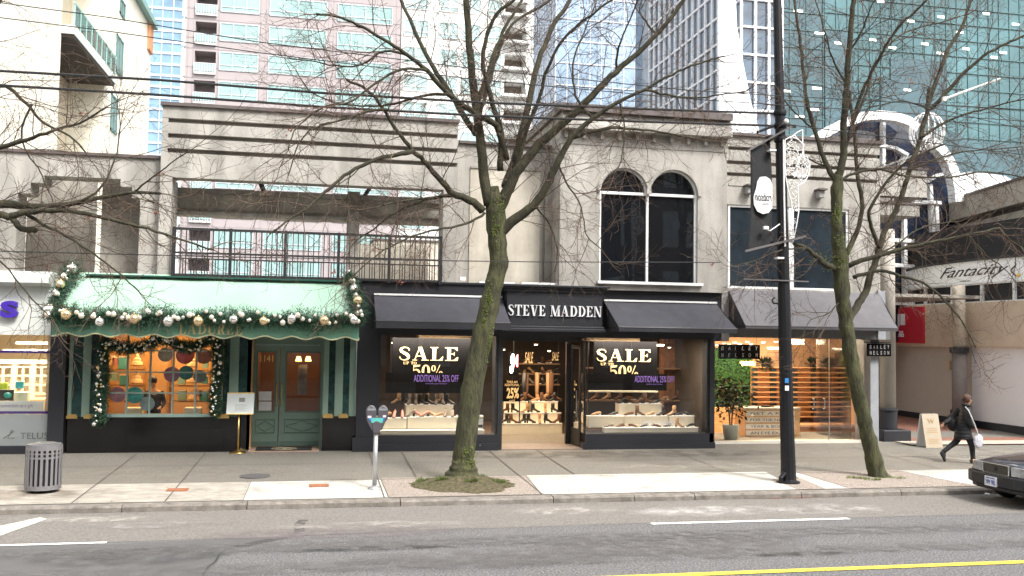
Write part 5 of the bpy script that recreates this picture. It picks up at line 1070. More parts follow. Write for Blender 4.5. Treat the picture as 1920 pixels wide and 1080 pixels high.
MB().box(xr - .5, xr - .47, Y + .1, Y + 2, zs, zh).build('side_glass', GLASS, t)
ORW = mat('orange_wood', (.5, .26, .11), .5, scale=3, var=.12, stretch=(1, 1, 6), col2=(.66, .38, .18))
room(t, xl, 16.4, Y + .9, 27.7, .12, 3.4, mat('warm_plaster', (.45, .27, .14), .8), mat('pale_oak', (.6, .38, .2), .4), mat('peach_ceiling', (.55, .36, .22), .8))
MB().box(xl, xr, Y + .25, Y + .9, .02, .12).build('entry_floor', mat('pale_oak', (.6, .38, .2), .4), t); MB().box(xl, xr, Y + .25, Y + .9, 3.4, 3.5).build('entry_ceiling', mat('peach_ceiling', (.55, .36, .22), .8), t); MB().box(xr + .13, 16.5, Y + .7, Y + .89, .05, 3.55).box(16.501, 16.6, Y + .75, 27.8, .05, 4.4).build('side_wall', mat('blue_grey_paint', (.27, .28, .3), .6), t)
area('glasses_shop_light', gx(1480), 25.7, 3.35, 190, (1, .8, .55), 3.4, 1.6)
spots(t, [Q(a, b, c) for a, b, c in ((1357, 642, 25), (1367, 644.5, 25.5), (1378, 641, 25.5), (1387, 643.5, 26), (1401, 640, 25.5), (1431, 641, 26), (1455, 640, 26), (1344, 645, 25), (1408, 644, 27), (1500, 641, 25.5), (1590, 645, 26))], .045)
mb = MB(); x0, x1, z0, z1 = pxbox(1441, 651, 1470, 655, 26.5); mb.box(x0, x1, 26.5, 26.6, z0, z1); x0, x1, z0, z1 = pxbox(1488, 636, 1508, 646, 26.5); mb.box(x0, x1, 26.5, 26.9, z0, z1); mb.build('ceiling_unit', WHITE, t)
# shelf wall
w_ = thing('display_wall', 'orange wood wall of narrow shelves holding spectacles in the glasses shop', 'shelf', (gx(1520), 27.2, Z0)); YY = 27.1
x0, x1, z0, z1 = pxbox(1412, 690, 1612, 782, YY); MB().box(x0, x1, YY + .1, YY + .2, z0, z1 + .02).build('back_panel', ORW, w_)
mb = MB()
for i in range(11): z = z0 + (z1 - z0) * i / 10; mb.box(x0, x1, YY - .06, YY + .099, z, z + .02)
mb.build('shelf_boards', ORW, w_)
for a, b in ((1411, 1421), (1446, 1457), (1487, 1496), (1523, 1532), (1566, 1576), (1598, 1606)):
    mb = MB(); xa_, xb_ = Q(a, 720, YY).x, Q(b, 720, YY).x
    for i in range(10): z = z0 + (z1 - z0) * (i + .3) / 10; mb.box(xa_, xb_, YY + .02, YY + .09, z, z + (z1 - z0) * .045)
    o = mb.build('spectacles_row', mat('dark_frames', (.03, .05, .05), .4), w_); o['kind'] = 'stuff'
MB().box(x0, x1, YY - .5, YY + .2, .12, z0 - .25).build('base_cabinet', mat('brown_wood', (.35, .16, .06), .5), w_); MB().box(x0 - .02, x1, YY - .55, YY + .2, z0 - .249, z0 - .18).build('counter_top', ORW, w_)
MOSS = mat('moss_green', (.01, .045, .006), .9, scale=12, col2=(.03, .11, .015), bump=1, bscale=20)
x0, x1, z0, z1 = pxbox(1336, 652, 1409, 764, 27.3); o = thing('plant_wall', 'bright green moss wall panel at the left of the glasses shop', 'plant wall', (x0, 27.3, z0)); MB().box(x0 + .05, x1, 27.35, 27.45, z0, z1).build('backing', BLACKM, o)
mb = MB()
for i in range(2600):
    c = Vector((rnd.uniform(x0 + .05, x1), 27.32 - rnd.random() * .06, rnd.uniform(z0, z1))); d = Vector((rnd.gauss(0, 1), -abs(rnd.gauss(0, .7)), rnd.gauss(0, 1))).normalized() * .07; s_ = Vector((d.z, 0, -d.x)) * .4; mb.face([c - s_, c + s_, c + d])
mb.build('moss_leaves', MOSS, o)
x0, x1, z0, z1 = pxbox(1334, 764, 1400, 812, 27); o = MB().box(x0 + .02, x1 + .3, 27, 27.2, .12, z1).build('low_wood_wall', ORW, None, bevel=.01); tag(o, 'plain orange wood partition below the green moss wall', 'partition')
# reception counter with letter board slats
YY = 25.4; x0, x1, z0, z1 = pxbox(1397, 768, 1500, 818, YY); o = thing('reception_counter', 'pale wood counter with white lettered slats in the glasses shop', 'counter', (x0, YY, .12)); MB().box(x0, x1, YY, YY + .7, .12, z1).build('body', mat('pale_oak', (.6, .38, .2), .4), o); MB().box(x0 - .03, x1, YY - .05, YY + .75, z1 + .001, z1 + .05).build('top', mat('grey_stone', (.4, .36, .3), .4, scale=12, var=.3), o)
for i, s in enumerate(('GET A KIT', 'FOR THE NEW', 'YEAR & BOOK', 'AN EYE EXAM')):
    a, b = 770.5 + i * 12.2, 779.5 + i * 12.2; p = pxbox(1399, a, 1490, b, YY - .012); sl = MB().box(p[0], p[1], YY - .012, YY - .001, p[2], p[3]).build('letter_slat', mat('white_slat', (.68, .66, .6), .5), o)
    text(s, 'lettering', mat('grey_ink', (.08, .09, .1), .6), sl, 1407, a + 2, 1476, b - 2, YY - .014, .003)
for i, (px, py, c, lab) in enumerate([(1437, 762, 'black', 'small dark eyeglass stand on the counter behind the pole'), (1446, 763, 'brown', 'small brown case on the counter top')]):
    p = Q(px, py + 5, YY + .2); q = MB().box(p.x - .12, p.x + .12, p.y, p.y + .12, p.z, p.z + .1).build('counter_case', LEA[c], None, bevel=.015); tag(q, lab, 'case')
# potted tree
p = Q(1370, 828, 24.75); PT = thing('potted_tree', 'leafy potted tree in grey pot inside the glasses shop window', 'plant', (p.x, p.y, .13))
MB().lathe([(.17, 0), (.2, .12), (.235, .44), (.225, .46), (.2, .45), (.19, .4)], (p.x, p.y, .13), 24).build('pot', mat('grey_green_pot', (.32, .36, .31), .6, var=.05), PT, True)
mb = MB()
for i in range(4): a = i * 1.6; mb.tube([(p.x + .03 * math.cos(a), p.y + .03 * math.sin(a), .5), (p.x + .06 * math.cos(a), p.y + .06 * math.sin(a), .9), (p.x + .22 * math.cos(a + .5), p.y + .2 * math.sin(a), 1.5)], .014, 5)
mb.build('stem', mat('stem_brown', (.14, .09, .05), .8), PT)
mb = MB()
for i in range(400):
    c = Vector((rnd.gauss(0, .3), rnd.gauss(0, .22), rnd.gauss(0, .24))); c = Vector((p.x + max(-.55, min(.6, c.x)), p.y + max(-.5, min(.5, c.y)), 1.4 + c.z)); d = Vector((rnd.gauss(0, 1), rnd.gauss(0, 1), rnd.gauss(-.3, .8))).normalized(); L_ = rnd.uniform(.12, .22); s_ = d.cross(Vector((rnd.random(), rnd.random(), 1))).normalized() * L_ * .22
    mb.face([c, c + d * L_ * .45 + s_, c + d * L_, c + d * L_ * .45 - s_])
mb.build('foliage', mat('glossy_leaf', (.008, .022, .01), .3, var=.5, scale=9), PT)
for i, (px, s_) in enumerate([(1432, 1.3), (1441, .9), (1522, 1), (1534, 1.1), (1548, 1.3), (1590, 1), (1478, .9), (1628, .9)]):
    q = Q(px, 690, 27.15); o = thing('shelf_plant', 'small dark pot plant %s on top of the orange shelf wall' % ('leftmost', 'second from left', 'right of the handles', 'fourth', 'bushy tall', 'far right', 'behind the pole', 'last at the edge')[i], 'plant', q, 'pot plants on top of the orange shelf wall')
    MB().lathe([(.06, 0), (.08, .13)], q, 10).build('pot', BLACKM, o); mb = MB()
    for k in range(60): d = Vector((rnd.gauss(0, 1), rnd.gauss(0, 1), rnd.gauss(.5, .8))).normalized(); c = q + Vector((0, 0, .12)) + d * .05; L_ = .22 * s_; w2 = d.cross(Vector((0, .3, 1))).normalized() * .03; mb.face([c, c + d * L_ * .5 + w2, c + d * L_, c + d * L_ * .5 - w2])
    mb.build('leaves', mat('glossy_leaf', (.008, .022, .01), .3, var=.5, scale=9), o)
# signs
x0, x1, z0, z1 = pxbox(1348, 646, 1425, 673, 24.2); o = thing('window_sign', 'black rectangular sign with spaced white capitals hanging in the shop window', 'sign', (x0, 24.2, z0)); MB().box(x0, x1, 24.2, 24.24, z0, z1).build('board', BKP, o)
for k, s in enumerate(('BAILEY', 'NELSON')):
    for i, ch in enumerate(s): a = 1351.5 + i * 12.8; text(ch, 'lettering', mat('white_print', (.85, .87, .9), .5, var=0), o, a + 1, 649.5 + k * 13, a + (5.2 if ch != 'I' else 2), 656.5 + k * 13, 24.195, .004, shear=.15, bold=-.02)
MB().tube([(x0 + .1, 24.22, z1), (x0 + .1, 24.22, 3.4)], .004, 4).tube([(x1 - .1, 24.22, z1), (x1 - .1, 24.22, 3.4)], .004, 4).build('cable', BLACKM, o)
x0, x1, z0, z1 = pxbox(1627, 644, 1671, 668, 23.6); o = thing('blade_sign', 'small black projecting sign at the right end of the glasses shop', 'sign', (x0, 23.6, z0)); MB().box(x0, x1, 23.6, 23.65, z0, z1).build('board', BKP, o)
for k, s in enumerate(('BAILEY', 'NELSON')):
    for i, ch in enumerate(s): a = 1631 + i * 6.6; text(ch, 'lettering', mat('dim_white_print', (.35, .33, .31), .5, var=0), o, a, 647 + k * 11, a + (3 if ch != 'I' else 1), 654 + k * 11, 23.595, .004)
MB().beam((x0 - .1, 23.62, z1 + .03), (x1, 23.62, z1 + .03), .03).build('bracket', BLACKM, o)
x0, x1, z0, z1 = pxbox(1389, 677, 1415, 686, 25.9); o = thing('neon_sign', 'small glowing yellow script sign under the black window sign', 'sign', (x0, 25.9, z0))
pts = [Vector((x0 + (x1 - x0) * i / 40, 25.9, (z0 + z1) / 2 + (z1 - z0) * .4 * math.sin(i * .95))) for i in range(41)]; MB().tube(pts, .02, 6).build('neon_tube', mat('yellow_neon', (1, .72, .1), emit=7), o); MB().box(x0, x1, 25.93, 25.95, z0, z1).build('backing', BKP, o)

# ================================================================ MALL ON THE RIGHT
PEACH = mat('peach_render', (.68, .53, .4), .8, var=.1, scale=1.2, col2=(.76, .64, .5)); NGL = mat('navy_glass', (.012, .02, .04), .05, var=.5, scale=.7, spec=.7)
t = thing('round_column', 'tall round grey column with black base beside the grey awning', 'column', (16.16, 24.55, .15)); cp = Vector((16.16, 24.55, .145)); zc = Q(1668, 440, 24.55).z
COLG = mat('column_render', (.36, .33, .29), .7, var=.06)
MB().lathe([(.225, 0), (.225, 3.0), (.228, 3.0), (.222, zc)], cp, 28).build('shaft', COLG, t, True); MB().lathe([(.26, .3), (.27, .85), (.3, .86), (.3, .9), (.24, .93)], cp, 28).build('collar', NAVY, t); MB().box(cp.x - .36, cp.x + .52, cp.y - .36, cp.y + .36, .12, .46).build('base_block', NAVY, t, bevel=.02)
t = thing('mall_wing', 'peach and white mall wing running back from the street at the right edge', 'building', (21.3, 28, .1)); XM = 21.3
MB().box(XM, XM + .5, 23.9, 32.2, 2.84, 4.33).build('peach_band', PEACH, t)
MB().box(XM - .03, XM - .001, 23.9, 28.0, 2.9, 2.94).build('band_line', PEACH, t)
MB().box(XM + .12, XM + .5, 23.9, 27.75, .1, 2.84).build('white_wall', mat('white_wall_paint', (.9, .87, .87), .7, var=.02), t)
MB().box(XM + .3, XM + .5, 27.8, 33, .1, 2.84).box(16.7, XM + .3, 33, 33.3, .1, 4.4).build('beige_wall', mat('beige_wall_paint', (.6, .53, .47), .7, var=.04), t)
MB().box(XM + .07, XM + .119, 23.9, 27.75, .1, .42).box(XM + .25, XM + .299, 27.8, 33, .1, .4).build('skirting', NAVY, t)
MB().box(XM + .2, XM + .29, 29.0, 29.25, 2.05, 2.35).build('wall_notice', PEACH, t)
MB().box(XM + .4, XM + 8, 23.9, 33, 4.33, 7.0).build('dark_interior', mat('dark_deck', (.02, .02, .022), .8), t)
mb = MB()
for y in (24.5, 26, 27.5, 29, 30.5, 32): mb.box(XM + .3, XM + .39, y - .05, y + .05, 4.33, 5.0)
mb.box(XM + .3, XM + .395, 23.9, 33, 4.95, 5.03); mb.box(XM + .1, XM + .39, 23.9, 33, 4.331, 4.38); mb.build('window_frame', WHITE, t)
DK = mat('deck_concrete', (.42, .38, .32), .8, var=.1, scale=1.4, streak=.15)
A_, B_ = Vector((24, 33, 0)), Vector((22.4, 25, 0))
def slabAB(mb, z0, z1, off=0, th=4):
    n_ = Vector((-1, .2, 0)).normalized() * off; a_, b_ = A_ + n_, B_ + n_; k_ = Vector((th, 0, 0)); mb.hexa([a_ + Vector((0, 0, z0)), b_ + Vector((0, 0, z0)), b_ + k_ + Vector((0, 0, z0)), a_ + k_ + Vector((0, 0, z0))], [a_ + Vector((0, 0, z1)), b_ + Vector((0, 0, z1)), b_ + k_ + Vector((0, 0, z1)), a_ + k_ + Vector((0, 0, z1))]); return mb
mb = MB(); slabAB(mb, 7.62, 8.38, .3); slabAB(mb, 6.95, 7.42, .1); mb.build('deck_parapet', DK, t); mb = MB(); slabAB(mb, 7.42, 7.62, -.1); slabAB(mb, 8.381, 8.46, .36); mb.build('deck_groove', CAP, t)
for y in (26.3, 29.5): MB().lathe([(.22, 0), (.22, 1.6), (.4, 2.0), (.42, 2.3)], (22.6, y, 4.65), 18).build('deck_column', DK, t)
t = thing('round_column', 'slimmer round column with pale top against the peach wall', 'column', (20.95, 27.75, .15)); cp = Vector((20.95, 27.75, .15))
MB().lathe([(.24, 0), (.24, 2.68)], cp, 24).build('lower_shaft', mat('grey_brown_paint', (.2, .17, .16), .7), t, True); MB().lathe([(.2, 2.69), (.2, 5.1)], cp, 24).build('upper_shaft', mat('cream_paint', (.6, .54, .44), .7), t, True); MB().lathe([(.3, 2.5), (.3, 2.69)], cp, 24).build('collar', NAVY, t); MB().lathe([(.4, 0), (.4, .35), (.3, .45), (.3, .6)], cp, 24).build('base', NAVY, t)
def maptext(s, name, m, parent, fn, depth=.02, shear=0, bold=0):
    cu = bpy.data.curves.new('t', 'FONT'); cu.body = s; cu.extrude = .02; cu.resolution_u = 3; cu.shear = shear; cu.offset = bold
    o = bpy.data.objects.new('t', cu); scene.collection.objects.link(o); dg_ = bpy.context.evaluated_depsgraph_get(); dg_.update(); me = bpy.data.meshes.new_from_object(o.evaluated_get(dg_)); bpy.data.objects.remove(o)
    xs = [v.co.x for v in me.vertices]; ys = [v.co.y for v in me.vertices]; a_, b_, c_, d_2 = min(xs), max(xs), min(ys), max(ys); mb = MB()
    for v in me.vertices: mb.v.append(tuple(fn((v.co.x - a_) / (b_ - a_), (v.co.y - c_) / (d_2 - c_), (v.co.z + .02) * 25 * depth)))
    mb.f = [tuple(p_.vertices) for p_ in me.polygons]; bpy.data.meshes.remove(me); return mb.build(name, m, parent)
def ym(px): return XM / math.tan(math.atan((px - 960) / F) + R(11.475))
def zm(px, py): y = ym(px); return Q(px, py, y).z
o = thing('red_sign', 'red shop sign with white letters on the peach wall behind the column', 'sign', (XM - .1, 31, 3)); MB().box(XM - .1, XM - .002, ym(1735), ym(1655), 2.95, zm(1733, 575)).build('board', mat('red_sign_board', (.55, .02, .04), .5, var=.03), o)
WPR = mat('white_print', (.85, .87, .9), .5, var=0); ya_, yb_ = ym(1679), ym(1702); z0, z1 = zm(1690, 616), zm(1690, 589)
maptext('JI', 'lettering', WPR, o, lambda u, v, d: Vector((XM - .101 - d, ya_ + (yb_ - ya_) * u, z0 + (z1 - z0) * v)), bold=.05)
ya2, yb2 = ym(1681), ym(1700); z02, z12 = zm(1690, 632), zm(1690, 620); maptext('良品', 'lettering', WPR, o, lambda u, v, d: Vector((XM - .101 - d, ya2 + (yb2 - ya2) * u, z02 + (z12 - z02) * v)), bold=.02)
# curved white sign board
arc = [(21.25, 31.0), (20.75, 29.8), (20.45, 28.4), (20.33, 27), (20.35, 25.8), (20.5, 24.6), (20.8, 23.4)]
def arcp(u): s_ = u * (len(arc) - 1); i = min(int(s_), len(arc) - 2); f_ = s_ - i; return Vector((arc[i][0] + (arc[i + 1][0] - arc[i][0]) * f_, arc[i][1] + (arc[i + 1][1] - arc[i][1]) * f_, 0))
def cband(mb, z0, z1, off=0, th=.12, n=24):
    for i in range(n): p, q = arcp(i / n), arcp((i + 1) / n); o_ = Vector((-off, 0, 0)); k_ = Vector((th, 0, 0)); mb.hexa([p + o_ + Vector((0, 0, z0)), q + o_ + Vector((0, 0, z0)), q + k_ + Vector((0, 0, z0)), p + k_ + Vector((0, 0, z0))], [p + o_ + Vector((0, 0, z1)), q + o_ + Vector((0, 0, z1)), q + k_ + Vector((0, 0, z1)), p + k_ + Vector((0, 0, z1))])
    return mb
o = thing('curved_sign', 'long curved white sign board with black script at the right edge', 'sign', (20.5, 27, 5)); cband(MB(), 4.93, 5.6).build('board', mat('white_sign_board', (.92, .92, .91), .5, var=.02), o); cband(MB(), 5.601, 5.67, .06, .2).build('top_edge', BLACKM, o); cband(MB(), 4.88, 4.929, .03, .2).build('bottom_edge', WHITE, o)
def uof(px):
    tt = math.tan(math.atan((px - 960) / F) + R(11.475)); return min((abs(arcp(k / 400).x / arcp(k / 400).y - tt), k / 400) for k in range(401))[1]
u0, u1 = uof(1762), uof(1888); INK = mat('black_ink', (.02, .02, .02), .5, var=0)
maptext('Fantacity', 'lettering', INK, o, lambda u, v, d: arcp(u0 + (u1 - u0) * (u + .06 * math.sin(v))) + Vector((-.002 - d, 0, 5.03 + .44 * v)), .01, shear=.45)
u2, u3 = uof(1802), uof(1822); maptext('legal', 'lettering', INK, o, lambda u, v, d: arcp(u2 + (u3 - u2) * u) + Vector((-.002 - d, 0, 4.95 + .06 * v)), .006, shear=.4)
u4 = uof(1903); mb = MB()
pts = [arcp(u4 + .012 * math.cos(k * .6)) + Vector((-.02, 0, 5.02 + .035 * k)) for k in range(13)]; mb.tube(pts, .018, 5); mb.build('emblem', INK, o); c = arcp(uof(1912)); MB().ball((c.x - .02, c.y, 5.05), .05).build('yellow_dot', mat('yellow_print', (.8, .5, .05), .5), o)
# entrance hall: stepped concrete, navy glazing, white arches
t = thing('mall_entrance', 'mall entrance of navy glass, white arches and stepped concrete behind the second tree', 'building', (19, 30, .1))
Ye = 31.5; x0, x1, z0, z1 = pxbox(1560, 300, 1800, 640, Ye); zt = Q(1640, 225, Ye).z
prof = [(1500, 300), (1535, 268), (1575, 240), (1610, 224), (1645, 220), (1690, 230), (1730, 255), (1765, 290), (1785, 330), (1795, 375), (1800, 640), (1500, 640)]
MB().prism([(Q(a, b, Ye).x, Q(a, b, Ye).z) for a, b in prof][::-1], Ye, Ye + 2, 'y').build('glazing', NGL, t)
WA = mat('white_arch_paint', (.82, .82, .81), .5, var=.02)
def ribP(P, w_, Y_, d_, name, m=WA):
    mb = MB(); P = [Vector((Q(a, b, Y_).x, Q(a, b, Y_).z)) for a, b in P]
    for i in range(len(P) - 1):
        tA = (P[min(i + 1, len(P) - 1)] - P[max(i - 1, 0)]).normalized(); tB = (P[min(i + 2, len(P) - 1)] - P[i]).normalized(); nA = Vector((-tA.y, tA.x)) * w_ / 2; nB = Vector((-tB.y, tB.x)) * w_ / 2
        a_, b_, c_, d2 = P[i] - nA, P[i + 1] - nB, P[i + 1] + nB, P[i] + nA
        mb.hexa([(a_.x, Y_, a_.y), (b_.x, Y_, b_.y), (c_.x, Y_, c_.y), (d2.x, Y_, d2.y)], [(a_.x, Y_ + d_, a_.y), (b_.x, Y_ + d_, b_.y), (c_.x, Y_ + d_, c_.y), (d2.x, Y_ + d_, d2.y)])
    return mb.build(name, m, t)
ribP([(1500, 280), (1530, 262), (1560, 243), (1590, 228), (1620, 218), (1650, 215), (1680, 218), (1705, 226), (1722, 240)], .33, 30.6, .4, 'arch')
ribP([(1736, 258), (1752, 266), (1770, 282), (1784, 305), (1793, 328), (1798, 352), (1800, 378)], .36, 30.2, .4, 'arch')
ribP([(1634, 276), (1655, 272), (1680, 277), (1704, 290)], .12, 31.2, .2, 'inner_arch'); ribP([(1634, 276), (1628, 288), (1635, 305)], .1, 31.2, .2, 'inner_arch'); ribP([(1740, 340), (1760, 328), (1785, 322)], .12, 31.0, .2, 'inner_arch')
for P in ([(1658, 218), (1658, 310)], [(1746, 345), (1752, 450)], [(1757, 380), (1760, 450)], [(1700, 290), (1690, 310)], [(1624, 430), (1624, 560)], [(1698, 410), (1700, 570)], [(1747, 450), (1747, 570)]): ribP(P, .13, 31.25, .2, 'mullion')
for P in ([(1715, 378), (1766, 380)], [(1622, 448), (1750, 453)], [(1622, 492), (1720, 500)], [(1680, 568), (1735, 571)]): ribP(P, .13, 31.2, .2, 'transom')
pts = [(Q(1800, 378, 33).x, 33), (Q(1905, 340, 33).x, 33)]
roofp = [(1800, 372), (1800, 325), (1815, 322), (1850, 325), (1885, 330), (1905, 342), (1880, 352), (1840, 362)]; MB().prism([(Q(a, b, 34).x, Q(a, b, 34).z) for a, b in roofp][::-1], 34, 36, 'y').build('white_roof', WA, t)
for nm, a, b, c, d, YY, dep, m in (('upper_beam', 1627, 316, 1738, 368, 28.5, 2, CONC), ('lower_beam', 1600, 382, 1724, 403, 27.6, 2, CONC), ('parapet', 1560, 262, 1640, 312, 28, 2, CONC)):
    x0, x1, z0, z1 = pxbox(a, b, c, d, YY); o = MB().box(x0, x1, YY, YY + dep, z0, z1).build(nm, m, t); MB().box(x0, x1 + .05, YY - .04, YY + dep, z1 + .001, z1 + .07).build('coping', CAP, o)
x0, x1, z0, z1 = pxbox(1610, 372, 1690, 381, 28); MB().box(x0, x1, 28.4, 28.6, z0 - .2, z1 + .1).build('groove', GROOVE, t)
MB().box(Q(1640, 600, 26).x, Q(1700, 600, 30).x, 26.2, 30, 4.4, 4.5).build('link_slab', CONCD, t)
t = thing('wire_globe', 'white wire globe of curved hoops hanging in front of the white arches', 'sculpture', Q(1738, 247, 26)); c = Q(1738, 247, 26); mb = MB(); r = .52
for k in range(9):
    a = math.pi * k / 9; mb.tube([(c.x + r * math.cos(a) * math.sin(s_ * math.pi / 14), c.y + r * math.sin(a) * math.sin(s_ * math.pi / 14), c.z + r * 1.15 * math.cos(s_ * math.pi / 14)) for s_ in range(29)], .018, 5)
mb.build('hoops', WA, t); MB().tube([(c.x, c.y, c.z + r * 1.1), (c.x, c.y, c.z + r * 1.1 + .2)], .03, 6).build('top_knob', WA, t); MB().tube([(c.x, c.y, c.z - r * 1.15), (c.x, c.y + 2.8, c.z - r * 1.4)], .03, 6).build('stem', WA, t)
# A board
c = S(1742, 838); t = thing('a_board', 'light wooden sandwich board standing on the pavement left of the walking woman', 'sign', (c.x, c.y, gz(c.y))); zb = gz(c.y); x0, x1, z0, z1 = pxbox(1727, 776, 1758, 834, c.y)
WD = mat('pale_plywood', (.36, .3, .22), .6, scale=4, var=.1, stretch=(1, 1, 8))
MB().hexa([(x0, c.y - .22, zb), (x1, c.y - .22, zb), (x1, c.y - .19, zb), (x0, c.y - .19, zb)], [(x0, c.y - .02, z1), (x1, c.y - .02, z1), (x1, c.y + .01, z1), (x0, c.y + .01, z1)]).build('front_board', WD, t); MB().hexa([(x0, c.y + .2, zb), (x1, c.y + .2, zb), (x1, c.y + .23, zb), (x0, c.y + .23, zb)], [(x0, c.y + .02, z1), (x1, c.y + .02, z1), (x1, c.y + .05, z1), (x0, c.y + .05, z1)]).build('rear_board', WHITE, t)
def ab(u, v): return Vector((x0 + (x1 - x0) * u, c.y - .226 + .2 * v, zb + (z1 - zb) * v))
PRN = mat('brown_print', (.36, .23, .11), .7, var=0)
maptext('W', 'lettering', PRN, t, lambda u, v, d: ab(.3 + .4 * u, .72 + .14 * v) - Vector((0, d, 0)), .004); maptext('STUDIO', 'lettering', PRN, t, lambda u, v, d: ab(.25 + .5 * u, .5 + .05 * v) - Vector((0, d, 0)), .004) if 0 else None
mb = MB()
for v in (.56, .5, .44, .24, .19, .13): mb.face([ab(.2, v), ab(.8, v), ab(.8, v + .02), ab(.2, v + .02)])
mb.build('printed_lines', PRN, t)
# ================================================================ STREET FURNITURE
# litter bin
c = S(80, 922); zb = gz(c.y); t = thing('litter_bin', 'grey slatted metal litter bin on the pavement before the phone shop', 'litter bin', (c.x, c.y, zb))
BIN = mat('grey_bin_paint', (.17, .165, .17), .5, var=.08); r0, r1, H = .285, .305, .86
def ring(mb, r, z0, z1, th=.006, n=32):
    for i in range(n):
        a, b = 2 * math.pi * i / n, 2 * math.pi * (i + 1) / n; P = lambda rr, t_, z: (c.x + rr * math.cos(t_), c.y + rr * math.sin(t_), zb + z)
        mb.hexa([P(r, a, z0), P(r, b, z0), P(r - th, b, z0), P(r - th, a, z0)], [P(r, a, z1), P(r, b, z1), P(r - th, b, z1), P(r - th, a, z1)])
for q5 in ((r1, .06, .14), (r1, .62, .655), (r1, .70, .725), (r1 + .002, .77, .85), (r1 - .02, .845, .87, .05)): mb = MB(); ring(mb, *q5); mb.build('band', BIN, t)
mb = MB()
for i in range(22):
    a = 2 * math.pi * i / 22; u = Vector((-math.sin(a), math.cos(a), 0)) * .022; o_ = Vector((c.x + math.cos(a) * (r1 - .002), c.y + math.sin(a) * (r1 - .002), zb)); n_ = Vector((math.cos(a), math.sin(a), 0)) * .006
    mb.hexa([o_ - u - n_ + Vector((0, 0, .1)), o_ + u - n_ + Vector((0, 0, .1)), o_ + u + n_ + Vector((0, 0, .1)), o_ - u + n_ + Vector((0, 0, .1))], [o_ - u - n_ + Vector((0, 0, .8)), o_ + u - n_ + Vector((0, 0, .8)), o_ + u + n_ + Vector((0, 0, .8)), o_ - u + n_ + Vector((0, 0, .8))])
mb.build('slats', BIN, t); MB().lathe([(.25, .05), (.25, .8), (.24, .8), (.24, .08)], (c.x, c.y, zb), 24).build('liner', mat('black_liner', (.015, .015, .017), .6), t)
for i in range(4): a = .6 + i * 1.57; MB().lathe([(.03, 0), (.03, .07)], (c.x + .18 * math.cos(a), c.y + .18 * math.sin(a), zb), 10).build('foot', BLACKM, t)
MB().lathe([(.285, .865), (.2, .89), (.16, .885)], (c.x, c.y, zb), 28).build('lid', mat('dark_grey_lid', (.1, .1, .105), .5), t)
# parking meter
c = S(702, 917); zb = gz(c.y); t = thing('parking_meter', 'grey twin-headed parking meter on a pale pole beside the tree pit', 'parking meter', (c.x, c.y, zb)); zz = lambda py: Q(702, py, c.y).z
MG = mat('meter_grey', (.07, .065, .075), .4, var=.08); POLEM = mat('galvanised', (.42, .43, .44), .4, metal=.6, var=.15, scale=6)
MB().lathe([(.13, 0), (.13, .02), (.06, .05), (.045, .07)], (c.x, c.y, zb), 18).build('foot', POLEM, t, True); x2 = Q(705, 815, c.y).x
MB().tube([(c.x, c.y, zb + .04), (x2, c.y, zz(812))], .043, 14).build('pole', POLEM, t, True)
def shield(cx, cz, w0, w1, h, top, d=.1):
    pts = [(cx - w1, cz - h)] + [(cx + w1, cz - h)] + [(cx + w0, cz + h * .2)] + [(cx + w0 * math.cos(a), cz + h * .2 + top * math.sin(a)) for a in [i * math.pi / 10 for i in range(1, 10)]] + [(cx - w0, cz + h * .2)]
    return MB().prism(pts, c.y - d, c.y + d, 'y')
hx = .112
for s_ in (-1, 1):
    hc = (x2 + .01 + s_ * hx, zz(775)); o = shield(hc[0], hc[1], .1, .085, .12, .13, .075).build('meter_head', MG, t, bevel=.012)
    MB().box(hc[0] - .07, hc[0] + .07, c.y - .082, c.y - .076, hc[1] + .06, hc[1] + .1).build('display', mat('grey_display', (.22, .23, .25), .2), o)
    MB().tube([(hc[0] - .085, c.y - .07, hc[1] + .055)] + [(hc[0] - .085 * math.cos(a * .314), c.y - .078, hc[1] + .055 + .075 * math.sin(a * .314)) for a in range(1, 10)] + [(hc[0] + .085, c.y - .07, hc[1] + .055)], .006, 5).build('rim', mat('grey_rim', (.2, .2, .22), .4), o)
mb = MB().prism([(x2 - .19, zz(787)), (x2 - .09, zz(806)), (x2 + .1, zz(806)), (x2 + .2, zz(786)), (x2 + .2, zz(780)), (x2 - .19, zz(780))], c.y - .07, c.y + .07, 'y'); mb.build('yoke', MG, t, bevel=.01)
shield(x2 + .005, zz(800), .085, .055, .12, .09, .085).build('coin_box', MG, t, bevel=.01)
MB().box(x2 - .1, x2 + .12, c.y - .078, c.y - .071, zz(792), zz(783)).build('green_sticker', mat('teal_sticker', (.08, .38, .34), .5, var=.05), t); MB().box(x2 - .17, x2 - .1, c.y - .078, c.y - .071, zz(783), zz(779)).box(x2 + .12, x2 + .18, c.y - .078, c.y - .071, zz(782), zz(778)).build('white_sticker', mat('pale_sticker', (.7, .55, .6), .5), t); MB().box(x2 - .14, x2 - .1, c.y - .077, c.y - .071, zz(788), zz(783.2)).box(x2 + .12, x2 + .15, c.y - .077, c.y - .071, zz(788), zz(783)).build('blue_sticker', mat('blue_sticker', (.03, .15, .5), .5), t)
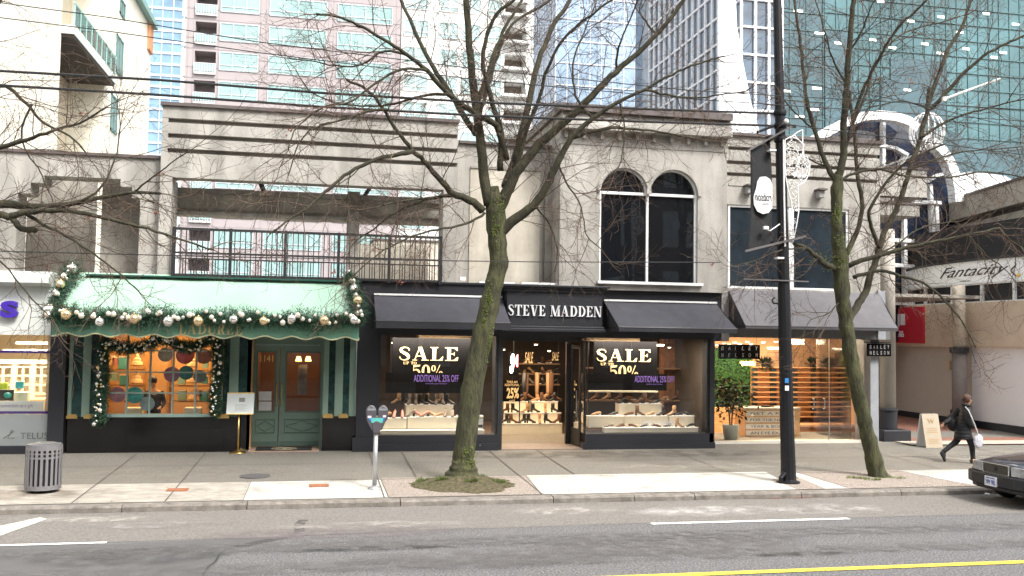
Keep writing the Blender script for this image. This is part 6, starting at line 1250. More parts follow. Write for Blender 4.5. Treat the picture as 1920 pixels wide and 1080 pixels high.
# trolley pole
c = S(1478, 905); zb = gz(c.y); YP_ = c.y; top = Q(1456, -60, YP_); t = thing('street_pole', 'tall tapering black steel street pole between the pale slabs', 'pole', (c.x, c.y, zb))
PB = mat('black_pole_paint', (.008, .008, .01), .5, var=.25, scale=4, bump=.1, spec=.3); pp = [Vector((c.x, c.y, zb)).lerp(Vector((top.x, top.y, top.z)), i / 8) for i in range(9)]
MB().tube([pp[0], pp[0] + Vector((0, 0, .08)), pp[0] + Vector((0, 0, .35))] + pp[1:], [.19, .165, .155] + [.152 - .066 * i / 8 for i in range(1, 9)], 12).build('shaft', PB, t)
MB().lathe([(.24, 0), (.24, .03), (.19, .05)], (c.x, c.y, zb), 16).build('foot', PB, t); MB().tube([(c.x - .2, c.y - .08, zb), (c.x - .22, c.y - .1, zb + .12), (c.x - .12, c.y - .08, zb + .22)], .05, 8).build('boot_cover', PB, t)
def pol(py):
    p = Q(1478 - (905 - py) * .0225, py, YP_); return p
for py in (212, 236, 262): p = pol(py); MB().lathe([(.13, -.05), (.135, 0), (.13, .05)], p, 14).build('clamp', PB, t)
MB().beam(Q(1452, 236, YP_), Q(1420, 248, YP_ - .3), .05).beam(Q(1466, 232, YP_), Q(1492, 238, YP_), .05).build('bracket_arm', PB, t)
MB().box(pol(545).x - .02, pol(545).x + .3, YP_ - .02, YP_ + .02, pol(545).z, pol(545).z + .03) and None
p = Q(1474, 228, YP_ - .1); MB().ball(p, .06, 10, 7).build('insulator', WHITE, t)
p = Q(1452, 558, YP_ - .16); MB().tube([p, p + Vector((-.05, 0, -.05)), p + Vector((-.02, 0, -.12)), p + Vector((.08, 0, -.12))], .02, 6).build('hook', PB, t)
for py, ca in ((713, (.03, .2, .5)), (727, (.8, .8, .8))): q = pol(py); MB().box(q.x - .1, q.x - .02, YP_ - .155, YP_ - .14, q.z - .05, q.z + .05).build('sticker', mat('sticker_%d' % py, ca, .5, var=0), t)
# banner
t = thing('street_banner', 'long black banner with white emblem hanging from the left side of the pole', 'banner', Q(1430, 262, YP_)); BAN = mat('black_banner_cloth', (.014, .014, .016), .85, var=.2, scale=3, bump=.3, bscale=8)
mb = MB(); L_, R_ = [(1407, 280), (1408, 330), (1407, 380), (1404, 430), (1401, 472)], [(1444, 262), (1446, 320), (1447, 380), (1448, 430), (1450, 462)]; n = 24
for i in range(n + 1):
    v = i / n; f_ = v * 4; k = min(3, int(f_)); f_ -= k
    lp = (L_[k][0] + (L_[k + 1][0] - L_[k][0]) * f_, L_[k][1] + (L_[k + 1][1] - L_[k][1]) * f_); rp = (R_[k][0] + (R_[k + 1][0] - R_[k][0]) * f_, R_[k][1] + (R_[k + 1][1] - R_[k][1]) * f_)
    for j in range(9): u = j / 8; q = Q(lp[0] + (rp[0] - lp[0]) * u, lp[1] + (rp[1] - lp[1]) * u, YP_ - .1 * (1 - u)); q.y += .018 * math.sin(u * 9 + v * 7); mb.v.append(tuple(q))
for i in range(n):
    for j in range(8): a = i * 9 + j; mb.f.append((a, a + 1, a + 10, a + 9))
o = mb.build('cloth', BAN, t, True); so_ = o.modifiers.new('thickness', 'SOLIDIFY'); so_.thickness = .006
em = [(1425, 332), (1436, 331), (1444, 336), (1448, 346), (1448, 390), (1441, 399), (1430, 401), (1420, 396), (1414, 384), (1413, 370), (1418, 352), (1420, 340)]
def blob(P, s_, Y_, d, name, m, par): cx_, cy_ = sum(p[0] for p in P) / len(P), sum(p[1] for p in P) / len(P); return MB().prism([(Q(cx_ + (a - cx_) * s_, cy_ + (b - cy_) * s_, Y_).x, Q(cx_ + (a - cx_) * s_, cy_ + (b - cy_) * s_, Y_).z) for a, b in P][::-1], Y_, Y_ + d, 'y').build(name, m, par)
blob(em, 1, YP_ - .14, .01, 'emblem', mat('banner_white', (.78, .78, .77), .7, var=.02), t); blob(em, .93, YP_ - .143, .003, 'emblem_line', mat('grey_line', (.3, .3, .3), .7, var=0), t); blob(em, .9, YP_ - .146, .003, 'emblem_face', mat('banner_white', (.78, .78, .77), .7, var=.02), t)
text('robson', 'lettering', BAN, t, 1416, 361, 1447, 377, YP_ - .151, .004, mirror=True, shear=.35)
text('street', 'lettering', mat('grey_line', (.3, .3, .3), .7, var=0), t, 1429, 380, 1442, 384, YP_ - .151, .004, mirror=True)
def arm(lab, a, b, w_, m, nm='banner_arm'): o = thing(nm, lab, 'bracket', Q(*a, YP_)); MB().beam(Q(*a, YP_ - .14), Q(*b, YP_ - .14), w_).build('bar', m, o); q = Q((a[0] + b[0]) / 2, (a[1] + b[1]) / 2, YP_ - .12); MB().box(q.x - .05, q.x + .05, YP_ - .13, YP_, q.z - .05, q.z + .05).build('clamp', PB, o)
arm('upper sloping steel arm through the pole holding the banner top', (1400, 284), (1491, 233), .035, mat('dull_steel', (.12, .11, .11), .4), 'banner_arm')
arm('lower sloping steel arm through the pole below the banner', (1397, 471), (1511, 443), .045, mat('dull_steel', (.12, .11, .11), .4), 'banner_arm')
arm('thin horizontal bar across the pole below the camera', (1395, 523), (1516, 528), .025, mat('dull_steel', (.12, .11, .11), .4), 'cross_bar')
o = thing('security_camera', 'small white security camera on an arm left of the pole', 'camera', Q(1437, 428, YP_)); p = Q(1437, 428, YP_ - .2); MB().box(p.x - .07, p.x + .04, p.y - .04, p.y + .04, p.z - .03, p.z + .04).build('housing', WHITE, o, bevel=.015); MB().tube([p + Vector((.03, 0, -.03)), p + Vector((.08, 0, -.05)), Q(1462, 420, YP_ - .1)], .012, 6).build('arm', WHITE, o); MB().lathe([(.025, 0), (.025, .02)], p + Vector((-.04, 0, -.06)), 10).build('lens', BLACKM, o)
for a, b, lab in ((1452, 282, 'upper'), (1467, 484, 'lower')): p = Q(a, b, YP_ - .15); o = MB().box(p.x - .12, p.x + .03, p.y - .03, p.y + .12, p.z - .02, p.z + .02).build('white_bracket', WHITE, None, bevel=.006); tag(o, '%s white bracket clamped on the dark pole' % lab, 'bracket')
# wire-work light decoration on the pole
t = thing('light_decoration', 'white wire lattice winter decoration mounted on the right side of the pole', 'decoration', Q(1480, 400, YP_)); WW = mat('white_wire', (.75, .74, .73), .5, var=.05); mb = MB(); q = lambda a, b, d=0: Q(a, b, YP_ - .12 + d)
mb.tube([q(1469, 262), q(1470, 360), q(1472, 462)], .02, 6).tube([q(1505, 243), q(1505, 270), q(1508, 300)], .016, 5).tube([q(1482, 258), q(1495, 248), q(1505, 243)], .014, 5).tube([q(1488, 252), q(1497, 262), q(1508, 272)], .012, 5)
mb.build('frame', WW, t)
out = [(1472, 262), (1484, 256), (1497, 262), (1506, 272), (1504, 292), (1513, 294), (1519, 308), (1516, 328), (1508, 342), (1496, 348), (1497, 370), (1498, 395), (1494, 420), (1489, 445), (1484, 462), (1481, 440), (1486, 410), (1484, 380), (1477, 352), (1473, 330), (1472, 300)]
mb = MB(); mb.tube([q(*p) for p in out + out[:1]], .013, 5); mb.tube([q(1506 + 12 * math.cos(k * .5), 317 + 22 * math.sin(k * .5)) for k in range(14)], .01, 5)
def inside(x, y):
    r_ = False; j = len(out) - 1
    for i in range(len(out)):
        (xi, yi), (xj, yj) = out[i], out[j]
        if (yi > y) != (yj > y) and x < (xj - xi) * (y - yi) / (yj - yi) + xi: r_ = not r_
        j = i
    return r_
k = 0
while k < 210:
    x, y = rnd.uniform(1470, 1519), rnd.uniform(255, 460)
    if inside(x, y):
        a = rnd.uniform(0, 6.28); L_ = rnd.uniform(5, 11); x2, y2 = x + L_ * math.cos(a), y + L_ * math.sin(a)
        if inside(x2, y2): mb.tube([q(x, y, rnd.uniform(-.03, .03)), q((x + x2) / 2 + rnd.uniform(-2, 2), (y + y2) / 2 + rnd.uniform(-2, 2)), q(x2, y2, rnd.uniform(-.03, .03))], .007, 4)
        k += 1
mb.build('wire_lattice', WW, t)
# overhead wires
WIR = mat('black_cable', (.02, .02, .022), .6, var=0)
def wire(lab, P, r, Y_):
    pts = [Q(a, b, Y_) for a, b in P]; o = MB().tube(pts, r, 6).build('overhead_cable', WIR, None); tag(o, lab, 'cable', 'overhead cables')
wire('upper of the two thick black cables from left edge to the pole', [(-300, 108), (0, 133), (300, 150), (600, 174), (900, 192), (1200, 204), (1462, 213)], .024, 18.2)
wire('lower of the two thick black cables from left edge to the pole', [(-300, 138), (0, 160), (300, 178), (600, 200), (900, 217), (1200, 228), (1462, 236)], .024, 18.2)
wire('topmost thin cable crossing the cream building', [(-300, -20), (0, 5), (200, 32), (480, 78), (900, 130), (1300, 170), (2000, 210)], .009, 17.5)
wire('second thin cable crossing the cream building', [(-300, 10), (0, 33), (200, 58), (480, 98), (900, 150), (1300, 186), (2000, 232)], .009, 17.5)
wire('thin low cable passing in front of the terrace railing', [(-300, 462), (0, 471), (320, 479), (700, 487), (1000, 491), (1350, 492)], .009, 17.6)
wire('short thin cable from the pole to the right edge', [(1466, 232), (1700, 262), (2000, 300)], .01, 18)
wire('thin upper right cable behind the second tree', [(1466, 150), (1700, 190), (2000, 262)], .008, 18)
o = thing('steel_arm', 'pale steel lamp arm poking out among branches at the upper right', 'arm', Q(1770, 186, 19)); MB().tube([Q(1770, 186, 19), Q(1830, 164, 19), Q(1875, 148, 19)], .03, 8).build('arm_tube', mat('pale_steel', (.6, .63, .6), .6), o); MB().lathe([(.05, -.05), (.05, .05)], Q(1770, 186, 19), 10).build('end_cap', WHITE, o)

# ================================================================ TREES
BARK = mat('mossy_bark', (.02, .017, .012), .95, scale=9, bump=1.0, bscale=34, col2=(.082, .085, .034), stretch=(1, 1, .3), sharp=(.32, .68))
LIMB = mat('limb_bark', (.018, .015, .012), .95, scale=6, bump=.8, bscale=30, col2=(.07, .066, .034), stretch=(1, 1, .5), sharp=(.3, .75))
TWIG = mat('red_brown_twig', (.075, .04, .032), .9, scale=4, col2=(.12, .085, .055))
MOSSM = mat('bark_moss', (.06, .09, .012), .95, scale=20, col2=(.15, .19, .03), bump=1, bscale=40)
LEAFB = mat('dead_leaf', (.16, .05, .03), .8, var=.3)
def smooth(P, n=4):
    out_ = []
    for i in range(len(P) - 1):
        p0, p1, p2, p3 = P[max(i - 1, 0)], P[i], P[i + 1], P[min(i + 2, len(P) - 1)]
        for k in range(n): s_ = k / n; out_.append(tuple(.5 * ((2 * b) + (-a + c_) * s_ + (2 * a - 5 * b + 4 * c_ - d) * s_ * s_ + (-a + 3 * b - 3 * c_ + d) * s_ ** 3) for a, b, c_, d in zip(p0, p1, p2, p3)))
    out_.append(tuple(P[-1])); return out_
V = Vector
class Tree:
    def __init__(s, Y_): s.Y = Y_; s.limb = MB(); s.twig = MB(); s.fine = MB(); s.leaf = MB(); s.tr = MB(); s.cnt = 0
    def trunk(s, P, sc=1):      # (px, py, radius px, dy)
        pts = []; rad = []
        for px, py, r, dy in smooth(P, 5): q_ = Q(px, py, s.Y + dy); pts.append(q_); rad.append(r * (s.Y + dy) / F * (1 + .05 * math.sin(len(pts) * 1.7)))
        k = len(s.tr.v); s.tr.tube(pts, rad, 18)
        for i in range(k, len(s.tr.v)):
            v = Vector(s.tr.v[i]); nn = noise.noise(v * 5) * .035 + noise.noise(V((v.x * 20, v.y * 20, v.z * 7))) * .022; j = (i - k) // 18; cc = pts[min(j, len(pts) - 1)]; s.tr.v[i] = tuple(v + (v - cc).normalized() * nn)
    def limb_px(s, P, r0, r1, dy1, d0=0, dens=1.0):
        Ps = smooth([(a, b) for a, b in P], 4); n = len(Ps); pts = []; rad = []
        for i, (a, b) in enumerate(Ps):
            u = i / (n - 1); q_ = Q(a, b, s.Y + d0 + dy1 * u); q_ += Vector((rnd.gauss(0, .008), rnd.gauss(0, .008), rnd.gauss(0, .008))); pts.append(q_); rad.append((r1 * .8 + (r0 * .92 - r1 * .8) * (1 - u) ** 1.5) * s.Y / F)
        s.limb.tube(pts, rad, 8); s.sprout(pts, rad, 1, dens)
    def sprout(s, pts, rad, lvl, dens=1.0):
        L = sum((b - a).length for a, b in zip(pts, pts[1:])); gap = {1: .26, 2: .17, 3: .14}[lvl] / dens; d = gap * rnd.random() + (.25 if lvl == 1 else .1); acc = 0
        for i in range(len(pts) - 1):
            seg = (pts[i + 1] - pts[i]); sl = seg.length
            while d < acc + sl:
                u = (d - acc) / sl; p = pts[i].lerp(pts[i + 1], u); f_ = d / L; s.branch(p, seg.normalized(), rad[i], lvl, f_); d += gap * rnd.uniform(.6, 1.4)
            acc += sl
        if lvl < 3: s.branch(pts[-1], (pts[-1] - pts[-2]).normalized(), rad[-1], lvl, .6, True)
    def branch(s, p, d, r, lvl, f_, tip=False):
        s.cnt += 1
        side = Vector((rnd.gauss(0, 1), rnd.gauss(0, .8), rnd.gauss(0, 1))); side = (side - d * side.dot(d)).normalized(); an = R(rnd.uniform(28, 65)) if not tip else .15
        dr = (d * math.cos(an) + side * math.sin(an)).normalized(); L_ = {1: rnd.uniform(.6, 1.7), 2: rnd.uniform(.3, .85), 3: rnd.uniform(.12, .38)}[lvl] * (1.15 - .45 * f_)
        rr = {1: .0105, 2: .0055, 3: .0034}[lvl]; rr = min(rr, max(.0032, r * .7)); n = {1: 7, 2: 5, 3: 3}[lvl]; pts = [p]; rad = [rr]; q_ = Vector(p); bend = Vector((rnd.gauss(0, .3), rnd.gauss(0, .3), rnd.gauss(-.05, .35)))
        for i in range(n): dr = (dr + bend * (1.6 / n) * .5 + Vector((rnd.gauss(0, .13), rnd.gauss(0, .13), rnd.gauss(0, .13)))).normalized(); q_ = q_ + dr * L_ / n; pts.append(Vector(q_)); rad.append(rr + ({1: .0042, 2: .0029, 3: .0021}[lvl] - rr) * (i + 1) / n)
        (s.twig if lvl == 1 else s.fine).tube(pts, rad, 5 if lvl == 1 else 3, False)
        if lvl < 3: s.sprout(pts, rad, lvl + 1)
        elif rnd.random() < .0015:
            for k in range(5):
                c_ = pts[-1] + Vector((rnd.gauss(0, .03), rnd.gauss(0, .03), rnd.gauss(-.02, .03))); a = Vector((rnd.gauss(0, 1), rnd.gauss(0, 1), rnd.gauss(0, 1))).normalized() * .035; b = a.orthogonal().normalized() * .02; s.leaf.face([c_ - a, c_ + b, c_ + a, c_ - b])
    def finish(s, name, lab, loc):
        t_ = thing(name, lab, 'tree', loc); s.tr.build('trunk', BARK, t_, True) if s.tr.v else None; cr = thing('crown', None, None, loc) if 0 else None
        lo = s.limb.build('limbs', LIMB, t_, True); s.twig.build('branches', TWIG, t_, True); s.fine.build('twigs', TWIG, t_)
        if s.leaf.v: s.leaf.build('dead_leaves', LEAFB, t_)
        return t_
T1 = Tree(18.9)
T1.trunk([(866, 900, 36, 0), (868, 884, 28, 0), (869, 868, 22.5, 0), (870, 850, 20.5, 0), (879, 780, 20, 0), (890, 700, 20, 0), (907, 620, 19, 0), (921, 555, 18, 0), (934, 500, 17, 0), (932, 450, 18, 0), (930, 405, 20, 0), (927, 375, 17, 0), (924, 350, 11, 0)])
for P, r0, r1, dy, d0 in [
    ([(917, 385), (908, 330), (900, 260), (892, 200), (884, 125), (877, 50), (873, -20), (868, -90)], 12, 7, -.2, 0),
    ([(893, 200), (905, 165), (920, 120), (933, 85), (945, 55), (965, 22), (985, -10), (1010, -60)], 6, 3, .8, 0),
    ([(905, 395), (880, 375), (850, 363), (825, 338), (800, 308), (775, 284), (745, 245), (718, 203), (690, 170), (650, 150)], 9, 3, -1.2, 0),
    ([(775, 284), (740, 290), (690, 305), (645, 330), (610, 360), (575, 390), (535, 415), (505, 440)], 5, 2, -1.0, -.8),
    ([(950, 300), (930, 235), (895, 216), (840, 176), (800, 132), (765, 104), (730, 80), (680, 52), (640, 33), (592, 26)], 7.5, 2.5, -1.8, 0),
    ([(892, 250), (862, 205), (828, 150), (800, 105), (775, 50), (752, 0), (735, -50)], 7.5, 4, 1.2, 0),
    ([(932, 400), (955, 350), (972, 318), (1012, 270), (1060, 228), (1110, 180), (1155, 135), (1195, 100), (1230, 65), (1258, 35), (1285, -5)], 13, 4.5, -.8, 0),
    ([(935, 440), (968, 410), (1000, 385), (1026, 348), (1045, 305), (1072, 258), (1112, 222), (1160, 190), (1210, 167), (1260, 140), (1310, 118), (1360, 105)], 12, 2, -1.6, 0),
    ([(1210, 167), (1250, 178), (1300, 184), (1350, 178), (1400, 170)], 3, 1.5, -.4, -1.2), ([(1072, 258), (1110, 246), (1160, 240), (1220, 246), (1290, 256), (1345, 266)], 5, 2, 1.0, -.6),
    ([(948, 350), (968, 290), (985, 225), (998, 160), (1015, 100), (1040, 45), (1068, 0), (1090, -50)], 9.5, 5, 1.5, 0),
    ([(938, 320), (940, 250), (924, 195), (912, 150), (905, 110), (915, 60), (935, 22), (962, 2), (990, -40)], 7, 3.5, -.9, 0),
    ([(900, 210), (915, 160), (928, 115), (945, 70), (970, 38), (1025, 4), (1060, -30)], 5, 3, 1.4, 0),
    ([(965, 330), (985, 250), (1010, 190), (1022, 140), (1045, 90), (1080, 50), (1120, 20), (1170, -20)], 5, 2.5, -1.4, 0),
    ([(910, 400), (870, 420), (820, 430), (770, 445), (720, 470), (680, 500), (650, 530)], 3, 1.3, -1.4, 0),
    ([(855, 365), (800, 375), (740, 400), (700, 430), (670, 450)], 4, 1.6, 1.2, 0), ([(850, 365), (800, 372), (750, 378), (700, 390)], 3.2, 1.5, -.8, 0),
    ([(765, 104), (720, 95), (680, 120), (640, 125), (590, 115), (540, 110)], 3, 1.3, .8, -1), ([(800, 132), (755, 130), (705, 155), (660, 190), (610, 200), (560, 235), (540, 280)], 3.2, 1.3, -.8, -1),
    ([(840, 176), (790, 180), (740, 195), (690, 200), (630, 192), (580, 170), (555, 130)], 3.5, 1.3, 1.2, -.7), ([(728, 205), (690, 210), (640, 225), (590, 240), (560, 270), (540, 330)], 3, 1.2, -.6, -1),
    ([(1112, 222), (1080, 180), (1075, 120), (1095, 60), (1120, 0)], 3.2, 1.5, .9, -.8), ([(1155, 135), (1160, 90), (1180, 40), (1200, -10)], 3, 1.5, -.9, -.4), ([(1230, 65), (1210, 40), (1200, 20), (1205, -5)], 3, 1.5, .3, -.6),
    ([(1045, 305), (1060, 340), (1090, 390), (1100, 440), (1130, 470)], 2.6, 1.1, -.8, -.4), ([(1000, 385), (1030, 420), (1045, 470), (1040, 510)], 2.2, 1, .6, 0), ([(1160, 190), (1170, 240), (1165, 300), (1150, 330)], 2.2, 1, -.6, -.9)]:
    T1.limb_px(P, r0, r1, dy, d0)
b1 = Q(866, 895, 18.9); tt = T1.finish('street_tree', 'big bare deciduous tree leaning right, rising from the mossy mound between the two shoe windows', (b1.x, 18.9, gz(18.9)))
# moss patches on the first trunk
mb = MB()
for py, a0_, ex in [(565, -1.9, .6), (640, -1.2, .5), (600, -2.2, .6), (700, -2.4, .5), (395, -1.3, .9), (420, -1.8, .8), (860, -1.9, 1.2), (872, -1.2, 1.2)]:
    for k in range(90): px = 921 - (py - 555) * .155 if py > 450 else 931; yy = py + rnd.gauss(0, 16); a = a0_ + rnd.gauss(0, .3 * ex); rr = (19 if py < 800 else 22) * 18.9 / F * 1.04; c_ = Q(px - (yy - py) * .15, yy, 18.9) + Vector((rr * math.cos(a), rr * math.sin(a), 0)); d = Vector((rnd.gauss(0, 1), rnd.gauss(0, 1), rnd.gauss(0, 1))).normalized() * .02; e_ = d.orthogonal().normalized() * .015; mb.face([c_ - d, c_ + e_, c_ + d, c_ - e_])
tag(mb.build('moss', MOSSM, tt), kind='stuff')
T2 = Tree(18.72)
T2.trunk([(1648, 900, 24, 0), (1643, 885, 19, 0), (1632, 835, 16, 0), (1619, 780, 14.5, 0), (1606, 720, 14, 0), (1595, 660, 13.5, 0), (1587, 610, 14, 0), (1580, 560, 15, 0), (1577, 510, 16, 0), (1575, 480, 15, 0), (1571, 440, 12, 0), (1568, 390, 11, 0), (1570, 345, 11.5, 0), (1572, 322, 7, 0)])
for P, r0, r1, dy, d0 in [
    ([(1590, 602), (1606, 575), (1622, 550), (1632, 515), (1645, 480), (1656, 440), (1672, 410), (1690, 370), (1705, 320), (1722, 270), (1738, 210), (1742, 165)], 9.5, 6, .8, 0),
    ([(1738, 200), (1757, 150), (1776, 95), (1795, 65), (1808, 40), (1820, -5), (1830, -60)], 6, 4, .6, .8), ([(1745, 205), (1765, 185), (1798, 146), (1845, 105), (1885, 82), (1925, 65), (1980, 40)], 5.5, 3, -.8, .8),
    ([(1571, 340), (1582, 290), (1582, 230), (1588, 160), (1591, 100), (1596, 40), (1602, -10), (1605, -70)], 9, 6, -.3, 0),
    ([(1569, 345), (1553, 315), (1540, 285), (1527, 243), (1513, 190), (1506, 130), (1500, 80), (1492, 20), (1485, -40)], 6.5, 3.5, 1.0, 0),
    ([(1583, 290), (1607, 200), (1627, 150), (1648, 111), (1664, 80), (1690, 44), (1718, 20), (1742, -5)], 4.6, 2.8, -1.2, 0), ([(1600, 230), (1625, 170), (1640, 120), (1665, 85), (1700, 60), (1750, 45), (1800, 30)], 3.4, 1.8, .7, 0),
    ([(1590, 500), (1615, 488), (1665, 475), (1710, 462), (1760, 452), (1815, 440), (1875, 428)], 6.5, 3.5, -1.0, 0), ([(1873, 429), (1895, 450), (1920, 470), (1950, 500)], 3, 2, -.2, -1),
    ([(1568, 505), (1545, 493), (1530, 480), (1510, 465), (1488, 456)], 8, 4.5, -.6, 0),
    ([(1600, 520), (1650, 508), (1700, 520), (1740, 536), (1782, 575), (1810, 612), (1830, 652)], 4.5, 1.8, -.9, 0),
    ([(1585, 480), (1607, 435), (1617, 388), (1608, 333), (1603, 267), (1598, 220), (1592, 170)], 6.5, 4, .9, 0), ([(1648, 465), (1634, 425), (1630, 395), (1660, 345), (1692, 310), (1730, 288), (1770, 270)], 5, 2.5, -.7, 0),
    ([(1570, 345), (1600, 325), (1650, 318), (1700, 330), (1780, 332), (1850, 322), (1930, 335)], 3.6, 2, .7, 0), ([(1640, 480), (1680, 460), (1720, 430), (1760, 420), (1800, 415)], 2.6, 1.2, .6, 0),
    ([(1705, 320), (1750, 300), (1800, 285), (1860, 280), (1920, 275)], 3, 1.4, .4, .5), ([(1725, 260), (1780, 225), (1840, 205), (1900, 190), (1960, 180)], 3.4, 1.6, -.9, .5), ([(1745, 205), (1700, 190), (1660, 195), (1620, 205)], 2.4, 1.2, -.8, .6),
    ([(1527, 243), (1505, 225), (1480, 200), (1460, 180), (1440, 190)], 2.4, 1.2, -.8, .5), ([(1553, 315), (1520, 300), (1490, 280), (1455, 262), (1420, 250)], 2.2, 1, .6, .2), ([(1590, 160), (1565, 120), (1550, 70), (1535, 20), (1520, -30)], 2.6, 1.4, .6, 0), ([(1591, 100), (1615, 60), (1630, 20), (1650, -20)], 2.6, 1.4, -.6, 0),
    ([(1580, 560), (1550, 590), (1520, 600), (1500, 640)], 1.6, .9, -.6, 0), ([(1510, 465), (1460, 470), (1410, 490), (1370, 500)], 2, .9, -.5, -.5), ([(1815, 440), (1850, 480), (1880, 500), (1915, 540)], 1.8, .9, -.5, -1)]:
    T2.limb_px(P, r0, r1, dy, d0)
b2 = Q(1645, 896, 18.72); t2 = T2.finish('street_tree', 'slimmer bare tree leaning left in front of the glasses shop, right of the pole', (b2.x, 18.72, gz(18.72)))
mb = MB()
for px, py in ((1578, 490), (1590, 470), (1575, 455), (1530, 484), (1550, 495), (1570, 400)):
    for k in range(80): c_ = Q(px + rnd.gauss(0, 5), py + rnd.gauss(0, 9), 18.72 - .16 + rnd.random() * .03); d = Vector((rnd.gauss(0, 1), rnd.gauss(0, 1), rnd.gauss(0, 1))).normalized() * .018; e_ = d.orthogonal().normalized() * .014; mb.face([c_ - d, c_ + e_, c_ + d, c_ - e_])
tag(mb.build('moss', MOSSM, t2), kind='stuff')
T3 = Tree(18.4)
T3.trunk([(-215, 930, 32, 0), (-212, 900, 22, 0), (-205, 700, 19, 0), (-195, 500, 17, 0), (-190, 400, 16, 0), (-185, 340, 11, 0)])
for P, r0, r1, dy, d0 in [
    ([(-190, 420), (-100, 395), (0, 382), (60, 388), (110, 385), (155, 378), (205, 368), (250, 361), (300, 365)], 11, 3, -.8, 0), ([(-190, 440), (-80, 410), (-10, 402), (20, 408), (40, 428), (66, 432)], 9, 6, -.5, 0),
    ([(20, 405), (65, 396), (125, 395), (200, 410), (260, 425), (325, 445), (400, 470)], 6.5, 2, -.6, -.6), ([(-190, 380), (-80, 310), (0, 277), (50, 262), (100, 245), (150, 230), (200, 200)], 7, 2, -1, 0),
    ([(-185, 350), (-60, 210), (0, 160), (50, 195), (80, 230), (130, 255), (160, 285)], 6, 2, .8, 0), ([(40, 395), (80, 420), (130, 445), (175, 475), (220, 510), (262, 545)], 3.5, 1.5, -.7, -.5),
    ([(-185, 350), (-100, 160), (-40, 60), (10, -20), (30, -80)], 8, 4, .6, 0), ([(150, 378), (190, 350), (215, 300), (225, 240), (218, 190)], 2.4, 1, .5, -.6), ([(250, 361), (290, 330), (330, 300), (360, 280)], 2, 1, -.6, -.7), ([(60, 195), (40, 260), (80, 330), (100, 380)], 2.4, 1, .3, .3), ([(-190, 420), (-60, 470), (0, 490), (60, 560), (100, 600)], 3, 1.2, -.5, 0)]:
    T3.limb_px(P, r0, r1, dy, d0, .9)
b3 = Q(-215, 925, 18.4); T3.finish('street_tree', 'bare tree whose mossy limbs reach in from the left edge over the phone shop', (b3.x, 18.4, gz(18.4)))
# root mound with weeds, grass tufts at the second tree
GR = mat('mound_soil', (.05, .04, .022), .95, scale=14, bump=1, bscale=30, col2=(.13, .11, .055), sharp=(.35, .65)); mb = MB(); nr, na = 16, 64; m0 = Vector((b1.x - .05, 18.55, gz(18.5)))
for i in range(nr + 1):
    for j in range(na):
        a = 2 * math.pi * j / na; rr = i / nr; w_ = 1 + .3 * noise.noise(Vector((math.cos(a) * 1.5, math.sin(a) * 1.5, 3))) + .12 * noise.noise(Vector((math.cos(a) * 6, math.sin(a) * 6, 3))); x = m0.x + 1.12 * rr * w_ * math.cos(a); y = m0.y + .82 * rr * w_ * math.sin(a); z = m0.z + (.19 * (1 - rr ** 1.3) if i < nr else -.02) + (.06 * noise.noise(Vector((x * 4, y * 4, 1))) + .04 * noise.noise(Vector((x * 11, y * 11, 1)))) * (1 - rr * .6); mb.v.append((x, y, z))
for i in range(nr):
    for j in range(na): a = i * na + j; b = i * na + (j + 1) % na; mb.f.append((a, a + na, b + na, b))
o = mb.build('root_mound', GR, None, True); tag(o, kind='structure')
mb = MB(); rmb = MB()
def tuft(x, y, z, n, h, sp, mbx):
    for k in range(n):
        a = rnd.uniform(0, 6.28); rr = sp * math.sqrt(rnd.random()); p = Vector((x + rr * math.cos(a), y + rr * .7 * math.sin(a), z)); d = Vector((rnd.gauss(0, .5), rnd.gauss(0, .5), 1)).normalized() * h * rnd.uniform(.5, 1.2); w_ = Vector((math.cos(a), math.sin(a), 0)) * .006; mbx.face([p - w_, p + w_, p + d])
def mz(x, y): rr = min(1, math.hypot((x - m0.x) / 1.12, (y - m0.y) / .82)); return m0.z + .19 * (1 - rr ** 1.3) - .02
for k in range(110):
    a = rnd.uniform(0, 6.28); rr = math.sqrt(rnd.random()) * .95; x, y = m0.x + 1.05 * rr * math.cos(a), m0.y + .76 * rr * math.sin(a); tuft(x, y, mz(x, y), 16, .04, .1, mb)
for px, py in ((794, 908), (828, 912), (885, 915), (935, 912), (900, 900)): q_ = S(px, py); tuft(q_.x, q_.y, mz(q_.x, q_.y) + .02, 130, .09, .13, mb)
tag(mb.build('mound_weeds', mat('moss_grass', (.05, .07, .015), .9, scale=6, col2=(.12, .17, .03)), None), kind='stuff')
mb = MB()
for px, py, n in ((1605, 897, 160), (1650, 893, 200), (1680, 897, 80), (1635, 900, 140)): q_ = S(px, py); tuft(q_.x, q_.y, gz(q_.y) + .005, n, .07, .22, mb)
tag(mb.build('grass_tuft', mat('yellow_grass', (.2, .19, .06), .9, scale=6, col2=(.14, .22, .05)), None), kind='stuff')
# scattered dead leaves
mb = MB()
for k in range(170): x, y = rnd.uniform(-8, 17), rnd.choice((rnd.uniform(16.8, 17.12), rnd.uniform(17.5, 19.4), rnd.uniform(17.5, 23))); z = (gz(y) + .016) if y > 17.3 else -.105; a = rnd.uniform(0, 6.28); u = Vector((math.cos(a), math.sin(a), rnd.uniform(-.2, .2))) * .022; v = Vector((-math.sin(a), math.cos(a), 0)) * .014; c_ = Vector((x, y, z + .005)); mb.face([c_ - u, c_ + v, c_ + u, c_ - v])
tag(mb.build('fallen_leaves', LEAFB, None), kind='stuff')
o = MB().lathe([(.05, 0), (.055, .01), (.04, .025)], RD(1851, 927) + Vector((0, 0, 0)), 12).build('crushed_cup', WHITE, None); tag(o, 'small white scrap of litter in the gutter before the dark car', 'litter')

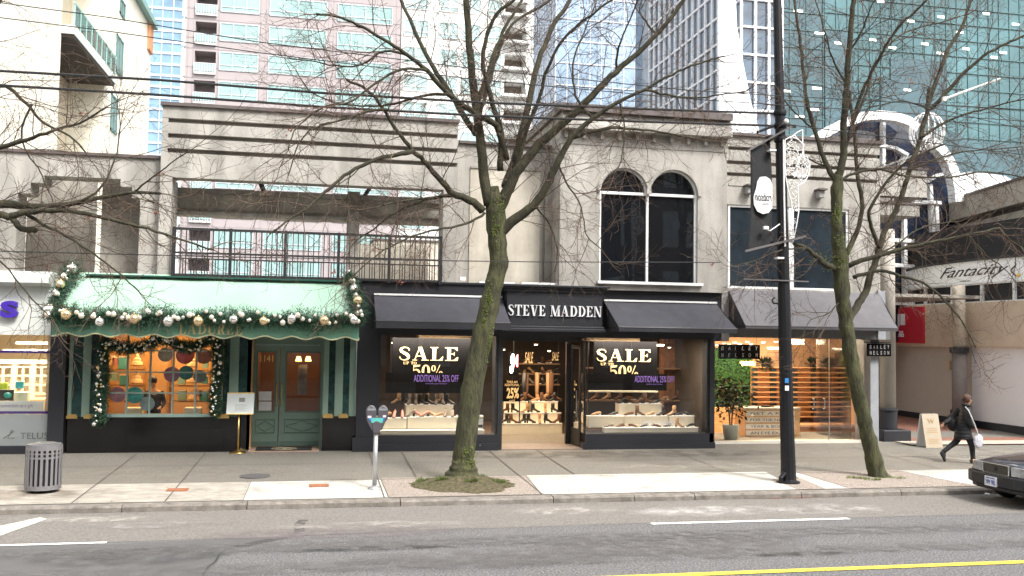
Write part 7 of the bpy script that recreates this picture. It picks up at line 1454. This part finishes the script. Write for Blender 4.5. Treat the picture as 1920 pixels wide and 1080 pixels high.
# ================================================================ PEOPLE
def skinned(name, m, parent, chains, sub=2, shiftv=Vector((0, 0, 0))):
    verts = []; edges = []; rads = []
    for ch in chains:            # list of (point, rx, ry); an int as the first item joins an earlier vertex
        prev = None
        for it in ch:
            if isinstance(it, int): prev = it; continue
            verts.append(it[0]); rads.append((it[1], it[2] if len(it) > 2 else it[1])); i = len(verts) - 1
            if prev is not None: edges.append((prev, i))
            prev = i
    me = bpy.data.meshes.new(name); me.from_pydata([tuple(Vector(v)) for v in verts], edges, []); o = bpy.data.objects.new(name, me); scene.collection.objects.link(o); o.parent = parent
    import bmesh
    bm = bmesh.new(); bm.from_mesh(me); ly = bm.verts.layers.skin.verify(); bm.verts.ensure_lookup_table()
    for i, v in enumerate(bm.verts): v[ly].radius = rads[i]; v[ly].use_root = (i == 0)
    bm.to_mesh(me); bm.free(); me.materials.append(m)
    sk = o.modifiers.new('skin', 'SKIN'); sk.use_smooth_shade = True
    if sub: sb = o.modifiers.new('sub', 'SUBSURF'); sb.levels = sub; sb.render_levels = sub
    return o
SKIN = mat('skin', (.5, .28, .19), .5, var=.05); COAT = mat('black_quilted_nylon', (.012, .012, .014), .65, var=.3, scale=9, spec=.3); TRS = mat('black_trousers', (.012, .011, .014), .8); HAIR = mat('auburn_brown_hair', (.07, .034, .02), .7, var=.4, scale=25)
V = Vector
c = S(1806, 868); zb = gz(c.y); t = thing('person', 'woman with short brown hair in long black quilted coat walking right with a silver bag', 'person', (c.x, c.y, zb + .02)); t.rotation_euler = (0, 0, R(-8))
# local frame: +x is the walking direction
sk = [[(V((.02, 0, .80)), .075), (V((.03, 0, .95)), .07), (V((.055, 0, 1.12)), .065), (V((.075, 0, 1.26)), .06), (V((.09, 0, 1.33)), .05, .05), (V((.115, 0, 1.39)), .045, .045), (V((.135, 0, 1.45)), .07, .062), (V((.14, 0, 1.52)), .085, .07), (V((.13, 0, 1.585)), .06, .055)],
      [0, (V((.06, -.08, .74)), .075), (V((.16, -.09, .45)), .055), (V((.2, -.09, .12)), .036), (V((.2, -.09, .07)), .035)],
      [0, (V((-.05, .08, .74)), .075), (V((-.12, .09, .50)), .056), (V((-.42, .09, .26)), .038), (V((-.47, .09, .22)), .035)],
      [3, (V((.05, -.17, 1.24)), .05), (V((.02, -.21, 1.02)), .035), (V((.16, -.2, .86)), .034), (V((.2, -.19, .82)), .026)],
      [3, (V((.02, .17, 1.24)), .05), (V((-.16, .22, 1.04)), .04), (V((-.36, .2, .93)), .034), (V((-.41, .19, .9)), .026)]]
body = skinned('body', SKIN, t, sk)
def hand(P, d, nm):       # palm and five curled fingers
    P = V(P); d = V(d).normalized(); up = d.orthogonal().normalized(); sd_ = d.cross(up); mb = []
    ch = [[(P, .016, .024), (P + d * .045, .013, .03)]]
    for k in range(4): o_ = sd_ * (-.024 + .016 * k); l = (.05, .06, .056, .044)[k]; ch.append([1, (P + d * .05 + o_, .009), (P + d * (.05 + l * .5) + o_ - up * .012, .0085), (P + d * (.05 + l * .7) + o_ - up * .035, .007)])
    ch.append([0, (P + d * .02 - sd_ * .035 - up * .008, .01), (P + d * .045 - sd_ * .045 - up * .02, .008)])
    return skinned(nm, SKIN, t, ch, 1)
hand((.2, -.19, .82), (.35, 0, -.9), 'hand'); hand((-.41, .19, .9), (-.6, 0, -.75), 'hand')
# face details
mb = MB().ball((.222, 0, 1.50), .018, 8, 6, 1.5); mb.ball((.205, -.03, 1.465 + .005), .008).ball((.205, .03, 1.47), .008); mb.build('nose', SKIN, t, True, shift=False)
mb = MB()
for s_ in (-1, 1): mb.ball((.207, s_ * .03, 1.525), .011, 8, 6)
mb.build('eyes', mat('dark_eye', (.03, .02, .015), .2, var=0), t, True, shift=False); MB().ball((.208, 0, 1.457), .016, 10, 6, .35).build('mouth', mat('lip', (.35, .1, .09), .5, var=0), t, True, shift=False)
for s_ in (-1, 1): MB().ball((.13, s_ * .082, 1.5), .02, 8, 6, 1.5).build('ear', SKIN, t, True, shift=False)
mb = MB(); mb.ball((.10, 0, 1.545), .107, 18, 12, 1.0)
for i, v in enumerate(mb.v):
    v = V(v); v += (v - V((.1, 0, 1.545))).normalized() * (noise.noise(v * 22) * .03 + .004)
    if v.x > .155 and v.z < 1.56: v.x = .15
    if v.z < 1.46: v.z = 1.46
    mb.v[i] = tuple(v)
mb.build('hair', HAIR, t, True, shift=False)
# coat: quilted rings down to the thigh, sleeves as skin chains
prof = [(1.37, .07, .02, .09), (1.34, .11, .08, .085), (1.30, .155, .085, .08), (1.24, .185, .1, .075), (1.15, .19, .118, .065), (1.05, .185, .125, .05), (.95, .185, .13, .03), (.85, .195, .145, .01), (.75, .2, .155, 0), (.66, .205, .165, 0), (.575, .208, .17, -.005), (.56, .19, .15, -.005)]
mb = MB(); n = 24; rows = []
for i in range(len(prof) - 1):
    for k in range(6):
        s_ = k / 6; a, b = prof[i], prof[i + 1]; z, ry, rx, cx_ = [a[q__] + (b[q__] - a[q__]) * s_ for q__ in range(4)]; puff = 1 + .055 * abs(math.sin(z * math.pi / .085)); rows.append((z, ry * puff, rx * puff * 1.12, cx_))
rows.append(prof[-1])
for z, ry, rx, cx_ in rows:
    for j in range(n): a = 2 * math.pi * j / n; mb.v.append((cx_ + rx * math.cos(a), ry * math.sin(a), z))
for i in range(len(rows) - 1):
    for j in range(n): a = i * n + j; b = i * n + (j + 1) % n; mb.f.append((a, a + n, b + n, b))
mb.f.append(tuple(range(n))); mb.f.append(tuple((len(rows) - 1) * n + j for j in range(n - 1, -1, -1)))
mb.build('coat', COAT, t, True, shift=False)
mb = MB().tube([(.085 + .085 * math.cos(a * .3927), .085 * math.sin(a * .3927), 1.385 - .012 * math.cos(a * .3927)) for a in range(17)], .034, 10); mb.build('coat_collar', COAT, t, True, shift=False)
for nm, P in (('sleeve', [((.05, -.165, 1.27), .07), ((.03, -.215, 1.16), .072), ((.02, -.225, 1.02), .066), ((.09, -.215, .93), .06), ((.165, -.2, .855), .05)]), ('sleeve', [((.02, .165, 1.27), .07), ((-.08, .215, 1.15), .072), ((-.16, .225, 1.04), .066), ((-.27, .21, .97), .06), ((-.37, .195, .92), .05)])):
    pts = smooth([tuple(p) + (r_,) for p, r_ in P], 6); mb = MB(); mb.tube([V(p[:3]) for p in pts], [p[3] * (1 + .06 * abs(math.sin(i * .9))) for i, p in enumerate(pts)], 14); mb.build(nm, COAT, t, True, shift=False)
for P in ([((.02, -.08, .80), .1), ((.06, -.085, .7), .1), ((.16, -.09, .45), .075), ((.185, -.09, .25), .06), ((.2, -.09, .09), .055)], [((-.02, .08, .80), .1), ((-.05, .085, .7), .1), ((-.12, .09, .50), .078), ((-.28, .09, .37), .062), ((-.45, .09, .235), .053)]):
    pts = smooth([tuple(p) + (r_,) for p, r_ in P], 6); MB().tube([V(p[:3]) for p in pts], [p[3] for p in pts], 14).build('trouser_leg', TRS, t, True, shift=False)
def bootm(h, toe, nm):
    h, toe = V(h), V(toe); d = (toe - h).normalized(); up = V((0, 0, 1)) - d * d.z; up.normalize(); sd_ = d.cross(up); mb = MB(); n = 12; secs = [(-.07, .03, .05, .04), (-.04, .04, .045, .075), (.02, .038, .045, .07), (.09, .042, .03, .045), (.15, .04, .022, .035), (.19, .02, .018, .02)]
    for s_, w_, c0_, hh in secs:
        for j in range(n): a = 2 * math.pi * j / n; mb.v.append(tuple(h + d * s_ + sd_ * w_ * math.cos(a) + up * (c0_ + hh * math.sin(a))))
    for i in range(len(secs) - 1):
        for j in range(n): a = i * n + j; b = i * n + (j + 1) % n; mb.f.append((a, a + n, b + n, b))
    mb.f.append(tuple(range(n))); mb.f.append(tuple((len(secs) - 1) * n + j for j in range(n - 1, -1, -1))); mb.build(nm, BLACKM, t, True, shift=False)
bootm((.2, -.09, -.01), (.4, -.09, -.01), 'shoe'); bootm((-.5, .09, .17), (-.43, .09, .0), 'shoe')
BAGM = mat('silver_bag', (.5, .5, .55), .35, var=.5, scale=14, metal=.2)
b = thing('shoulder_bag', 'silver patterned shoulder bag swinging at the hip of the walking woman', 'bag', (c.x + .16, c.y - .27, zb + .6)); mb = MB(); mb.ball((c.x + .2, c.y - .29, zb + .56), .13, 16, 12, 1.35)
for i, v in enumerate(mb.v): v = V(v); v.y = c.y - .29 + (v.y - c.y + .29) * .42; mb.v[i] = tuple(v)
mb.build('pouch', BAGM, b, True); MB().tube([(c.x - .08, c.y - .2, zb + 1.38), (c.x - .06, c.y - .29, zb + 1.3), (c.x - .0, c.y - .33, zb + 1.12), (c.x + .1, c.y - .34, zb + .88), (c.x + .18, c.y - .32, zb + .7)], .013, 6).build('strap', mat('pale_strap', (.5, .48, .48), .5), b)
p = Q(1787, 795, c.y + .25); b = thing('backpack', 'black bag trailing behind the walking woman', 'bag', p); mb = MB(); mb.ball(p, .14, 14, 10, 1.3); mb.build('pouch', COAT, b, True); MB().tube([p + V((0, 0, .15)), p + V((.12, -.05, .3)), p + V((.2, -.08, .42))], .014, 6).build('strap', BLACKM, b)
# shop assistant behind the lattice window
p = Q(291, 700, 24.55); t = thing('person', 'shop assistant in black seen from behind inside the lattice window', 'person', (p.x, 24.55, Z0)); ch = [[(V((0, 0, .9)), .13, .11), (V((0, 0, 1.1)), .13, .1), (V((0, 0, 1.3)), .15, .1), (V((0, 0, 1.44)), .07, .06), (V((-.02, 0, 1.5)), .045, .045), (V((-.04, 0, 1.58)), .075, .075), (V((-.05, 0, 1.66)), .075, .08), (V((-.05, 0, 1.71)), .05, .05)],
      [0, (V((.08, 0, .8)), .08), (V((.09, .01, .46)), .055), (V((.09, 0, .05)), .045), (V((.09, -.12, .03)), .035)], [0, (V((-.08, 0, .8)), .08), (V((-.09, .01, .46)), .055), (V((-.09, 0, .05)), .045), (V((-.09, -.12, .03)), .035)],
      [2, (V((.18, 0, 1.36)), .05), (V((.24, -.02, 1.1)), .042), (V((.16, -.2, .98)), .03), (V((.12, -.27, .98)), .025)], [2, (V((-.18, 0, 1.36)), .05), (V((-.24, -.05, 1.1)), .042), (V((-.14, -.25, 1.05)), .03), (V((-.08, -.3, 1.06)), .025)]]
skinned('body', SKIN, t, ch)
ch2 = [[(V((0, 0, .9)), .145, .13), (V((0, 0, 1.1)), .145, .12), (V((0, 0, 1.3)), .165, .12), (V((0, 0, 1.42)), .09, .075)], [0, (V((.08, 0, .8)), .095), (V((.09, .01, .46)), .07), (V((.09, 0, .08)), .06)], [0, (V((-.08, 0, .8)), .095), (V((-.09, .01, .46)), .07), (V((-.09, 0, .08)), .06)], [2, (V((.18, 0, 1.36)), .065), (V((.24, -.02, 1.1)), .055), (V((.17, -.18, .98)), .04)], [2, (V((-.18, 0, 1.36)), .065), (V((-.24, -.05, 1.1)), .055), (V((-.16, -.22, 1.05)), .04)]]
skinned('clothes', TRS, t, ch2); MB().ball((-.05, .02, 1.66), .105, 14, 10, 1.1).build('hair', BLACKM, t, True, shift=False)

# ================================================================ PARKED CAR (only its front end is in the picture)
t = thing('parked_car', 'dark navy saloon car parked at the kerb, front end cut by the right edge', 'car', (15.2, 16.0, -.12)); PAINT = mat('dark_navy_car_paint', (.012, .014, .028), .22, var=.05, coat=1); TRIM = mat('black_plastic_trim', (.018, .018, .02), .5, var=.1); CHRO = mat('chrome', (.7, .7, .72), .15, metal=1, var=0); RUB = mat('tyre_rubber', (.018, .018, .018), .85)
xf = 12.9; yc = 16.02; hw_ = .86; zr_ = -.12
# side profile stations: x, half width bottom, half width top, z bottom, z shoulder, z top, half width at top
st_ = [(0.06, .74, .80, .3, .60, .70, .70), (.14, .80, .84, .30, .66, .775, .74), (.5, .84, .86, .2, .70, .83, .76), (1.0, .86, .87, .28, .75, .89, .77), (1.32, .86, .87, .2, .77, .93, .77), (1.9, .86, .87, .2, .80, .95, .76), (3.1, .86, .87, .2, .82, .97, .75), (3.7, .86, .86, .2, .84, 1.0, .74), (4.4, .85, .85, .22, .84, .99, .72), (4.72, .8, .82, .3, .76, .88, .68)]
mb = MB(); n = 12
for x, wb, ws, z0, z1, z2, wt in st_:
    ring_ = [(-wb, z0), (-ws, z0 + .14), (-ws, z1), (-ws + .03, z1 + (z2 - z1) * .4), (-wt, z2 - .015), (-wt * .5, z2 + .01), (wt * .5, z2 + .01), (wt, z2 - .015), (ws - .03, z1 + (z2 - z1) * .4), (ws, z1), (ws, z0 + .14), (wb, z0)]
    for y, z in ring_: mb.v.append((xf + x, yc + y, zr_ + z))
for i in range(len(st_) - 1):
    for j in range(n): a = i * n + j; b = i * n + (j + 1) % n; mb.f.append((a, b, b + n, a + n))
mb.f.append(tuple(range(n - 1, -1, -1))); mb.f.append(tuple((len(st_) - 1) * n + j for j in range(n)))
o = mb.build('body', PAINT, t, True, bevel=.012)
# cabin
cb = [(1.3, .70, .93), (1.95, .60, 1.38), (3.2, .60, 1.42), (3.95, .66, .99)]
mb = MB()
for x, w_, z in cb: mb.v += [(xf + x, yc - w_, zr_ + z), (xf + x, yc + w_, zr_ + z)]
mb.v += [(xf + 1.3, yc - .76, zr_ + .9), (xf + 1.3, yc + .76, zr_ + .9), (xf + 3.95, yc - .76, zr_ + .95), (xf + 3.95, yc + .76, zr_ + .95)]
mb.f = [(0, 1, 3, 2), (2, 3, 5, 4), (4, 5, 7, 6), (8, 0, 2, 4, 6, 10), (9, 11, 7, 5, 3, 1), (8, 9, 1, 0), (10, 6, 7, 11)]
mb.build('cabin_glass', DGLASS, t); MB().box(xf + 1.95, xf + 3.22, yc - .62, yc + .62, zr_ + 1.38, zr_ + 1.45).build('roof', PAINT, t, bevel=.03)
for s_ in (-1, 1): MB().beam((xf + 1.3, yc + s_ * .71, zr_ + .93), (xf + 1.97, yc + s_ * .61, zr_ + 1.4), .07).beam((xf + 3.2, yc + s_ * .61, zr_ + 1.4), (xf + 3.97, yc + s_ * .68, zr_ + .98), .1).beam((xf + 2.6, yc + s_ * .61, zr_ + 1.4), (xf + 2.6, yc + s_ * .75, zr_ + .95), .07).build('pillar', PAINT, t)
# bumper, grille, lamps, plate
mb = MB(); bp = [(.16, -.9), (.0, -.84), (-.1, -.6), (-.13, -.2), (-.13, .2), (-.1, .6), (.0, .84), (.16, .9), (.9, .9), (.9, .8), (.3, .7), (.3, -.7), (.9, -.8), (.9, -.9)]
MB().prism([(xf + a, yc + b_) for a, b_ in bp], zr_ + .36, zr_ + .585, 'z').build('bumper', TRIM, t, bevel=.025)
MB().prism([(xf + a * .8 + .06, yc + b_ * .94) for a, b_ in bp[:8]], zr_ + .27, zr_ + .355, 'z').build('air_dam', TRIM, t, bevel=.02)
g = MB().box(xf - .02, xf + .06, yc - .34, yc + .34, zr_ + .595, zr_ + .775).build('grille', mat('dark_grille', (.05, .05, .045), .5), t)
mb = MB()
for i in range(24): y = yc - .32 + .64 * i / 23; mb.box(xf - .028, xf - .0201, y - .006, y + .006, zr_ + .6, zr_ + .77)
mb.build('grille_bars', mat('grille_grey', (.16, .15, .13), .4, metal=.5), g)
MB().box(xf - .04, xf - .0205, yc - .36, yc + .36, zr_ + .772, zr_ + .79).box(xf - .04, xf - .0205, yc - .36, yc + .36, zr_ + .585, zr_ + .599).box(xf - .04, xf - .0205, yc - .36, yc - .34, zr_ + .599, zr_ + .772).box(xf - .04, xf - .0205, yc + .34, yc + .36, zr_ + .599, zr_ + .772).build('grille_surround', CHRO, g)
MB().box(xf - .045, xf - .029, yc - .03, yc + .03, zr_ + .65, zr_ + .72).build('grille_badge', BLACKM, g)
for s_ in (-1, 1):
    hl = MB().hexa([(xf - .01, yc + s_ * .38, zr_ + .6), (xf + .01, yc + s_ * .69, zr_ + .6), (xf + .1, yc + s_ * .69, zr_ + .6), (xf + .1, yc + s_ * .38, zr_ + .6)], [(xf - .005, yc + s_ * .38, zr_ + .765), (xf + .015, yc + s_ * .69, zr_ + .765), (xf + .1, yc + s_ * .69, zr_ + .765), (xf + .1, yc + s_ * .38, zr_ + .765)]).build('headlight', mat('headlight_glass', (.55, .57, .6), .12, metal=.6, var=.3, scale=14), t)
    MB().hexa([(xf + .01, yc + s_ * .7, zr_ + .6), (xf + .09, yc + s_ * .82, zr_ + .6), (xf + .13, yc + s_ * .8, zr_ + .6), (xf + .1, yc + s_ * .7, zr_ + .6)], [(xf + .015, yc + s_ * .7, zr_ + .765), (xf + .1, yc + s_ * .82, zr_ + .765), (xf + .13, yc + s_ * .8, zr_ + .765), (xf + .1, yc + s_ * .7, zr_ + .765)]).build('indicator', mat('pale_amber_lens', (.7, .4, .2), .2, var=.1), t)
pl = MB().box(xf - .155, xf - .132, yc - .16, yc + .16, zr_ + .36, zr_ + .54).build('number_plate', mat('plate_white', (.75, .76, .8), .4, var=.02), t)
BLU = mat('plate_blue', (.08, .12, .4), .5, var=0); fnp = lambda a, b_, c_, d_2: (lambda u, v, d: V((xf - .156 - d, yc + a - (a - b_) * u, zr_ + c_ + (d_2 - c_) * v)))
maptext('39M 98L', 'plate_number', BLU, pl, fnp(.14, -.14, .39, .48), .004); maptext('BRITISH COLUMBIA', 'plate_heading', BLU, pl, fnp(.12, -.12, .5, .525), .004)
for x, s_ in ((.85, -1), (.85, 1), (3.6, -1), (3.6, 1)):
    y0_ = yc + s_ * .76; w_ = thing('wheel', None, None, (xf + x, y0_, zr_ + .31)); w_.parent = t; w_.location = V((xf + x, y0_, zr_ + .31)) - t.location
    prof_ = [(.19, -.1), (.29, -.1), (.31, -.07), (.31, .07), (.29, .1), (.19, .1)]; mb = MB(); n = 28
    for r_, yy in prof_:
        for j in range(n): a = 2 * math.pi * j / n; mb.v.append((r_ * math.cos(a), yy, r_ * math.sin(a)))
    for i in range(len(prof_)):
        i2 = (i + 1) % len(prof_)
        for j in range(n): a = i * n + j; b = i * n + (j + 1) % n; mb.f.append((a, i2 * n + j, i2 * n + (j + 1) % n, b))
    mb.build('tyre', RUB, w_, True, shift=False); mb = MB(); mb.prism([(.2 * math.cos(2 * math.pi * j / 24), .2 * math.sin(2 * math.pi * j / 24)) for j in range(24)], -.07, .07, 'y'); mb.build('rim', mat('alloy', (.35, .35, .36), .35, metal=.8), w_, shift=False)
for s_ in (-1, 1): MB().box(xf + 1.5, xf + 1.68, yc + s_ * .98 - .1, yc + s_ * .98 + .02, zr_ + .93, zr_ + 1.06).build('wing_mirror', PAINT, t, bevel=.02)
